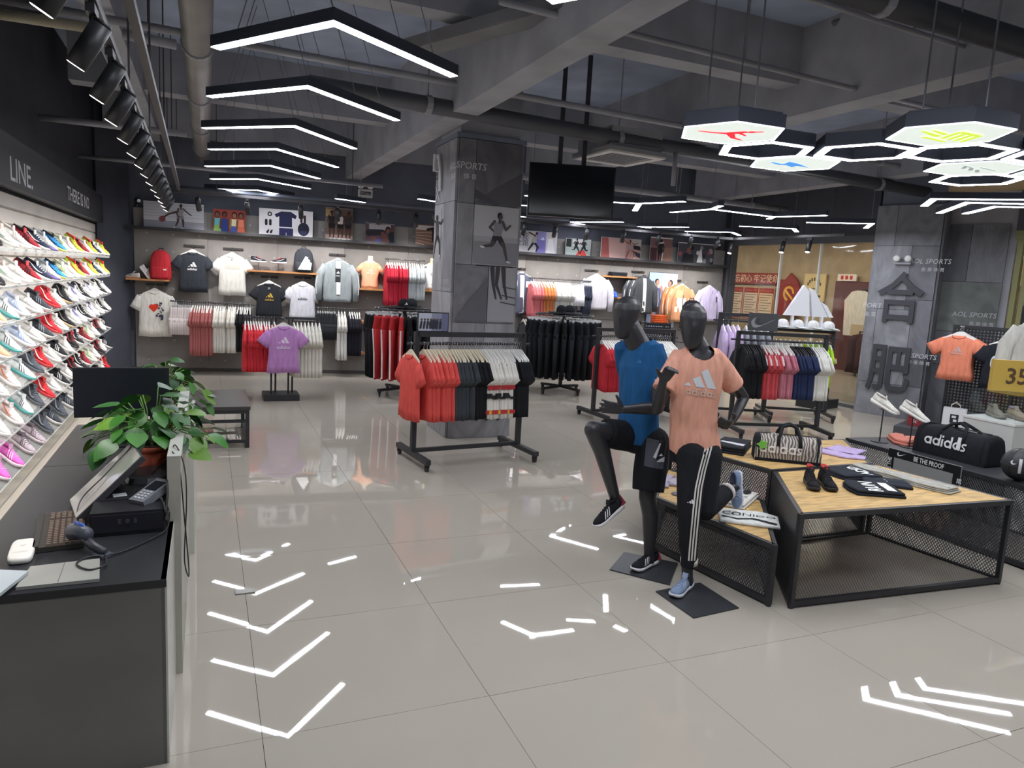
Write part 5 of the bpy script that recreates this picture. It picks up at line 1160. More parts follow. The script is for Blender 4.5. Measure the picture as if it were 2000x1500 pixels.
SP = {
 'yellow': ('#cdd62e', '#e6e2ea', '#2a2b2e', '#2a2b2e', '#b9c42a', 'tick', 0.), 'black and red': ('#2b2a2e', '#3a393c', '#c43a3f', '#a83238', '#c4464a', 'tick', .03),
 'white': (W_, '#efedea', '#c9c6c2', '#d6d3ce', '#f0efec', 'bars', 0.), 'white and green': ('#e4e6de', '#ecebe6', '#8fb39a', '#c9c9c2', '#e2b9b0', 'tick', 0.), 'dark red': ('#8f2b34', '#e6e3e0', '#1f1f22', '#2a2226', '#c0474c', 'bars', 0.),
 'navy and white': ('#2c3346', '#e9e7e4', '#e9e7e4', '#1f222c', '#e9e7e4', 'tick', 0.), 'grey and purple': ('#b9bcc0', '#7d6fae', '#e6e4e8', '#9a9ca2', '#d3d4d8', 'bars', 0.), 'blue and yellow': ('#3f8fd0', '#e0d86a', '#1f2a3a', '#20242c', '#2a2e36', 'tick', 0.),
 'pale green': ('#d7e0c4', '#eceae2', '#9bb06a', '#c4c8b4', '#e6e8dc', 'bars', 0.), 'lime and red': ('#b8d24a', '#eceae6', '#c8362f', '#c8362f', '#c8362f', 'tick', .03), 'pale blue': ('#c3cde4', '#f0eff2', '#8fa3cf', '#b3bdd6', '#eceaf0', 'bars', 0.),
 'peach': ('#e0a585', '#e9e6e2', '#7fb9b2', '#d6c3b6', '#e9d6c9', 'bars', 0.), 'white and teal': ('#dfe6e8', '#57a8a6', '#4a4b50', '#bfc9cb', '#e9ecec', 'bars', 0.), 'dark grey': ('#3d4148', '#d9d7d4', '#7b8088', '#2a2c30', '#5a5f68', 'bars', 0.),
 'red': ('#cc3238', '#c93a3f', '#eceae8', '#9c2a30', '#d8565a', 'tick', .03), 'black with cream sole': (K_, '#cdb08a', '#8b8780', '#2a2a2d', '#4a4a4e', 'tick', .03), 'white and violet': ('#e6e4ee', '#eeecf2', '#6f5fd0', '#4b4c58', '#e6e4ee', 'tick', 0.),
 'slate blue': ('#57677c', '#e4e4e6', '#d8dde4', '#3f4a5a', '#e4e6ea', 'bars', 0.), 'pink and white': ('#ecd6d3', '#eeeae8', '#e07a4f', '#d9c4c2', '#f2e9e7', 'tick', 0.), 'bright pink': ('#e06ac0', '#efdce9', '#f2d6ea', '#b8509c', '#f0b3dd', 'bars', 0.),
 'mauve grey': ('#b0a3ab', '#c9bdc3', '#6b5f68', '#5d545c', '#7a6e77', 'bars', 0.), 'graphite': ('#4e535b', '#5d626a', '#a9adb3', '#33363c', '#6b7078', 'tick', .03), 'black': ('#26272c', '#e2e0de', '#e6e4e2', '#1b1b1f', '#3a3b40', 'bars', 0.), 'black and white': ('#2c2d32', '#eceae8', '#eceae8', '#e2e0de', '#e9e7e5', 'tick', .03),
}
RY = [1.955, 1.67, 1.39, 1.13, .85, .54, .21]
SQ = [
 ['white and green', 'yellow', 'black and red', 'white and green', 'white', 'dark red', 'navy and white', 'grey and purple', 'blue and yellow', 'pale green', 'white', 'lime and red', 'dark red', 'white', 'lime and red', 'navy and white', 'white and green', 'lime and red'],
 None,
 ['pale blue', 'white', 'peach', 'white and teal', 'pale blue', 'white', 'dark grey', 'red', 'white', 'black with cream sole', 'white', 'white and violet', 'black and white', 'white', 'white and violet', 'white', 'black and white', 'white'],
 None,
 ['black', 'slate blue', 'white', 'pink and white', 'white and teal', 'graphite', 'red', 'white', 'black', 'white', 'black and red', 'black and white', 'dark red', 'pale green', 'white', 'black and red', 'white', 'black'],
 None,
 ['graphite', 'black', 'bright pink', 'bright pink', 'mauve grey', 'mauve grey', 'graphite', 'dark grey', 'graphite', 'dark grey', 'white', 'black', 'black and white', 'white', 'dark grey', 'black', 'white', 'red']]
for i in (1, 3, 5): SQ[i] = SQ[i - 1]
ACR = mat('#eef3f2', .03, 0, 'acrylic')
b = MB(); b.box((.14, 0, -.004), (.28, 1.23, .008)); ac_me = b.mesh('acrylic_shelf', [mat('#e6ecec', .1, 0, 'clear')])
b = MB(); b.box((.281, 0, -.012), (.004, 1.23, .028)); lip_me = b.mesh('front_lip', [mat('#e9eeee', .3, 0, 'frost')])
b = MB(); b.box((.002, 0, -.03), (.012, 1.2, .05)); rl_me = b.mesh('hook_strip', [mat('#c9c6c2', .3, .5)])
ROWN = ['top', 'second', 'third', 'fourth', 'fifth', 'sixth', 'lowest']
for r, z in enumerate(RY):
    for k in range(6):
        o = put('acrylic_shelf', ac_me, None, (WL + .032, 5.98 + k * 1.24, z + .134), 0, (0, .5, 0), None, 'clear acrylic shelf, %s from near end, %s row of shoe wall' % (ORD[k + 1], ROWN[r]), 'shelf', 'acrylic shelves of the shoe wall'); put('hook_strip', rl_me, o); put('front_lip', lip_me, o)
    for i, nm in enumerate(SQ[r]):
        y = 5.5 + i * .415 + random.uniform(-.03, .03) + (.04 if r % 2 else 0)
        yw = random.uniform(-.55, -.05) - (.2 if r > 3 else 0)
        trainer(SP[nm], (WL + .032 + .155 * cos(.5) + .004, y, z + .134 - .155 * sin(.5) + .003), 0, '%s trainer, %s from near end, %s row of shoe wall' % (nm, ORD[i + 1], ROWN[r]), 'trainers on the shoe wall', (0, .5, yw) if False else (Matrix.Rotation(.5, 3, 'Y') @ Matrix.Rotation(yw, 3, 'Z')).to_euler(), None, 1.06)
# shoes on the back wall and elsewhere
trainer(('#2a2a30', '#e9e6ee', '#e9e6ee', '#3a3a40', '#e0555a', 'tick', 0.), wp(2.09, .17, 2.0), TH + .25, 'black, pink and purple trainer on the left pin of the long wooden wall shelf'); trainer(('#2a2a30', '#dfe2ee', '#e9e6ee', '#3a3a40', '#d9454a', 'tick', 0.), wp(2.43, .17, 2.0), TH + pi + .2, 'black, red and blue trainer on the right pin of the long wooden wall shelf')
for u, l in ((2.09, 'left'), (2.43, 'right')):
    b = MB(); b.cyl((0, 0, 0), (0, 0, .13), .005, None, 8); b.cyl((0, 0, 0), (0, 0, .006), .045, None, 16); b.box((0, 0, .132), (.06, .03, .004)); b.build('shoe_pin', BLK, loc=wp(u, .17, 1.865), label='%s thin black shoe pin on the long wooden wall shelf' % l, cat='stand')
trainer(('#e2e0de', '#d9b79c', '#232428', '#3a3a3e', '#efeeec', 'bars', 0.), wp(.06, .2, 1.616), TH - .5 + pi, 'white and black striped trainer lying left on the left wooden wall shelf')
trainer(('#e2e0de', '#efeeec', '#232428', '#232428', '#efeeec', 'bars', 0.), wp(.24, .2, 1.7), 0, 'white and black striped trainer propped up beside the red backpack', rot=(0, .95, TH))
# ================================================================ cash counter
o = thing('cash_counter', 'black cash counter with light grey panelled front in the left foreground', 'counter', (0, 0, 0))
BT = mat('#2a2b2f', .32, 0, 'wear', .5)
b = MB(); b.box((-.495, 3.69, .735), (.7, 1.765, .03)); b.build('worktop', BT, o)
b = MB(); b.box((-.495, 5.15, .735), (.7, 1.14, .03)); b.build('worktop', BT, o)
b = MB(); b.box((-.495, 2.825, .36), (.69, .03, .72)); b.build('end_panel', mat('#6e6e6a', .5, 0, 'wear'), o)
b = MB(); b.box((-.83, 4.25, .36), (.025, 2.8, .72)); b.box((-.5, 5.7, .36), (.66, .025, .72)); b.build('back_panel', mat('#333337', .5, 0, 'wear'), o)
LG = mat('#b9bab2', .35, 0, 'wear')
b = MB(); b.box((-.153, 4.26, .375), (.02, 2.9, .75)); b.build('front_panel', LG, o)
b = MB(); b.box((-.142, 4.7, .525), (.055, 2.46, 1.05)); b.build('ledge_panel', mat('#a9a79c', .4, 0, 'wear'), o)
b = MB(); b.box((-.1, 5.4, .45), (.03, .8, .9)); b.box((-.14, 4.7, 1.052), (.058, 2.46, .006)); b.build('ledge_trim', mat('#c3c4ba', .4), o)
# monitor on a stand
o = thing('computer_monitor', 'black flat computer monitor standing on the far part of the counter', 'monitor', (-.49, 5.02, .75))
b = MB(); b.box((0, 0, .345), (.53, .03, .31)); b.build('casing', mat('#1e1f24', .4), o)
b = MB(); b.box((0, -.017, .348), (.515, .004, .29)); b.build('screen_panel', mat('#191c26', .28, 0, 'plain', .6), o)
b = MB(); b.box((0, .03, .15), (.05, .03, .3)); b.box((0, .02, .006), (.22, .16, .012)); b.build('stand', mat('#1e1f24', .4), o)
# router, pad, sheet
b = MB(); b.loft([[V((x, y, z)) for x, y in supr(.042 * k, .115 * k, 24, .45)] for z, k in ((0, .96), (.008, 1), (.02, 1), (.026, .9))]); o = b.build('router', mat('#dcdad4', .4), None, True, loc=(-.672, 3.2, .752), rz=.1, label='small white rounded box with a logo mark on the counter edge', cat='device')
A = Art(); A.limb('#b4b2ac', (-.008, .03), (0, .022), .002).limb('#b4b2ac', (0, .022), (.008, .03), .002).rect('#c3c1bb', -.025, -.045, .025, -.043).rect('#c3c1bb', -.028, -.055, .028, -.053); A.build('logo', lambda u, v, t: (u, v, .0262 + t), o)
b = MB(); b.prism([(-.125, -.1), (.13, -.105), (.115, .1), (-.11, .09)], -.006, .006, 0, lambda p: V((p.x, p.z, p.y + .006))); o = b.build('desk_pad', mat('#9c9c96', .5, 0, 'wear'), loc=(-.5, 2.945, .751), rz=.04, label='grey desk pad with a centre crease at the front of the counter', cat='pad')
q = MB(); q.box((0, 0, .0125), (.003, .19, .001)); q.build('crease', mat('#6f6f6b', .6), o)
b = MB(); b.box((0, 0, 0), (.3, .34, .012)); b.build('laptop_lid', mat('#b3bcc0', .45), loc=(-.79, 2.82, .78), rot=(0, .05, -.25), label='corner of a pale blue grey lid at the left picture edge', cat='laptop')
# keyboard with individual keys
o = thing('keyboard', 'dark keyboard with worn brown keys lying lengthways on the counter', 'keyboard', (-.575, 3.42, .752), radians(97))
b = MB(); b.prism([(-.215, 0), (.215, 0), (.215, .02), (-.215, .02)], -.085, .085); b.box((0, .08, .018), (.43, .02, .016)); b.build('base', mat('#35332f', .5, 0, 'wear'), o)
b = MB(); b.loft([[V((x * k, y * k, z)) for x, y in ((-.0085, -.0085), (.0085, -.0085), (.0085, .0085), (-.0085, .0085))] for z, k in ((0, 1), (.009, .8))]); kme = b.mesh('key', [mat('#6b5a50', .5, 0, 'wear')])
b = MB(); b.loft([[V((x * k, y * k, z)) for x, y in ((-.06, -.0085), (.06, -.0085), (.06, .0085), (-.06, .0085))] for z, k in ((0, 1), (.009, .9))]); kspace = b.mesh('space_key', [mat('#8a7563', .5, 0, 'wear')])
for r in range(6):
    for c in range(19):
        if c in (14, 18) and r < 9 and c == 14: continue
        if r == 0 and 3 <= c <= 8: continue
        put('key', kme, o, (-.2 + c * .0222, -.07 + r * .0215, .02))
put('space_key', kspace, o, (-.2 + 5.5 * .0222, -.07, .02))
# till screen, cash drawer, card reader
o = thing('till_screen', 'tilted silver touch screen of the till above the keyboard', 'monitor', (-.43, 3.68, .9), 0)
Rt = Matrix.Rotation(radians(13), 3, 'Z') @ Matrix.Rotation(radians(-44), 3, 'Y')
b = MB(); b.box((0, 0, 0), (.37, .3, .025), 0, Rt); b.build('casing', mat('#3b3b40', .35), o)
b = MB(); b.box(Rt @ V((0, 0, .0135)), (.36, .29, .003), 0, Rt); b.build('screen_panel', mat('#b5b3b0', .12, .35), o)
b = MB(); b.bar((.03, 0, -.02), (.1, 0, -.13), .08, .03); b.box((.06, 0, -.14), (.2, .2, .016)); b.build('stand', mat('#26262a', .4), o)
o = thing('cash_box', 'black cash drawer with a small keyhole at the ledge of the counter', 'drawer', (-.325, 3.55, .752), .03)
b = MB(); b.box((0, 0, .05), (.28, .42, .1)); b.build('casing', mat('#1f1f25', .4, 0, 'wear'), o)
b = MB(); b.box((0, -.214, .052), (.27, .008, .075)); f = b.build('drawer_front', mat('#22222a', .35), o)
q = MB(); q.cyl((0, -.218, .06), (0, -.224, .06), .009, None, 12); q.box((-.03, -.219, .06), (.012, .003, .022)); q.box((.03, -.219, .06), (.012, .003, .022)); q.build('keyhole', mat('#5c5c62', .3, .6), f)
b = MB(); b.box((-.05, .04, .102), (.13, .16, .004)); b.build('receipt_tray', mat('#24262b', .3), o)
b = MB(); b.box((-.04, 0, 0), (.055, .05, .001)); b.build('receipt', mat('#d5dadb', .7), loc=(-.33, 3.58, .8585), rz=.2, label='small white receipt slip on the cash drawer', cat='paper')
o = thing('card_reader', 'grey card payment reader with a small dark display on the cash drawer', 'card reader', (-.235, 3.5, .856), -.75)
Rr2 = Matrix.Rotation(.35, 3, 'X')
b = MB(); b.box((0, 0, .025), (.085, .17, .035), 0, Rr2); b.build('casing', mat('#75787f', .4), o)
b = MB(); b.box(Rr2 @ V((0, .03, .019)) + V((0, 0, .025)), (.06, .065, .003), 0, Rr2); b.build('display', mat('#24272e', .2), o)
b = MB()
for i in range(3):
    for j in range(4): b.box(Rr2 @ V((-.02 + i * .02, -.015 - j * .017, .019)) + V((0, 0, .025)), (.013, .01, .004), 0, Rr2)
b.build('keypad', mat('#b4b7bb', .5), o, kind='stuff')
b = MB(); b.box((0, 0, .05), (.2, .26, .1)); b.loft([[V((x, y, z)) for x, y in supr(.1 * k, .13 * k, 16, .5)] for z, k in ((.1, 1), (.125, .92), (.13, .6))]); b.build('receipt_printer', mat('#26272d', .35), loc=(-.275, 3.88, .752), rz=.05, label='black receipt printer behind the card reader', cat='printer')
# barcode scanner
o = thing('barcode_scanner', 'grey and blue hand barcode scanner lying on the counter', 'scanner', (-.385, 3.1, .752), 2.35)
b = MB(); b.loft([ring((-.01, 0, .018), (1, 0, .25), .014, 12, .017), ring((.05, 0, .03), (1, 0, .35), .015, 12, .018), ring((.1, 0, .052), (1, 0, .5), .018, 12, .021)]); b.build('grip', mat('#3d3f47', .35), o, True)
b = MB(); b.loft([ring((.075, 0, .075), (1, 0, -.1), .022, 12, .028), ring((.13, 0, .075), (1, 0, -.1), .024, 12, .032), ring((.17, 0, .068), (1, 0, -.15), .03, 12, .036), ring((.18, 0, .066), (1, 0, -.15), .026, 12, .032)]); b.build('head', mat('#4b4f59', .3), o, True)
b = MB(); b.loft([ring((.1, 0, .098), (1, 0, -.1), .006, 10, .016), ring((.15, 0, .1), (1, 0, -.12), .006, 10, .02)]); b.build('blue_trim', mat('#3f62b0', .3), o, True)
b = MB(); b.box((.0, 0, .006), (.06, .05, .012)); b.build('foot', mat('#4b4f59', .3), o)
def cable(label, pts, r=.0035, m='#1b1b1e'):
    P = [V(p) for p in pts]; Q = []
    for i in range(len(P) - 1):
        p0, p1, p2, p3 = P[max(i - 1, 0)], P[i], P[i + 1], P[min(i + 2, len(P) - 1)]
        for k in range(6):
            t = k / 6; Q.append(.5 * ((2 * p1) + (p2 - p0) * t + (2 * p0 - 5 * p1 + 4 * p2 - p3) * t * t + (3 * p1 - p0 - 3 * p2 + p3) * t ** 3))
    b = MB(); b.tube(Q + [P[-1]], r, 6); b.build('cable', mat(m, .45), None, True, label=label, cat='cable')
cable('dark cable curling from the barcode scanner to the cash drawer', [(-.378, 3.09, .765), (-.36, 2.98, .762), (-.41, 2.93, .768), (-.46, 3.0, .768), (-.43, 3.06, .768), (-.34, 3.1, .758), (-.25, 3.2, .757), (-.17, 3.32, .765), (-.16, 3.45, .8)])
cable('thin black cable looping down over the outer side of the counter', [(-.25, 3.75, .9), (-.17, 3.7, 1.0), (-.14, 3.62, 1.07), (-.1, 3.5, 1.0), (-.09, 3.45, .85), (-.1, 3.4, .6), (-.085, 3.42, .5), (-.085, 3.5, .52), (-.1, 3.48, .75), (-.12, 3.5, 1.0), (-.15, 3.52, 1.065)], .003)
cable('thin cable lying across the tilted till screen', [(-.3, 3.86, 1.06), (-.36, 3.75, 1.01), (-.44, 3.68, .925), (-.53, 3.62, .83), (-.52, 3.5, .765), (-.42, 3.4, .758)], .003)
cable('tangled cable bundle hanging beside the card reader', [(-.19, 3.36, .9), (-.17, 3.34, .83), (-.18, 3.38, .87), (-.165, 3.42, .82), (-.175, 3.35, .8), (-.165, 3.4, .9), (-.17, 3.45, .95)], .006)
# ================================================================ potted plants
b = MB(); pts = [(0, 0), (.028, .012), (.042, .035), (.04, .06), (.026, .09), (0, .12)]
vs = [V((0, y, .012 * sin(y * 26))) for x, y in pts] + [V((x, y, .0 - .01 * (y / .12) ** 2 + .012)) for x, y in pts[1:-1]] + [V((-x, y, -.01 * (y / .12) ** 2 + .012)) for x, y in pts[1:-1]]
fs = [(0, 6, 1), (1, 6, 7, 2), (2, 7, 8, 3), (3, 8, 9, 4), (4, 9, 5), (0, 1, 10), (1, 2, 11, 10), (2, 3, 12, 11), (3, 4, 13, 12), (4, 5, 13)]
b.add(vs, fs); LF = [b.mesh('leaf', [mat(c, .4, 0, 'leaf')], True) for c in ('#2f6b2c', '#3f8231', '#27592b', '#6a9a3a')]
def plant(loc, n, label, r=.075, h=.19, sp=.34, top=.24, seed=1, drop=.0):
    o = thing('potted_plant', label, 'plant', loc); rnd = random.Random(seed)
    b = MB(); b.cyl((0, 0, 0), (0, 0, h), r * .72, r, 20); b.cyl((0, 0, h - .03), (0, 0, h), r * 1.08, r * 1.1, 20); b.build('pot', mat('#b4553d', .55, 0, 'wear'), o, True)
    q = MB(); q.cyl((0, 0, h - .012), (0, 0, h + .004), r * .95, None, 16); q.build('soil', mat('#3a2a20', .9), o)
    st = MB()
    for i in range(n):
        a = rnd.uniform(0, 2 * pi); k = rnd.random() ** .6; R_ = sp * k; z = h + top * (1 - k * k) * rnd.uniform(.55, 1.1) + rnd.uniform(-.03, .05) - drop * k * k
        p = V((min(R_ * cos(a), .27), R_ * sin(a) * .9, z)); c0 = V((.4 * r * cos(a), .4 * r * sin(a), h)); st.tube([c0, (c0 + p) / 2 + V((0, 0, .06)), p], .0028, 5)
        s = rnd.uniform(.7, 1.2)
        rot = (rnd.uniform(-.9, .2) - .4 * k, rnd.uniform(-.5, .5), a - pi / 2 + rnd.uniform(-.6, .6))
        put('leaf', LF[rnd.choice((0, 0, 1, 1, 2, 3))], o, p, 0, rot, s)
    st.build('stems', mat('#5d8a3c', .5), o, True, kind='stuff')
plant((-.265, 4.08, .77), 80, 'pothos plant in a terracotta pot near the till', .08, .2, .3, .26, 3, -.02)
b = MB(); b.cyl((0, 0, 0), (0, 0, .018), .085, .1, 20); b.build('plant_saucer', mat('#2c2023', .5), None, True, loc=(-.265, 4.08, .751), label='dark round saucer under the terracotta plant pot near the till', cat='saucer')
plant((-.26, 5.45, .75), 60, 'pothos plant at the far end of the counter behind the monitor', .08, .27, .26, .22, 8, .1)
# ================================================================ bench
o = thing('bench', 'low bench with dark wooden top and black steel frame beside the counter', 'bench', (-.1, 8.5, 0))
b = MB(); b.box((0, 0, .43), (1.04, 1.12, .04)); b.build('seat', mat('#3f3b3d', .35, 0, 'wood'), o)
for x in (-.49, .49):
    for y in (-.53, .53):
        b = MB(); b.bar((x, y, 0), (x, y, .41), .04, .04); b.build('leg', BLK, o)
b = MB()
for y in (-.53, .53):
    b.bar((-.49, y, .39), (.49, y, .39), .035, .035); b.bar((-.49, y, .07), (.49, y, .07), .03, .03); b.bar((-.49, y, .29), (.49, y, .29), .03, .03); b.bar((0, y, .07), (0, y, .29), .03, .03)
for x in (-.49, .49): b.bar((x, -.53, .39), (x, .53, .39), .035, .035); b.bar((x, -.53, .07), (x, .53, .07), .03, .03)
b.build('frame', BLK, o)
# ================================================================ mannequins
from mathutils import noise as mnoise
def chain(b, pts, n=14):
    """tapering limb: (point, radius) list with round joints"""
    for i, (p, r) in enumerate(pts):
        p = V(p); b.ell(p, (r, r, r), n, 8)
        if i:
            q, s = V(pts[i - 1][0]), pts[i - 1][1]; b.loft([ring(q, p - q, s, n), ring(p, p - q, r, n)])
def remesh(b, voxel=.008, smooth=6, wob=0., scale=7.):
    me = b.mesh('tmp', []); o = bpy.data.objects.new('tmp', me); COL.objects.link(o)
    m = o.modifiers.new('r', 'REMESH'); m.mode = 'VOXEL'; m.voxel_size = voxel
    s = o.modifiers.new('s', 'SMOOTH'); s.iterations = smooth; s.factor = .5
    dg = bpy.context.evaluated_depsgraph_get(); out = bpy.data.meshes.new_from_object(o.evaluated_get(dg))
    bpy.data.objects.remove(o); bpy.data.meshes.remove(me)
    if wob:
        NS = [v.normal.copy() for v in out.vertices]
        for v, nv in zip(out.vertices, NS):
            p = V((v.co.x * scale, v.co.y * scale, v.co.z * scale * .45)); d = mnoise.noise(p) + .5 * mnoise.noise(p * 2.3 + V((v.co.z * 6, 0, 0))); v.co += nv * d * wob
    out.polygons.foreach_set('use_smooth', [True] * len(out.polygons)); out.update()
    return out
def keep(me, name, m): me.name = name; me.materials.clear(); me.materials.append(m); return me
def torso(b, rings_, lat, n=24):
    """rings: (centre, half width, half depth); lat = direction of the left side"""
    lat = V(lat).normalized(); f = V((0, 0, 1)).cross(lat); b.loft([[V(c) + lat * rx * cos(2 * pi * i / n) + f * ry * sin(2 * pi * i / n) for i in range(n)] for c, rx, ry in rings_])
def hand(b, wrist, palm_end, up, spread, curl, s=1.):
    """palm from the wrist, four fingers of unequal length and a side thumb"""
    w, e = V(wrist), V(palm_end); d = (e - w).normalized(); u = V(up); u = (u - d * u.dot(d)).normalized(); n = d.cross(u)
    L = .085 * s
    for k in range(4):
        base = w + d * (.025 * s) + u * ((1.5 - k) * .012 * s); kn = w + d * L + u * ((1.5 - k) * (.019 + .0 * spread) * s)
        chain(b, [(base, .016 * s), (kn, .0125 * s)], 10)
        l = (.072, .08, .075, .058)[k] * s; a = (1.5 - k) * spread
        dd = (d * cos(a) + u * sin(a)); j1 = kn + (dd * cos(curl) + n * sin(curl)) * l * .5; j2 = j1 + (dd * cos(curl * 2) + n * sin(curl * 2)) * l * .5
        chain(b, [(kn, .0115 * s), (j1, .0095 * s), (j2, .008 * s)], 10)
    t0 = w + d * .02 * s + u * .025 * s; t1 = t0 + (u * .8 + d * .6).normalized() * .04 * s; t2 = t1 + (u * .7 + d * .7 + n * curl * .5).normalized() * .035 * s
    chain(b, [(t0, .016 * s), (t1, .0125 * s), (t2, .0095 * s)], 10)
def head(b, hc, face, top):
    """smooth faceless head: cranium, brow, cheek planes, nose ridge and jaw"""
    hc = V(hc); f = V(face).normalized(); z = V((0, 0, 1)); l = z.cross(f).normalized(); R = Matrix((l, f, z)).transposed()
    PR = [(-.152, .018, .022, .052), (-.138, .04, .045, .046), (-.105, .056, .066, .034), (-.055, .071, .086, .018), (0, .081, .098, .005), (.05, .087, .104, -.006), (.09, .08, .098, -.012), (.12, .059, .073, -.016), (.139, .026, .032, -.018)]
    b.loft([[hc + z * h + f * (fo + dp * sin(2 * pi * i / 24)) + l * (la_ * cos(2 * pi * i / 24)) for i in range(24)] for h, la_, dp, fo in PR])
    b.ell(hc - z * .015 + f * .09, (.02, .018, .05), 10, 8, 0, R)
def cut(me, c, r):
    """open a neckline: drop the faces inside an ellipsoid"""
    bm = bmesh.new(); bm.from_mesh(me); c = V(c)
    dead = [f for f in bm.faces if sum(((f.calc_center_median()[i] - c[i]) / r[i]) ** 2 for i in range(3)) < 1]
    bmesh.ops.delete(bm, geom=dead, context='FACES'); bm.to_mesh(me); bm.free(); return me
def decal(A, name, org, d, bvh, parent, up=(0, 0, 1), roll=0., off=.003, mode=flat):
    d = V(d).normalized(); u = d.cross(V(up)).normalized(); v = u.cross(d)
    c, s = cos(roll), sin(roll); u2 = u * c + v * s; v2 = v * c - u * s; org = V(org)
    return A.build(name, lambda a, b_, t: org + u2 * a + v2 * b_, parent, bvh=bvh, dirn=d, off=off, mode=mode)
def shoe_at(parent, spec, heel, toe, up, sc=1.):
    x = (V(toe) - V(heel)).normalized(); z = V(up); z = (z - x * z.dot(x)).normalized(); y = z.cross(x)
    o = trainer(spec, (V(heel) + V(toe)) / 2 - V(parent.location), 0, None, None, Matrix((x, y, z)).transposed().to_euler(), parent, sc)
    return o
BODY = mat('#2f2f33', .38, 0, 'wear', .5)
def mann_base(o, corners, rod0, rod1):
    b = MB(); n = len(corners); b.loft([[V((x, y, .001)) for x, y in corners], [V((x, y, .009)) for x, y in corners]]); b.build('base_plate', mat('#3b3d42', .4, .2, 'wear'), o)
    b = MB(); b.cyl(rod0, rod1, .007, None, 10); b.build('support_rod', mat('#55565a', .3, .6), o)
# ---------------- peach shirt, facing the camera
o = thing('mannequin', 'black running mannequin in a peach tee and black striped track trousers', 'mannequin', (0, 0, 0))
lat = V((.35, -.12, 0)).normalized(); fw = V((lat.y, -lat.x, 0)); cx = V((2.925, 3.765, 0))
if fw.y > 0: fw = -fw
def at(z, f=0., l=0.): return cx + fw * f + lat * l + V((0, 0, z))
shR, shL = V((2.785, 3.835, 1.415)), V((3.085, 3.73, 1.44)); elR, wrR, haR = V((2.632, 3.76, 1.16)), V((2.57, 3.63, 1.36)), V((2.585, 3.585, 1.44)); elL, wrL, haL = V((3.32, 3.76, 1.225)), V((3.17, 3.66, 1.1)), V((3.06, 3.6, 1.06))
hiL, knL, anL = V((2.885, 3.69, .86)), V((2.835, 3.6, .5)), V((2.845, 3.575, .1)); hiR, knR, anR = V((3.01, 3.69, .86)), V((2.97, 3.62, .52)), V((3.29, 3.75, .605))
b = MB()
head(b, (2.871, 3.785, 1.70), fw + V((-.25, 0, 0)), 1.84)
chain(b, [((2.88, 3.79, 1.64), .058), (at(1.55, .0), .064), (at(1.47, 0), .075)])
torso(b, [(at(1.545), .085, .06), (at(1.5), .13, .072), (at(1.45), .145, .084), (at(1.40), .152, .09), (at(1.28), .135, .09), (at(1.06), .1, .07), (at(.92), .125, .085), (at(.84), .12, .085)], lat)
chain(b, [(shR, .05), (elR, .038), (wrR, .026)]); chain(b, [(elR, .037), ((elR + wrR) / 2 + V((0, 0, .0)), .036), (wrR, .024)]); hand(b, wrR, haR, lat * -1 + V((0, 0, .2)), .12, .75)
chain(b, [(shL, .05), (elL, .038)]); chain(b, [(elL, .037), ((elL + wrL) / 2, .035), (wrL, .024)]); hand(b, wrL, haL, V((.1, -.3, .6)), .12, .8)
chain(b, [(hiL, .085), (knL, .055), (knL.lerp(anL, .3) + V((.01, .02, 0)), .055), (anL, .034)]); chain(b, [(anL, .036), (V((2.845, 3.57, .06)), .04)])
chain(b, [(hiR, .085), (knR, .055), (knR.lerp(anR, .4), .05), (anR, .033), (anR + V((.05, .02, -.01)), .034)])
put('body', keep(remesh(b, .0055, 5), 'body', BODY), o)
# tee
b = MB(); torso(b, [(at(1.575), .06, .055), (at(1.555), .1, .068), (at(1.525), .135, .08), (at(1.48), .16, .094), (at(1.42), .174, .106), (at(1.3), .17, .116), (at(1.15), .158, .112), (at(1.04, 0, .012), .158, .108), (at(.95, 0, .025), .17, .118), (at(.885, 0, .035), .174, .122), (at(.85, 0, .038), .168, .118)], lat)
sR, sL = V((2.70, 3.80, 1.275)), V((3.205, 3.735, 1.31))
for p, q in ((shR, sR), (shL, sL)):
    d = q - p; b.loft([ring(p - d * .7, d, .05, 16), ring(p - d * .2, d, .064, 16), ring(p.lerp(q, .3), d, .07, 16), ring(p.lerp(q, .7), d, .072, 16), ring(q, d, .076, 16)])
tee_me = cut(keep(remesh(b, .0065, 14, .0045), 'tee_shirt', fab('#e0a48e')), at(1.56, .07), (.085, .1, .075)); t_ = put('tee_shirt', tee_me, o); bv = bvh_of(tee_me)
dcam = V((.62, .78, -.1)); A = Art(); A.bars('#c9cdd2', 0, 0, .2, 6); A.word('#cdb3a4', .015, -.055, .2)
decal(A, 'print', (2.91, 3.70, 1.31), dcam, bv, t_, roll=-.05)
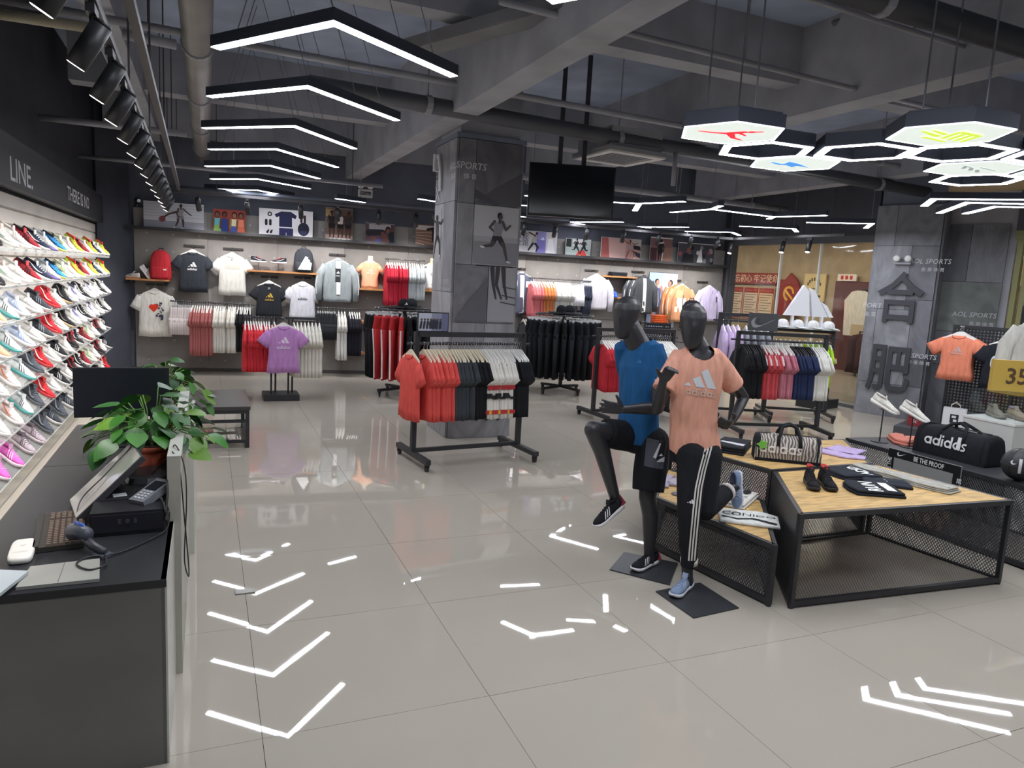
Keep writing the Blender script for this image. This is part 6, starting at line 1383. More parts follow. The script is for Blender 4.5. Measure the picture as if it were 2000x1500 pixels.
# trousers
b = MB(); torso(b, [(at(.93), .13, .09), (at(.87), .138, .098), (at(.8), .128, .095)], lat)
chain(b, [(hiL, .098), (hiL.lerp(knL, .5), .088), (knL, .073), (knL.lerp(anL, .5), .062), (anL + V((0, 0, .14)), .052)], 16); b.loft([ring(anL + V((0, 0, .16)), (0, 0, -1), .052, 16), ring(anL + V((0, 0, .06)), (0, 0, -1), .05, 16)])
chain(b, [(hiR, .098), (knR, .075), (knR.lerp(anR, .5), .066), (knR.lerp(anR, .78), .058)], 16)
tr_me = keep(remesh(b, .0065, 4, .004), 'track_trousers', fab('#1d1e23')); tr_ = put('track_trousers', tr_me, o); bv = bvh_of(tr_me)
path = [hiL + V((0, 0, .07)) + lat * .1, hiL.lerp(knL, .2) + lat * .07, hiL.lerp(knL, .5) + lat * .05, knL.lerp(hiL, .1) + lat * .04, knL.lerp(anL, .25) + lat * .032, knL.lerp(anL, .5) + lat * .026, knL.lerp(anL, .72) + lat * .022]
for k in range(3):
    q = MB(); P = []
    N_ = 30
    for j in range(N_ + 1):
        t = j / N_ * (len(path) - 1); i = min(int(t), len(path) - 2); p = V(path[i]).lerp(V(path[i + 1]), t - i) - dcam.normalized() * .3
        for s in (0, 1):
            h = bv.ray_cast(p + lat * ((k - 1) * .019 + s * .0105), dcam); P.append((h[0] - dcam.normalized() * .003) if h[0] is not None else p + dcam.normalized() * .3)
    q.add(P, [(2 * j, 2 * j + 1, 2 * j + 3, 2 * j + 2) for j in range(N_) if (P[2 * j] - P[2 * j + 2]).length < .08 and (P[2 * j + 1] - P[2 * j + 3]).length < .08]); q.build('side_stripe', fab('#d9d6cf'), tr_)
A = Art(); A.bars('#e3e3e3', 0, 0, .045, 2); decal(A, 'print', (2.84, 3.6, .585), dcam, bv, tr_, roll=-.15)
q = MB(); c0 = knL.lerp(anL, .72) + V((.012, 0, 0)); q.loft([ring(c0, (0, 0, -1), .056, 16), ring(c0 + V((.002, -.0, -.04)), (0, 0, -1), .057, 16)]); q.build('cuff', fab('#cfcabb'), tr_, True)
q = MB(); d = (anR - knR).normalized(); q.loft([ring(knR.lerp(anR, .74), d, .064, 16), ring(knR.lerp(anR, .84), d, .06, 16)]); q.build('cuff', fab('#cbc2bd'), tr_, True)
BLS = ('#7f91ae', '#dcdde4', '#b9c2d4', '#4a5468', '#9aa9c4', 'bars', 0.)
shoe_at(o, BLS, (2.90, 3.60, .012), (2.665, 3.47, .012), (0, 0, 1), 1.0); shoe_at(o, BLS, (3.385, 3.80, .70), (3.37, 3.76, .455), (-.75, -.35, .0), .95)
mann_base(o, [(2.64, 3.22), (3.0, 3.25), (3.0, 3.63), (2.63, 3.6)], (2.92, 3.6, .008), (2.86, 3.6, .3))
# ---------------- blue shirt, facing left
o = thing('mannequin', 'black running mannequin in a blue tee and black shorts with raised knee', 'mannequin', (0, 0, 0))
lat = V((.25, -.86, 0)).normalized(); fw = V((0, 0, 1)).cross(lat); fw = -fw if fw.x > 0 else fw
cx = V((2.765, 4.16, 0))
shL, shR = V((2.80, 4.04, 1.435)), V((2.715, 4.32, 1.43)); elL, wrL, haL = V((2.775, 3.95, 1.13)), V((2.47, 3.905, 1.135)), V((2.38, 3.905, 1.148)); elR, haR = V((3.0, 4.42, 1.17)), V((2.96, 4.3, 1.02))
hiL, knL, anL = V((2.83, 4.05, .87)), V((2.775, 3.985, .5)), V((2.815, 3.965, .09)); hiR, knR, anR = V((2.78, 4.19, .87)), V((2.372, 4.09, .962)), V((2.60, 4.11, .455))
b = MB(); head(b, (2.63, 4.2, 1.72), fw + V((0, -.25, 0)), 1.85)
chain(b, [((2.66, 4.19, 1.645), .072), ((2.715, 4.18, 1.55), .08), (at(1.48), .08)])
torso(b, [(at(1.53), .09, .06), (at(1.47), .15, .08), (at(1.38), .17, .1), (at(1.25), .155, .1), (at(1.07), .125, .082), (at(.93), .14, .095), (at(.85), .13, .09)], lat)
chain(b, [(shL, .054), (elL, .042)]); chain(b, [(elL, .042), (elL.lerp(wrL, .35), .042), (wrL, .026)]); hand(b, wrL, haL, (.0, -.1, 1), .1, .12, 1.02)
chain(b, [(shR, .054), (elR, .042)]); chain(b, [(elR, .042), (haR, .027)]); hand(b, haR, haR + V((-.05, -.05, -.06)), (0, 0, 1), .1, .6)
chain(b, [(hiL, .09), (knL, .06), (knL.lerp(anL, .3) + V((.02, 0, 0)), .058), (anL, .036), (V((2.815, 3.96, .06)), .04)])
chain(b, [(hiR, .09), (knR, .062), (knR.lerp(anR, .3) + V((.02, .01, 0)), .058), (anR, .036), (anR + V((.01, 0, -.05)), .036)])
put('body', keep(remesh(b, .0055, 5), 'body', BODY), o)
b = MB(); torso(b, [(at(1.575), .065, .062), (at(1.555), .105, .075), (at(1.52), .145, .09), (at(1.47), .175, .106), (at(1.38), .19, .12), (at(1.25), .178, .12), (at(1.08), .158, .106), (at(.97), .165, .115), (at(.88), .172, .122), (at(.85), .168, .118)], lat)
sL, sR = V((2.815, 3.985, 1.255)), V((2.80, 4.38, 1.28))
for p, q in ((shL, sL), (shR, sR)):
    d = q - p; b.loft([ring(p - d * .6, d, .055, 16), ring(p - d * .15, d, .07, 16), ring(p.lerp(q, .35), d, .075, 16), ring(p.lerp(q, .7), d, .074, 16), ring(q, d, .072, 16)])
tb = cut(keep(remesh(b, .0065, 14, .0045), 'tee_shirt', fab('#1f5688')), at(1.585, .03), (.075, .075, .055)); t_ = put('tee_shirt', tb, o); bv = bvh_of(tb)
A = Art(); A.grid('#9fb4d2', [(-.035, -.006), (.035, .004), (.035, .016), (-.035, .006)], 4); decal(A, 'sleeve_stripe', (2.806, 4.0, 1.31), (.58, .8, -.1), bv, t_)
A = Art(); A.bars('#3c76a8', 0, 0, .04, 2); decal(A, 'print', (2.66, 4.05, 1.42), (.6, .8, -.1), bv, t_)
b = MB(); torso(b, [(at(.95), .152, .105), (at(.88), .162, .115), (at(.8), .15, .11)], lat)
b.loft([ring(hiL, knL - hiL, .112, 18), ring(hiL.lerp(knL, .5), knL - hiL, .115, 18), ring(hiL.lerp(knL, .88), knL - hiL, .108, 18)]); b.ell(hiL, (.112, .112, .112)); b.ell(hiR, (.112, .112, .112))
b.loft([ring(hiR, knR - hiR, .108, 18), ring(hiR.lerp(knR, .45), knR - hiR, .105, 18), ring(hiR.lerp(knR, .72), knR - hiR, .1, 18)])
sh_me = keep(remesh(b, .0065, 4, .005), 'shorts', fab('#1a1b20')); s_ = put('shorts', sh_me, o); bv = bvh_of(sh_me)
A = Art(); A.grid('#4a4c54', [(-.1, -.14), (.09, -.16), (.11, .02), (-.1, .05)], 6).grid('#1d1e23', [(-.025, -.09), (.03, -.09), (.025, .03), (-.01, .03)], 4).grid('#c4c4cc', [(-.045, -.075), (-.025, -.085), (.0, .02), (-.01, .02)], 3).grid('#c4c4cc', [(-.02, -.105), (.03, -.105), (.03, -.07), (.0, -.085)], 3).bars('#e3e3e6', .004, -.065, .028, 1)
decal(A, 'side_panel', (2.81, 3.93, .87), (.58, .8, -.1), bv, s_)
BKS = ('#1f2025', '#e4e2e4', '#e4e2e4', '#17171a', '#26262a', 'bars', 0.)
s1 = shoe_at(o, BKS, (2.905, 3.995, .012), (2.645, 3.9, .012), (0, 0, 1), 1.02); s2 = shoe_at(o, BKS, (2.66, 4.10, .405), (2.43, 4.06, .285), (-.4, 0, .9), 1.02)
q = MB(); q.loft([[V((x, y, z)) for y, z in ((-.033, .034), (0, .092), (.033, .034))] for x in (-.137, -.1)]); hm = q.mesh('heel_counter', [fab('#8a3040')])
for s in (s1, s2): put('heel_counter', hm, s, sc=(1.04, 1.02, 1.0))
mann_base(o, [(2.52, 3.99), (2.79, 4.24), (3.06, 3.96), (2.78, 3.66)], (2.87, 4.0, .008), (2.85, 3.97, .3))
# ================================================================ mesh display tables
OSB = mat('#c8a468', .6, 0, 'osb')
def wire_panel(P0, P1, z0, z1, cw=.021, ch=.03, t=.0052):
    """expanded metal between two floor points, open diamond cells"""
    P0, P1 = V((P0[0], P0[1], 0)), V((P1[0], P1[1], 0)); T = (P1 - P0); L = T.length; T.normalize(); N = V((-T.y, T.x, 0)) * .0016
    nx, nz = int(L / cw), int((z1 - z0) / (ch / 2)); cw = L / nx; hz = (z1 - z0) / nz; b = MB(); vs = []; fs = []
    for j in range(nz):
        off0 = (j % 2) * .5; za, zb = z0 + j * hz, z0 + (j + 1) * hz
        for i in range(nx):
            x = (i + .5) * cw; xa = x + (0 if off0 == 0 else 0)
            for s in (-1, 1):
                xb, xt = (x, x + s * cw / 2) if off0 == 0 else (x + s * cw / 2, x)
                A_, B_ = P0 + T * xb + V((0, 0, za)), P0 + T * xt + V((0, 0, zb)); w = T * t
                k = len(vs); vs += [A_ - w * .5 - N, A_ + w * .5 + N, B_ + w * .5 + N, B_ - w * .5 - N]; fs.append((k, k + 1, k + 2, k + 3))
    b.add(vs, fs); return b
MESHM = mat('#46474b', .35, .3)
def display_table(label, Q, h, top, solid=(), skip=()):
    o = thing('display_table', label, 'table', (Q[0][0], Q[0][1], 0)); n = len(Q); Q = [V((x - o.location.x, y - o.location.y, 0)) for x, y in Q]
    c = sum(Q, V((0, 0, 0))) / n; I = [q + (c - q).normalized() * .03 for q in Q]
    b = MB(); b.loft([[q + V((0, 0, h - .018)) for q in I], [q + V((0, 0, h + .001)) for q in I]]); b.build('table_top', top, o)
    for i in range(n):
        a, e = Q[i], Q[(i + 1) % n]; ia, ie = I[i], I[(i + 1) % n]
        b = MB(); b.bar(ia * .35 + a * .65 + V((0, 0, h - .016)), ie * .35 + e * .65 + V((0, 0, h - .016)), .03, .034); b.build('top_rail', BLK, o)
        b = MB(); b.bar(ia * .35 + a * .65 + V((0, 0, .03)), ie * .35 + e * .65 + V((0, 0, .03)), .03, .034); b.build('bottom_rail', BLK, o)
        b = MB(); p = ia * .35 + a * .65; b.bar(p + V((0, 0, .012)), p + V((0, 0, h)), .03, .03); b.cyl(p, p + V((0, 0, .014)), .018, None, 10); b.build('leg', BLK, o)
        if i in solid:
            b = MB(); b.bar((a + e) / 2 * 0 + a.lerp(e, .01) + V((0, 0, h / 2)), a.lerp(e, .99) + V((0, 0, h / 2)), .012, h - .02); b.build('side_panel', mat('#2f3034', .45, 0, 'wear'), o)
        elif i not in skip: wire_panel(ia, ie, .045, h - .03).build('mesh_panel', MESHM, o, kind='stuff')
    b = MB(); b.loft([[q + V((0, 0, .02)) for q in I], [q + V((0, 0, .032)) for q in I]]); b.build('floor_board', mat('#cdc5b8', .2, 0, 'wear'), o)
    return o
TF = [(3.32, 3.16), (5.11, 3.03), (4.98, 4.02), (3.91, 4.02)]
display_table('large display table of wood board on a black mesh cage, nearest the camera', TF, .61, OSB, (3,))
display_table('low display table of wood board on a black mesh cage beside the peach mannequin', [(3.21, 3.22), (3.81, 3.99), (3.62, 4.95), (3.04, 4.28)], .4, OSB, ())
display_table('rear display table of wood board on black mesh under the zebra bag', [(3.92, 4.06), (4.97, 4.06), (5.53, 4.84), (3.68, 5.02)], .61, OSB, ())
display_table('black topped mesh display table at the right edge under the black duffel bag', [(5.58, 2.9), (6.33, 2.9), (6.33, 4.78), (5.58, 4.86)], .62, mat('#36373b', .45, 0, 'wear'), ())
# ---- duffel bags
def duffel(loc, rz, L, H, D, label, body, ends, art, hand_):
    o = thing('duffel_bag', label, 'bag', loc, rz)
    prof = [(-.5, .0), (-.52, .1), (-.5, .55), (-.42, .86), (-.25, .98), (0, 1.02), (.25, .98), (.42, .86), (.5, .55), (.52, .1), (.5, 0)]
    b = MB(); rs = []
    for x, k in ((-.5, .8), (-.485, .93), (-.4, .98), (-.2, 1.0), (0, .97), (.2, 1.0), (.4, .98), (.485, .93), (.5, .8)):
        rs.append([V((x * L, y * D * (.9 + .1 * k), max(0.0, z * H * k * (1 - .04 * sin(x * 9))))) for y, z in prof])
    b.loft(rs); b2 = MB(); b2.v, b2.f, b2.m = b.v, b.f, b.m; bd = b.build('body', body, o, True); bv = BVHTree.FromPolygons(b.v, b.f)
    for s in (-1, 1):
        q = MB(); q.loft([[V((x * L * s, y * D * 1.012 * k, z * H * 1.012 * k + .001)) for y, z in prof] for x, k in ((.505, .8), (.49, .95), (.43, 1.0), (.425, .985))]); q.build('end_panel', ends, o, True)
    q = MB(); q.box((0, 0, .012), (L * .99, D * 1.06, .024)); q.build('base_panel', ends, o)
    for s in (-1, 1):
        q = MB(); P = [(-.16 * L, s * D * .5, H * .62), (-.15 * L, s * D * .4, H * .95), (-.1 * L, s * .03, H * hand_), (.02 * L, s * .025, H * (hand_ + .1)), (.12 * L, s * .03, H * hand_), (.17 * L, s * D * .4, H * .95), (.18 * L, s * D * .5, H * .62)]
        q.tube(P, .014, 8); q.build('handle', fab('#232428'), o, True)
    q = MB(); q.tube([(x * L, 0, H * 1.03) for x in (-.42, -.2, 0, .2, .42)], .005, 6); q.build('zip', mat('#1b1b1e', .5), o)
    if art: art.build('print', front(0), o, bvh=bv, dirn=(0, 1, 0), off=.004)
    return o
A = Art(); A.word('#e2ddd8', -.05, .07, .34)
d1 = duffel((4.285, 4.3, .613), -.62, .5, .2, .22, 'zebra patterned grey duffel bag with black ends and pale wordmark', mat('#8a8480', .85, 0, 'zebra', .2), fab('#1d1e22'), A, 1.35)
q = MB(); q.prism([(.045 * cos(a) * (1 if i % 2 else .6), .045 * sin(a) * (1 if i % 2 else .6)) for i, a in enumerate([2 * pi * k / 10 for k in range(10)])], -.003, .003); q.build('tag', mat('#7fd05a', .5), d1, loc=(-.2, -.122, .13), rot=(.1, 0, 0))
A = Art(); A.word('#dedede', -.02, .09, .4); A.rect('#e3e3e3', .07, .1, .105, .2)
duffel((5.93, 4.02, .623), -pi / 2 + .03, .64, .25, .25, 'black duffel bag with large white wordmark on the black table', fab('#222328'), fab('#1b1c20'), A, 1.12)
# ---- clothes on the tables
def flat_cloth(name, outline, loc, rz, hexc, label, art=None, th=.02, layers=1, seed=0, cat='folded clothes'):
    """garment lying flat: outline in metres, softly wavy top"""
    rnd = random.Random(seed); b = MB(); n = len(outline); P = []
    for i in range(n):                                   # subdivide the outline
        a, c = V(outline[i]), V(outline[(i + 1) % n])
        for k in range(4): P.append(a.lerp(c, k / 4))
    c = sum(P, V((0, 0))) / len(P)
    def R(k, z, w): return [V((c.x + (p.x - c.x) * k, c.y + (p.y - c.y) * k, z + w * sin(p.x * 23 + seed) * sin(p.y * 19 + seed * 2))) for p in P]
    o = None
    for l in range(layers):
        b = MB(); z = l * th; b.loft([R(.985, z, 0), R(1, z + th * .4, .001), R(.99, z + th * .85, .002), R(.9, z + th, .004), R(.6, z + th, .006), R(.25, z + th, .004)])
        me = b.mesh(name, [fab(hexc)], True)
        if l == 0: o = put(name, me, None, loc, rz, None, None, label, cat)
        else: put('fold', me, o, sc=(.97 - .01 * l, .97 - .012 * l, 1))
        last = b
    if art: art.build('print', lambda u, v, t: (u, v, th * layers + t), o, bvh=BVHTree.FromPolygons(last.v, last.f), dirn=(0, 0, -1), off=.003)
    return o
ZT = .6125
TEE = [(-.14, -.2), (.14, -.2), (.15, .1), (.25, .06), (.28, .15), (.15, .25), (.05, .25), (-.05, .25), (-.15, .25), (-.28, .15), (-.25, .06), (-.15, .1)]
flat_cloth('folded_tee', [(x * .9, y) for x, y in TEE], (5.05, 4.43, ZT), 1.9, '#b9a6cf', 'lilac tee laid flat on the rear display table', None, .018, 1, 1)
BOX = [(-.14, -.17), (.14, -.17), (.15, .15), (.05, .18), (-.05, .18), (-.15, .15)]
A = Art(); A.text('#dfe0dc', 'ADID', 0, -.1, .08, 'CENTER', 0, .004, 0, .8)
flat_cloth('folded_tee', BOX, (4.45, 3.8, ZT), 1.35, '#252a33', 'navy black folded tee with white lettering, rear one on the large table', A, .018, 2, 2)
A = Art(); A.text('#e4e4e0', 'RUN', -.02, -.02, .09, 'CENTER', 0, .004, 0, .9); A.rect('#e4e4e0', -.11, -.12, .1, -.06, 3)
flat_cloth('folded_tee', BOX, (4.24, 3.43, ZT), 1.05, '#23272f', 'navy black folded tee with bold white print, front one on the large table', A, .018, 2, 3)
flat_cloth('folded_tee', [(x * .75, y * .9) for x, y in BOX], (4.52, 3.55, ZT), .9, '#262b36', 'plain dark navy folded top between printed tees on the large table', Art().limb('#c9cbd0', (-.02, 0), (.03, .01), .004), .022, 1, 4)
flat_cloth('folded_trousers', [(-.42, .0), (-.3, -.08), (-.05, -.07), (.12, -.13), (.36, -.12), (.37, .06), (.14, .05), (-.02, .08), (-.28, .1), (-.4, .09)], (4.76, 3.6, ZT), -1.3, '#a9a79f', 'light grey folded track trousers on the right of the large table', Art().limb('#dddcd6', (-.3, .02), (-.04, .0), .007).limb('#dddcd6', (-.04, .0), (.34, -.05), .007), .012, 3, 5)
A = Art(); A.text('#2b2c30', 'CONIDO', .0, .0, .055, 'CENTER', .1, 0, 0, 1.1); A.limb('#2b2c30', (-.17, -.05), (-.08, -.09), .012).limb('#2b2c30', (-.08, -.09), (.02, -.05), .01).limb('#2b2c30', (.02, -.05), (.16, -.11), .014)
flat_cloth('folded_tee', [(-.19, -.15), (.19, -.15), (.2, .1), (.1, .15), (-.12, .15), (-.2, .1)], (3.38, 3.66, .403), -.85 + .2, '#d8dad6', 'white folded tee with dark lettering at the front of the low table', A, .02, 1, 6)
rr = random.Random(9); A = Art()
for k in range(9): u, v = rr.uniform(-.15, .12), rr.uniform(-.12, .1); A.limb('#3a3b3e', (u, v), (u + rr.uniform(.03, .09), v + rr.uniform(-.05, .05)), .006)
A.ell('#2b2b2e', .12, -.1, .05, .03)
flat_cloth('folded_tee', [(-.2, -.17), (.2, -.17), (.22, .1), (.1, .17), (-.12, .17), (-.22, .1)], (3.56, 4.08, .403), .6, '#d9d7d0', 'white folded tee with black brush strokes on the low table', A, .02, 2, 7)
flat_cloth('folded_trousers', [(-.22, -.12), (.22, -.14), (.24, .1), (-.2, .14)], (4.08, 4.7, ZT), .75, '#22242a', 'black folded trousers with white panel left of the zebra bag', Art().poly('#cfd0d6', [(-.12, -.1), (-.04, -.11), (.02, .08), (-.03, .1)]), .02, 3, 8)
flat_cloth('folded_tee', [(x * .7, y * .7) for x, y in TEE], (3.42, 4.52, .403), .8, '#b3a9b8', 'grey lilac folded top on the low table behind the mannequin leg', Art().ell('#c8483c', .06, -.08, .03), .02, 1, 10)
b = MB(); b.cyl((0, 0, 0), (0, 0, .006), .055, None, 20); b.build('round_pad', mat('#6a6a6c', .5), None, True, loc=(3.25, 4.27, .402), label='small grey round pad on the low table left of the mannequin leg', cat='pad')
flat_cloth('folded_tee', [(x * .8, y * .8) for x, y in TEE], (6.08, 4.55, .623), .9, '#dd8a78', 'coral tee laid flat on the black table behind the shoe pins', None, .024, 2, 11)
trainer(('#1e1e21', '#232326', '#2d2d31', '#b33a36', '#2c2c30', 'bars', .03), (3.87, 3.62, ZT), -2.15, 'left black trainer with red lining on the large display table'); trainer(('#1e1e21', '#232326', '#2d2d31', '#b33a36', '#2c2c30', 'bars', .03), (3.98, 3.585, ZT), -2.05, 'right black trainer with red tongue tag on the large display table')
for x, y, z, l in ((5.77, 4.66, .93, 'left'), (5.86, 4.42, .9, 'right')):
    b = MB(); b.cyl((0, 0, 0), (0, 0, .006), .075, None, 20); b.cyl((0, 0, 0), (0, 0, z - .625), .006, None, 8); b.box((0, 0, z - .622), (.07, .04, .004)); b.build('shoe_pin', BLK, loc=(x, y, .622), label='%s tall thin black shoe pin on the black table' % l, cat='stand')
    trainer(('#dedcd4', '#e6e5e0', '#cfcdc4', '#d6d4cc', '#eae9e4', 'tick', 0.), (x, y, z + .004), 0, '%s white trainer tilted on a tall pin by the right column' % l, rot=(0, .42, -1.0), sc=1.0)
# slogan frame leaning on the black table
o = thing('slogan_sign', 'grey panel with black slogan border leaning on the black table side', 'sign', (5.5, 4.0, .615), -pi / 2)
b = MB(); b.box((0, 0, .0), (.66, .012, .26)); b.build('panel', mat('#8f908f', .5), o, loc=(0, 0, -.09))
A = Art(); k_ = '#1c1d20'
A.rect(k_, -.33, -.03, .33, .04).rect(k_, -.33, -.22, -.27, .04).rect(k_, .27, -.22, .33, .04)
A.text('#e4e4e4', 'BE THE PROOF', .05, -.018, .04, 'CENTER', 0, .001, 0, .72).swoosh('#e4e4e4', -.2, -.01, .09).text('#e4e4e4', 'BE THE', .31, -.12, .035, 'CENTER', 0, .001, -pi / 2, .8).text('#e4e4e4', 'BE THE', -.29, -.1, .035, 'CENTER', 0, .001, pi / 2, .8)
A.build('lettering', front(-.0065), o)
# ---- balls
def ball(loc, r, label, art):
    o = thing('basketball', label, 'ball', loc); b = MB(); b.ell((0, 0, 0), (r, r, r), 28, 18); m = b.build('skin', mat('#2b2c30', .5, 0, 'speck'), o, True)
    q = MB()
    for rot in (Matrix.Rotation(0, 3, 'X'), Matrix.Rotation(pi / 2, 3, 'X'), Matrix.Rotation(pi / 2, 3, 'Y')):
        q.tube([rot @ V((r * cos(2 * pi * k / 40), r * sin(2 * pi * k / 40), 0)) for k in range(41)], .003, 5)
    q.build('seams', mat('#17181b', .6), o, kind='stuff')
    if art: art.build('print', lambda u, v, t: V((0, 0, 0)) + V((.55, -.83, 0)) * u + V((0, 0, 1)) * v, o, bvh=BVHTree.FromPolygons(b.v, b.f), dirn=(.83, .55, -.1), off=.003)
    b = MB(); b.tube([(loc[0] + .06 * cos(a), loc[1] + .06 * sin(a), .63) for a in [2 * pi * k / 24 for k in range(25)]], .008, 6)
    return o
A = Art(); A.swoosh('#d5d5d8', -.02, .0, .09).grid('#cfd0d2', [(-.012, -.06), (.008, -.06), (.008, .05), (-.012, .05)], 5)
ball((5.69, 3.36, .746), .122, 'black basketball with silver tick on the front corner of the black table', A)
ball((5.98, 3.38, .746), .122, 'black basketball behind the ticked one at the right picture edge', Art().ell('#d5d5d8', -.03, .03, .015))
# ---- white plinth with acrylic case, shoes and yellow sign
o = thing('plinth', 'white display plinth behind the black duffel bag', 'plinth', (6.68, 4.1, 0))
b = MB(); b.box((0, 0, .455), (.56, .46, .91)); b.build('body', mat('#cfd0cb', .5), o)
b = MB(); b.box((0, 0, .92), (.57, .47, .02)); b.build('top', mat('#e3e3df', .4), o)
o = thing('acrylic_case', 'clear acrylic case on the white plinth under the yellow sign', 'case', (6.68, 4.1, .931))
for p, s in (((0, -.22, .12), (.53, .006, .24)), ((0, .22, .12), (.53, .006, .24)), ((-.265, 0, .12), (.006, .44, .24)), ((.265, 0, .12), (.006, .44, .24)), ((0, 0, .243), (.54, .45, .006))):
    q = MB(); q.box(p, s); q.build('pane', ACR, o)
trainer(('#8f8a7d', '#8a877c', '#a9a392', '#7d786d', '#a39d8e', None, 0.), (6.62, 4.18, .931), -2.1, 'grey olive trainer with white tag, left one inside the acrylic case'); trainer(('#b3a28f', '#9a8f84', '#c9b7b9', '#a99bb0', '#c2b2a2', None, 0.), (6.72, 4.05, .931), -2.0, 'beige trainer with lilac collar, right one inside the acrylic case')
o = thing('number_sign', 'yellow sign with big brown number standing on the acrylic case', 'sign', (6.75, 4.09, 1.178), -.5)
b = MB(); b.box((0, 0, .14), (.52, .05, .28)); b.build('board', mat('#c2a24b', .55), o)
A = Art(); A.text('#5a4634', '350', -.0, .07, .14, 'CENTER', 0, .004); A.build('lettering', front(-.026), o)
g_ = Garment('hanging_hoodie', 'hoodie', g_long(.27, .7, .07, 5).mesh('hanging_hoodie', [fab('#d9d7cf')], True), [('print', Art().rect('#d98c4e', .02, -.35, .17, -.2, 4).rect('#e8e2d6', .05, -.32, .14, -.23, 3).mesh('print', front(0), bvh=BVHTree.FromPolygons(g_long(.27, .7, .07, 5).v, g_long(.27, .7, .07, 5).f), dirn=(0, 1, 0)))])
b = MB(); b.bar((7.72, 4.75, 0), (7.72, 4.75, 1.95), .03, .03); b.bar((7.72, 4.75, 1.94), (7.55, 4.4, 1.94), .025, .025); b.box((7.72, 4.75, .02), (.4, .4, .04)); b.build('garment_stand', BLK, label='black stand carrying the white hoodie at the right picture edge', cat='stand')
g_.put((7.57, 4.45, 1.93), -.55, 'white hoodie with orange square print at the right picture edge'); hanger(HW, (7.57, 4.45, 1.93), -.55, 'hanger of the white hoodie at the right picture edge', None)
# ---- black platform with pegboard, coral tees, paper bag
b = MB(); b.box((0, 0, .08), (1.15, 2.3, .16)); b.build('platform', mat('#45464b', .45, 0, 'wear'), loc=(10.1, 6.35, 0), rz=.45, label='low dark platform under the perforated board by the right column', cat='platform')
o = thing('pegboard', 'black perforated display board carrying coral and black tees', 'board', (10.13, 6.5, .162), -1.15)
b = MB(); b.box((0, 0, 1.46), (1.15, .03, .05)); b.box((0, 0, .025), (1.15, .3, .05))
for x in (-.56, .56): b.bar((x, 0, 0), (x, 0, 1.48), .035, .035)
b.build('frame', BLK, o)
P = MB(); n1, n2 = 26, 32
for i in range(n1 + 1): P.box((-.55 + 1.1 * i / n1, 0, .74), (.022, .006, 1.4))
for j in range(n2 + 1): P.box((0, 0, .06 + 1.38 * j / n2), (1.1, .006, .02))
P.build('perforated_sheet', mat('#303136', .5), o, kind='stuff')
A = Art(); A.bars('#b89a98', 0, -.34, .13, 3).rect('#c99384', -.07, -.375, .08, -.35, 3)
cor = tee('#dd8468', 101, A, fit=.018, drop=.35, L=.62, w=.21); cor2 = tee('#d97f63', 102, None, fit=.018, drop=.35, L=.62, w=.21)
hd = V((-.91, -.41, 0))
for i in range(4):
    p = V((9.62, 6.73, 1.62)) - hd * (.06 * i); (cor if i == 0 else cor2).put(p, -1.1, '%s of the coral tees hung on the perforated board' % ('front' if i == 0 else ORD[i + 1]), 'coral tees on the perforated board'); hanger(HW, p, -1.1, 'hanger of the %s coral tee on the perforated board' % ('front' if i == 0 else ORD[i + 1]), 'hangers on the perforated board')
blk3 = tee('#1e2028', 103, Art().ell('#c9ccd2', -.1, -.4, .05, .1), w=.24)
for i in range(3):
    p = V((9.85, 6.22, 1.58)) - hd * (.05 * i); blk3.put(p, -1.1, '%s of the navy black tees hung on the perforated board behind the yellow sign' % ('front' if i == 0 else ORD[i + 1]), 'black tees on the perforated board'); hanger(HW, p, -1.1, 'hanger of the %s navy black tee on the perforated board' % ('front' if i == 0 else ORD[i + 1]), 'hangers on the perforated board')
for c, w_ in (((9.62, 6.73), .4), ((9.85, 6.22), .35)):
    b = MB(); b.bar((c[0], c[1], 1.6), (c[0] + .5, c[1] + .22, 1.6), .014, .014); b.build('hook_arm', BLK, label='chrome black hook arm on the %s half of the perforated board' % ('left' if c[0] < 9.7 else 'right'), cat='hook')
o = thing('paper_bag', 'white paper shopping bag with black square mark on the dark platform', 'bag', (9.4, 6.48, .162), -1.0)
b = MB(); b.loft([[V((x, y, z)) for x, y in ((-.14 * k, -.06 * k), (.14 * k, -.06 * k), (.14 * k, .06 * k), (-.14 * k, .06 * k))] for z, k in ((0, 1), (.37, .99))], 0, True, False); b.build('body', mat('#d6d6da', .6), o)
q = MB()
for s in (-1, 1): q.tube([(-.05, s * .055, .36), (-.055, s * .055, .41), (0, s * .055, .45), (.055, s * .055, .41), (.05, s * .055, .36)], .004, 6)
q.build('handle', mat('#cfcabc', .7), o, kind='stuff')
A = Art(); A.rect('#2e2e34', -.05, .17, .05, .29).rect('#d6d6da', -.03, .24, .02, .27).rect('#d6d6da', -.01, .19, .03, .22).ringd('#a9a9ae', 0, .09, .03, .006); A.build('print', front(-.0605), o)
b = MB(); b.prism([(-.09, 0), (.09, 0), (.09, .14), (0, .2), (-.09, .14)], -.03, .03); o = b.build('gift_box', mat('#8e2c30', .5), loc=(9.45, 7.1, .162), rz=-.9, label='small dark red tag box with white letters beside the right column', cat='box'); Art().text('#e6dede', 'llc', 0, .04, .06).build('lettering', front(-.031), o)
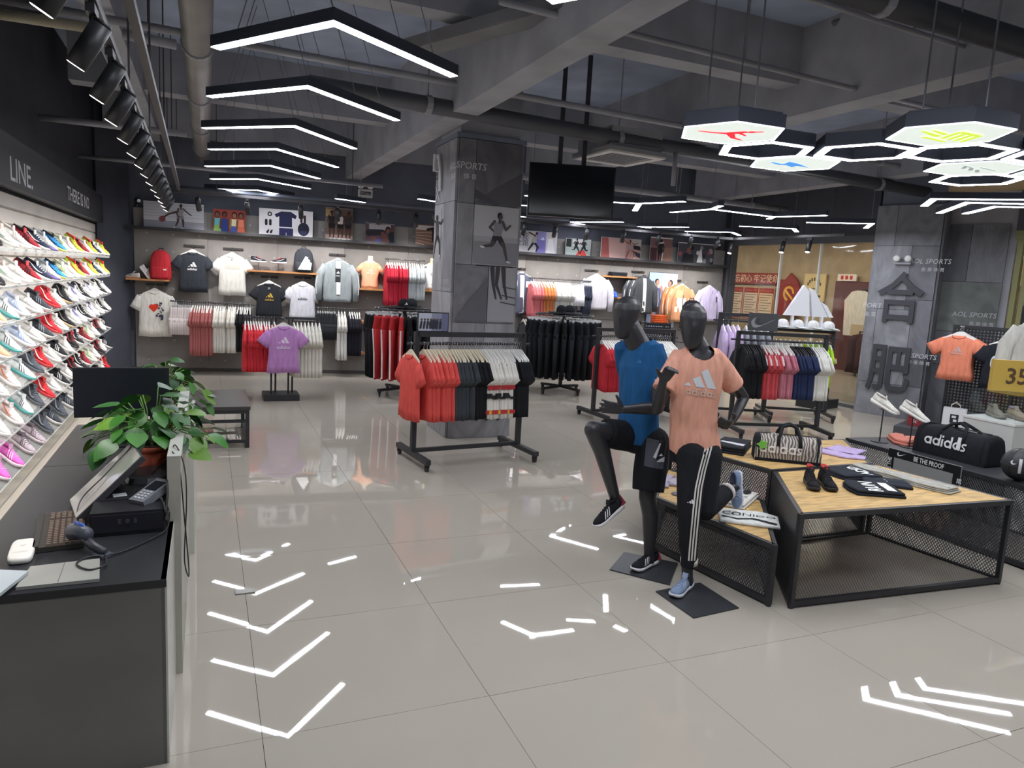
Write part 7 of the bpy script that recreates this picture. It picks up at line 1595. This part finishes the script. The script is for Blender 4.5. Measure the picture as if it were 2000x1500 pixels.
# ---- behind the right rack: white logo sign, caps, neon and white tees, lilac tees, shoe stands
zr = roll_rack((8.25, 8.85, 0), (9.1, 8.42, 0), 1.42, 'black rack behind the right rolling rack with white and neon tees'); R0_, R1_ = V((8.25, 8.85, zr)), V((9.1, 8.42, zr))
neon = [tee('#a8d233', s) for s in (111, 112)]
row(white, 6, .04, .5, 'white tee', 'of the rack under the white logo sign', 'shirts on the rack under the white logo sign', HW, 1); row(neon, 5, .52, .98, 'neon green tee', 'of the rack under the white logo sign', 'shirts on the rack under the white logo sign', HW, 1)
b = MB(); b.box((0, 0, 0), (1.0, .34, .02)); b.build('top_board', mat('#c9cccb', .4), loc=(8.68, 8.63, 1.432), rz=-.47, label='pale shelf board on the rack under the white logo sign', cat='shelf')
o = thing('logo_sign', 'big white three-bar logo sign standing above the neon tees', 'sign', (8.66, 8.6, 1.443), -.47)
for nm, q_ in (('bar', ((-.06, .2), (.33, .17), (-.0, .66), (-.16, .69), (-.34, .21))),):
    q = MB(); q.prism([(-.34, .18), (.05, .18), (.0, .56), (-.08, .66)], -.05, .05); q.build('bar', mat('#e8eaee', .4), o)
    q = MB(); q.prism([(.02, .62), (.1, .57), (.33, .18), (.09, .18)][::-1], -.04, .04); q.build('bar', mat('#e1e4e9', .4), o)
    q = MB(); q.prism([(.2, .42), (.3, .36), (.42, .18), (.35, .18)][::-1], -.03, .03); q.build('bar', mat('#e8eaee', .4), o)
q = MB()
for x in (-.2, .02, .25): q.box((x, 0, .09), (.03, .08, .19))
q.box((0, 0, .0075), (.8, .16, .015)); q.build('stand', mat('#dfe2e6', .4), o)
for i in range(4): cap('#dfe0e0', V((8.33, 8.72, 1.443)) + V((.87, -.44, 0)) * (i * .24), .3 * i - .6, 'white cap, %s from the left beside the white logo sign' % ORD[i + 1], 'white caps by the logo sign')
zl = roll_rack((7.25, 8.9, 0), (7.95, 8.55, 0), 1.62, 'tall black rack with lilac tops left of the white logo sign'); R0_, R1_ = V((7.25, 8.9, zl)), V((7.95, 8.55, zl))
lt = [Garment('hanging_sweatshirt', 'top', g_long(seed=s).mesh('hanging_sweatshirt', [fab('#b9a5c6')], True)) for s in (1, 2)]
row(lt, 4, .02, .4, 'lilac long top', 'of the tall rack by the logo sign', 'tops on the tall rack', HW, -1); row([tee('#8b8f98', 113)], 4, .45, .95, 'grey tee', 'of the tall rack by the logo sign', 'tops on the tall rack', HW, 1)
b = MB(); b.box((0, 0, .08), (.62, .45, .16)); b.build('platform', mat('#232428', .4), loc=(9.98, 9.42, 0), rz=.25, label='small black platform by the glass wall left of the right column', cat='platform')
OR = ('#d6d3cc', '#e8c23f', '#e0602e', '#e0602e', '#e9e6e0', None, 0.)
for x, y, z, l in ((9.86, 9.42, 1.06, 'tall'), (10.08, 9.36, .78, 'short')):
    b = MB(); b.cyl((0, 0, 0), (0, 0, z - .17), .009, None, 8); b.box((0, 0, z - .168), (.24, .1, .012)); b.cyl((0, 0, 0), (0, 0, .008), .07, None, 16); b.build('shoe_stand', BLK, loc=(x, y, .161), rz=-.5, label='%s black shoe stand on the small black platform' % l, cat='stand')
    trainer(OR, (x, y, z + .0), pi - .5, 'white trainer with orange and yellow heel on the %s black stand' % l)
trainer(('#26262a', '#dcd8d2', '#e6e4e2', '#1b1b1e', '#3a3a3e', 'bars', 0.), (9.8, 9.3, .161), 2.6, 'black trainer on the small black platform'); trainer(('#d9d6d0', '#e6e4e0', '#8a8880', '#c9c6c0', '#e9e7e3', 'bars', 0.), (10.15, 9.55, .161), 2.6, 'white trainer on the small black platform')
# ---- backpack on a stand, low black bin
b = MB(); b.box((0, 0, .015), (.4, .35, .03)); b.bar((0, 0, 0), (0, 0, 1.3), .03, .03); b.box((0, 0, 1.3), (.3, .2, .015)); b.bar((-.14, .05, .95), (.2, .05, .95), .02, .02); b.box((0, 0, 1.12), (.34, .22, .012)); b.build('display_stand', BLK, loc=(6.95, 9.25, 0), rz=-.3, label='black post stand with small trays holding the round black backpack', cat='stand')
backpack((6.95, 9.22, 1.315), -.3, '#24252a', 'black backpack with three white stripes on the post stand', Art().rect('#e3e3e3', .03, .08, .042, .4, 5).rect('#e3e3e3', .052, .08, .064, .4, 5).rect('#e3e3e3', .074, .08, .086, .4, 5), .16, .46, True)
trainer(('#e2e0da', '#efeeea', '#3a3a3e', '#c9c6c0', '#efeeea', 'bars', 0.), (6.95, 9.19, 1.128), -2.2, 'white trainer on the tray under the round black backpack')
o = thing('perforated_bin', 'low black perforated bin with an orange tee behind the mannequin heads', 'bin', (6.55, 9.6, 0), -.3)
b = MB()
for x in (-.2, .2):
    for y in (-.14, .14): b.bar((x, y, 0), (x, y, 1.4), .025, .025)
b.build('frame', BLK, o)
b = MB()
for j in range(9): b.box((0, -.15, 1.0 + j * .045), (.4, .006, .03))
for j in range(11): b.box((-.2 + j * .04, -.15, 1.19), (.012, .008, .4))
b.build('perforated_front', mat('#232428', .5), o, kind='stuff')
b = MB(); b.box((0, .0, 1.38), (.42, .32, .02)); b.build('tray', BLK, o)
flat_cloth('draped_tee', [(-.1, -.14), (.1, -.14), (.1, .14), (-.1, .14)], (6.62, 9.6, 1.392), -.3, '#e0622e', 'bright orange tee lying on the black perforated bin', None, .03, 4, 12)
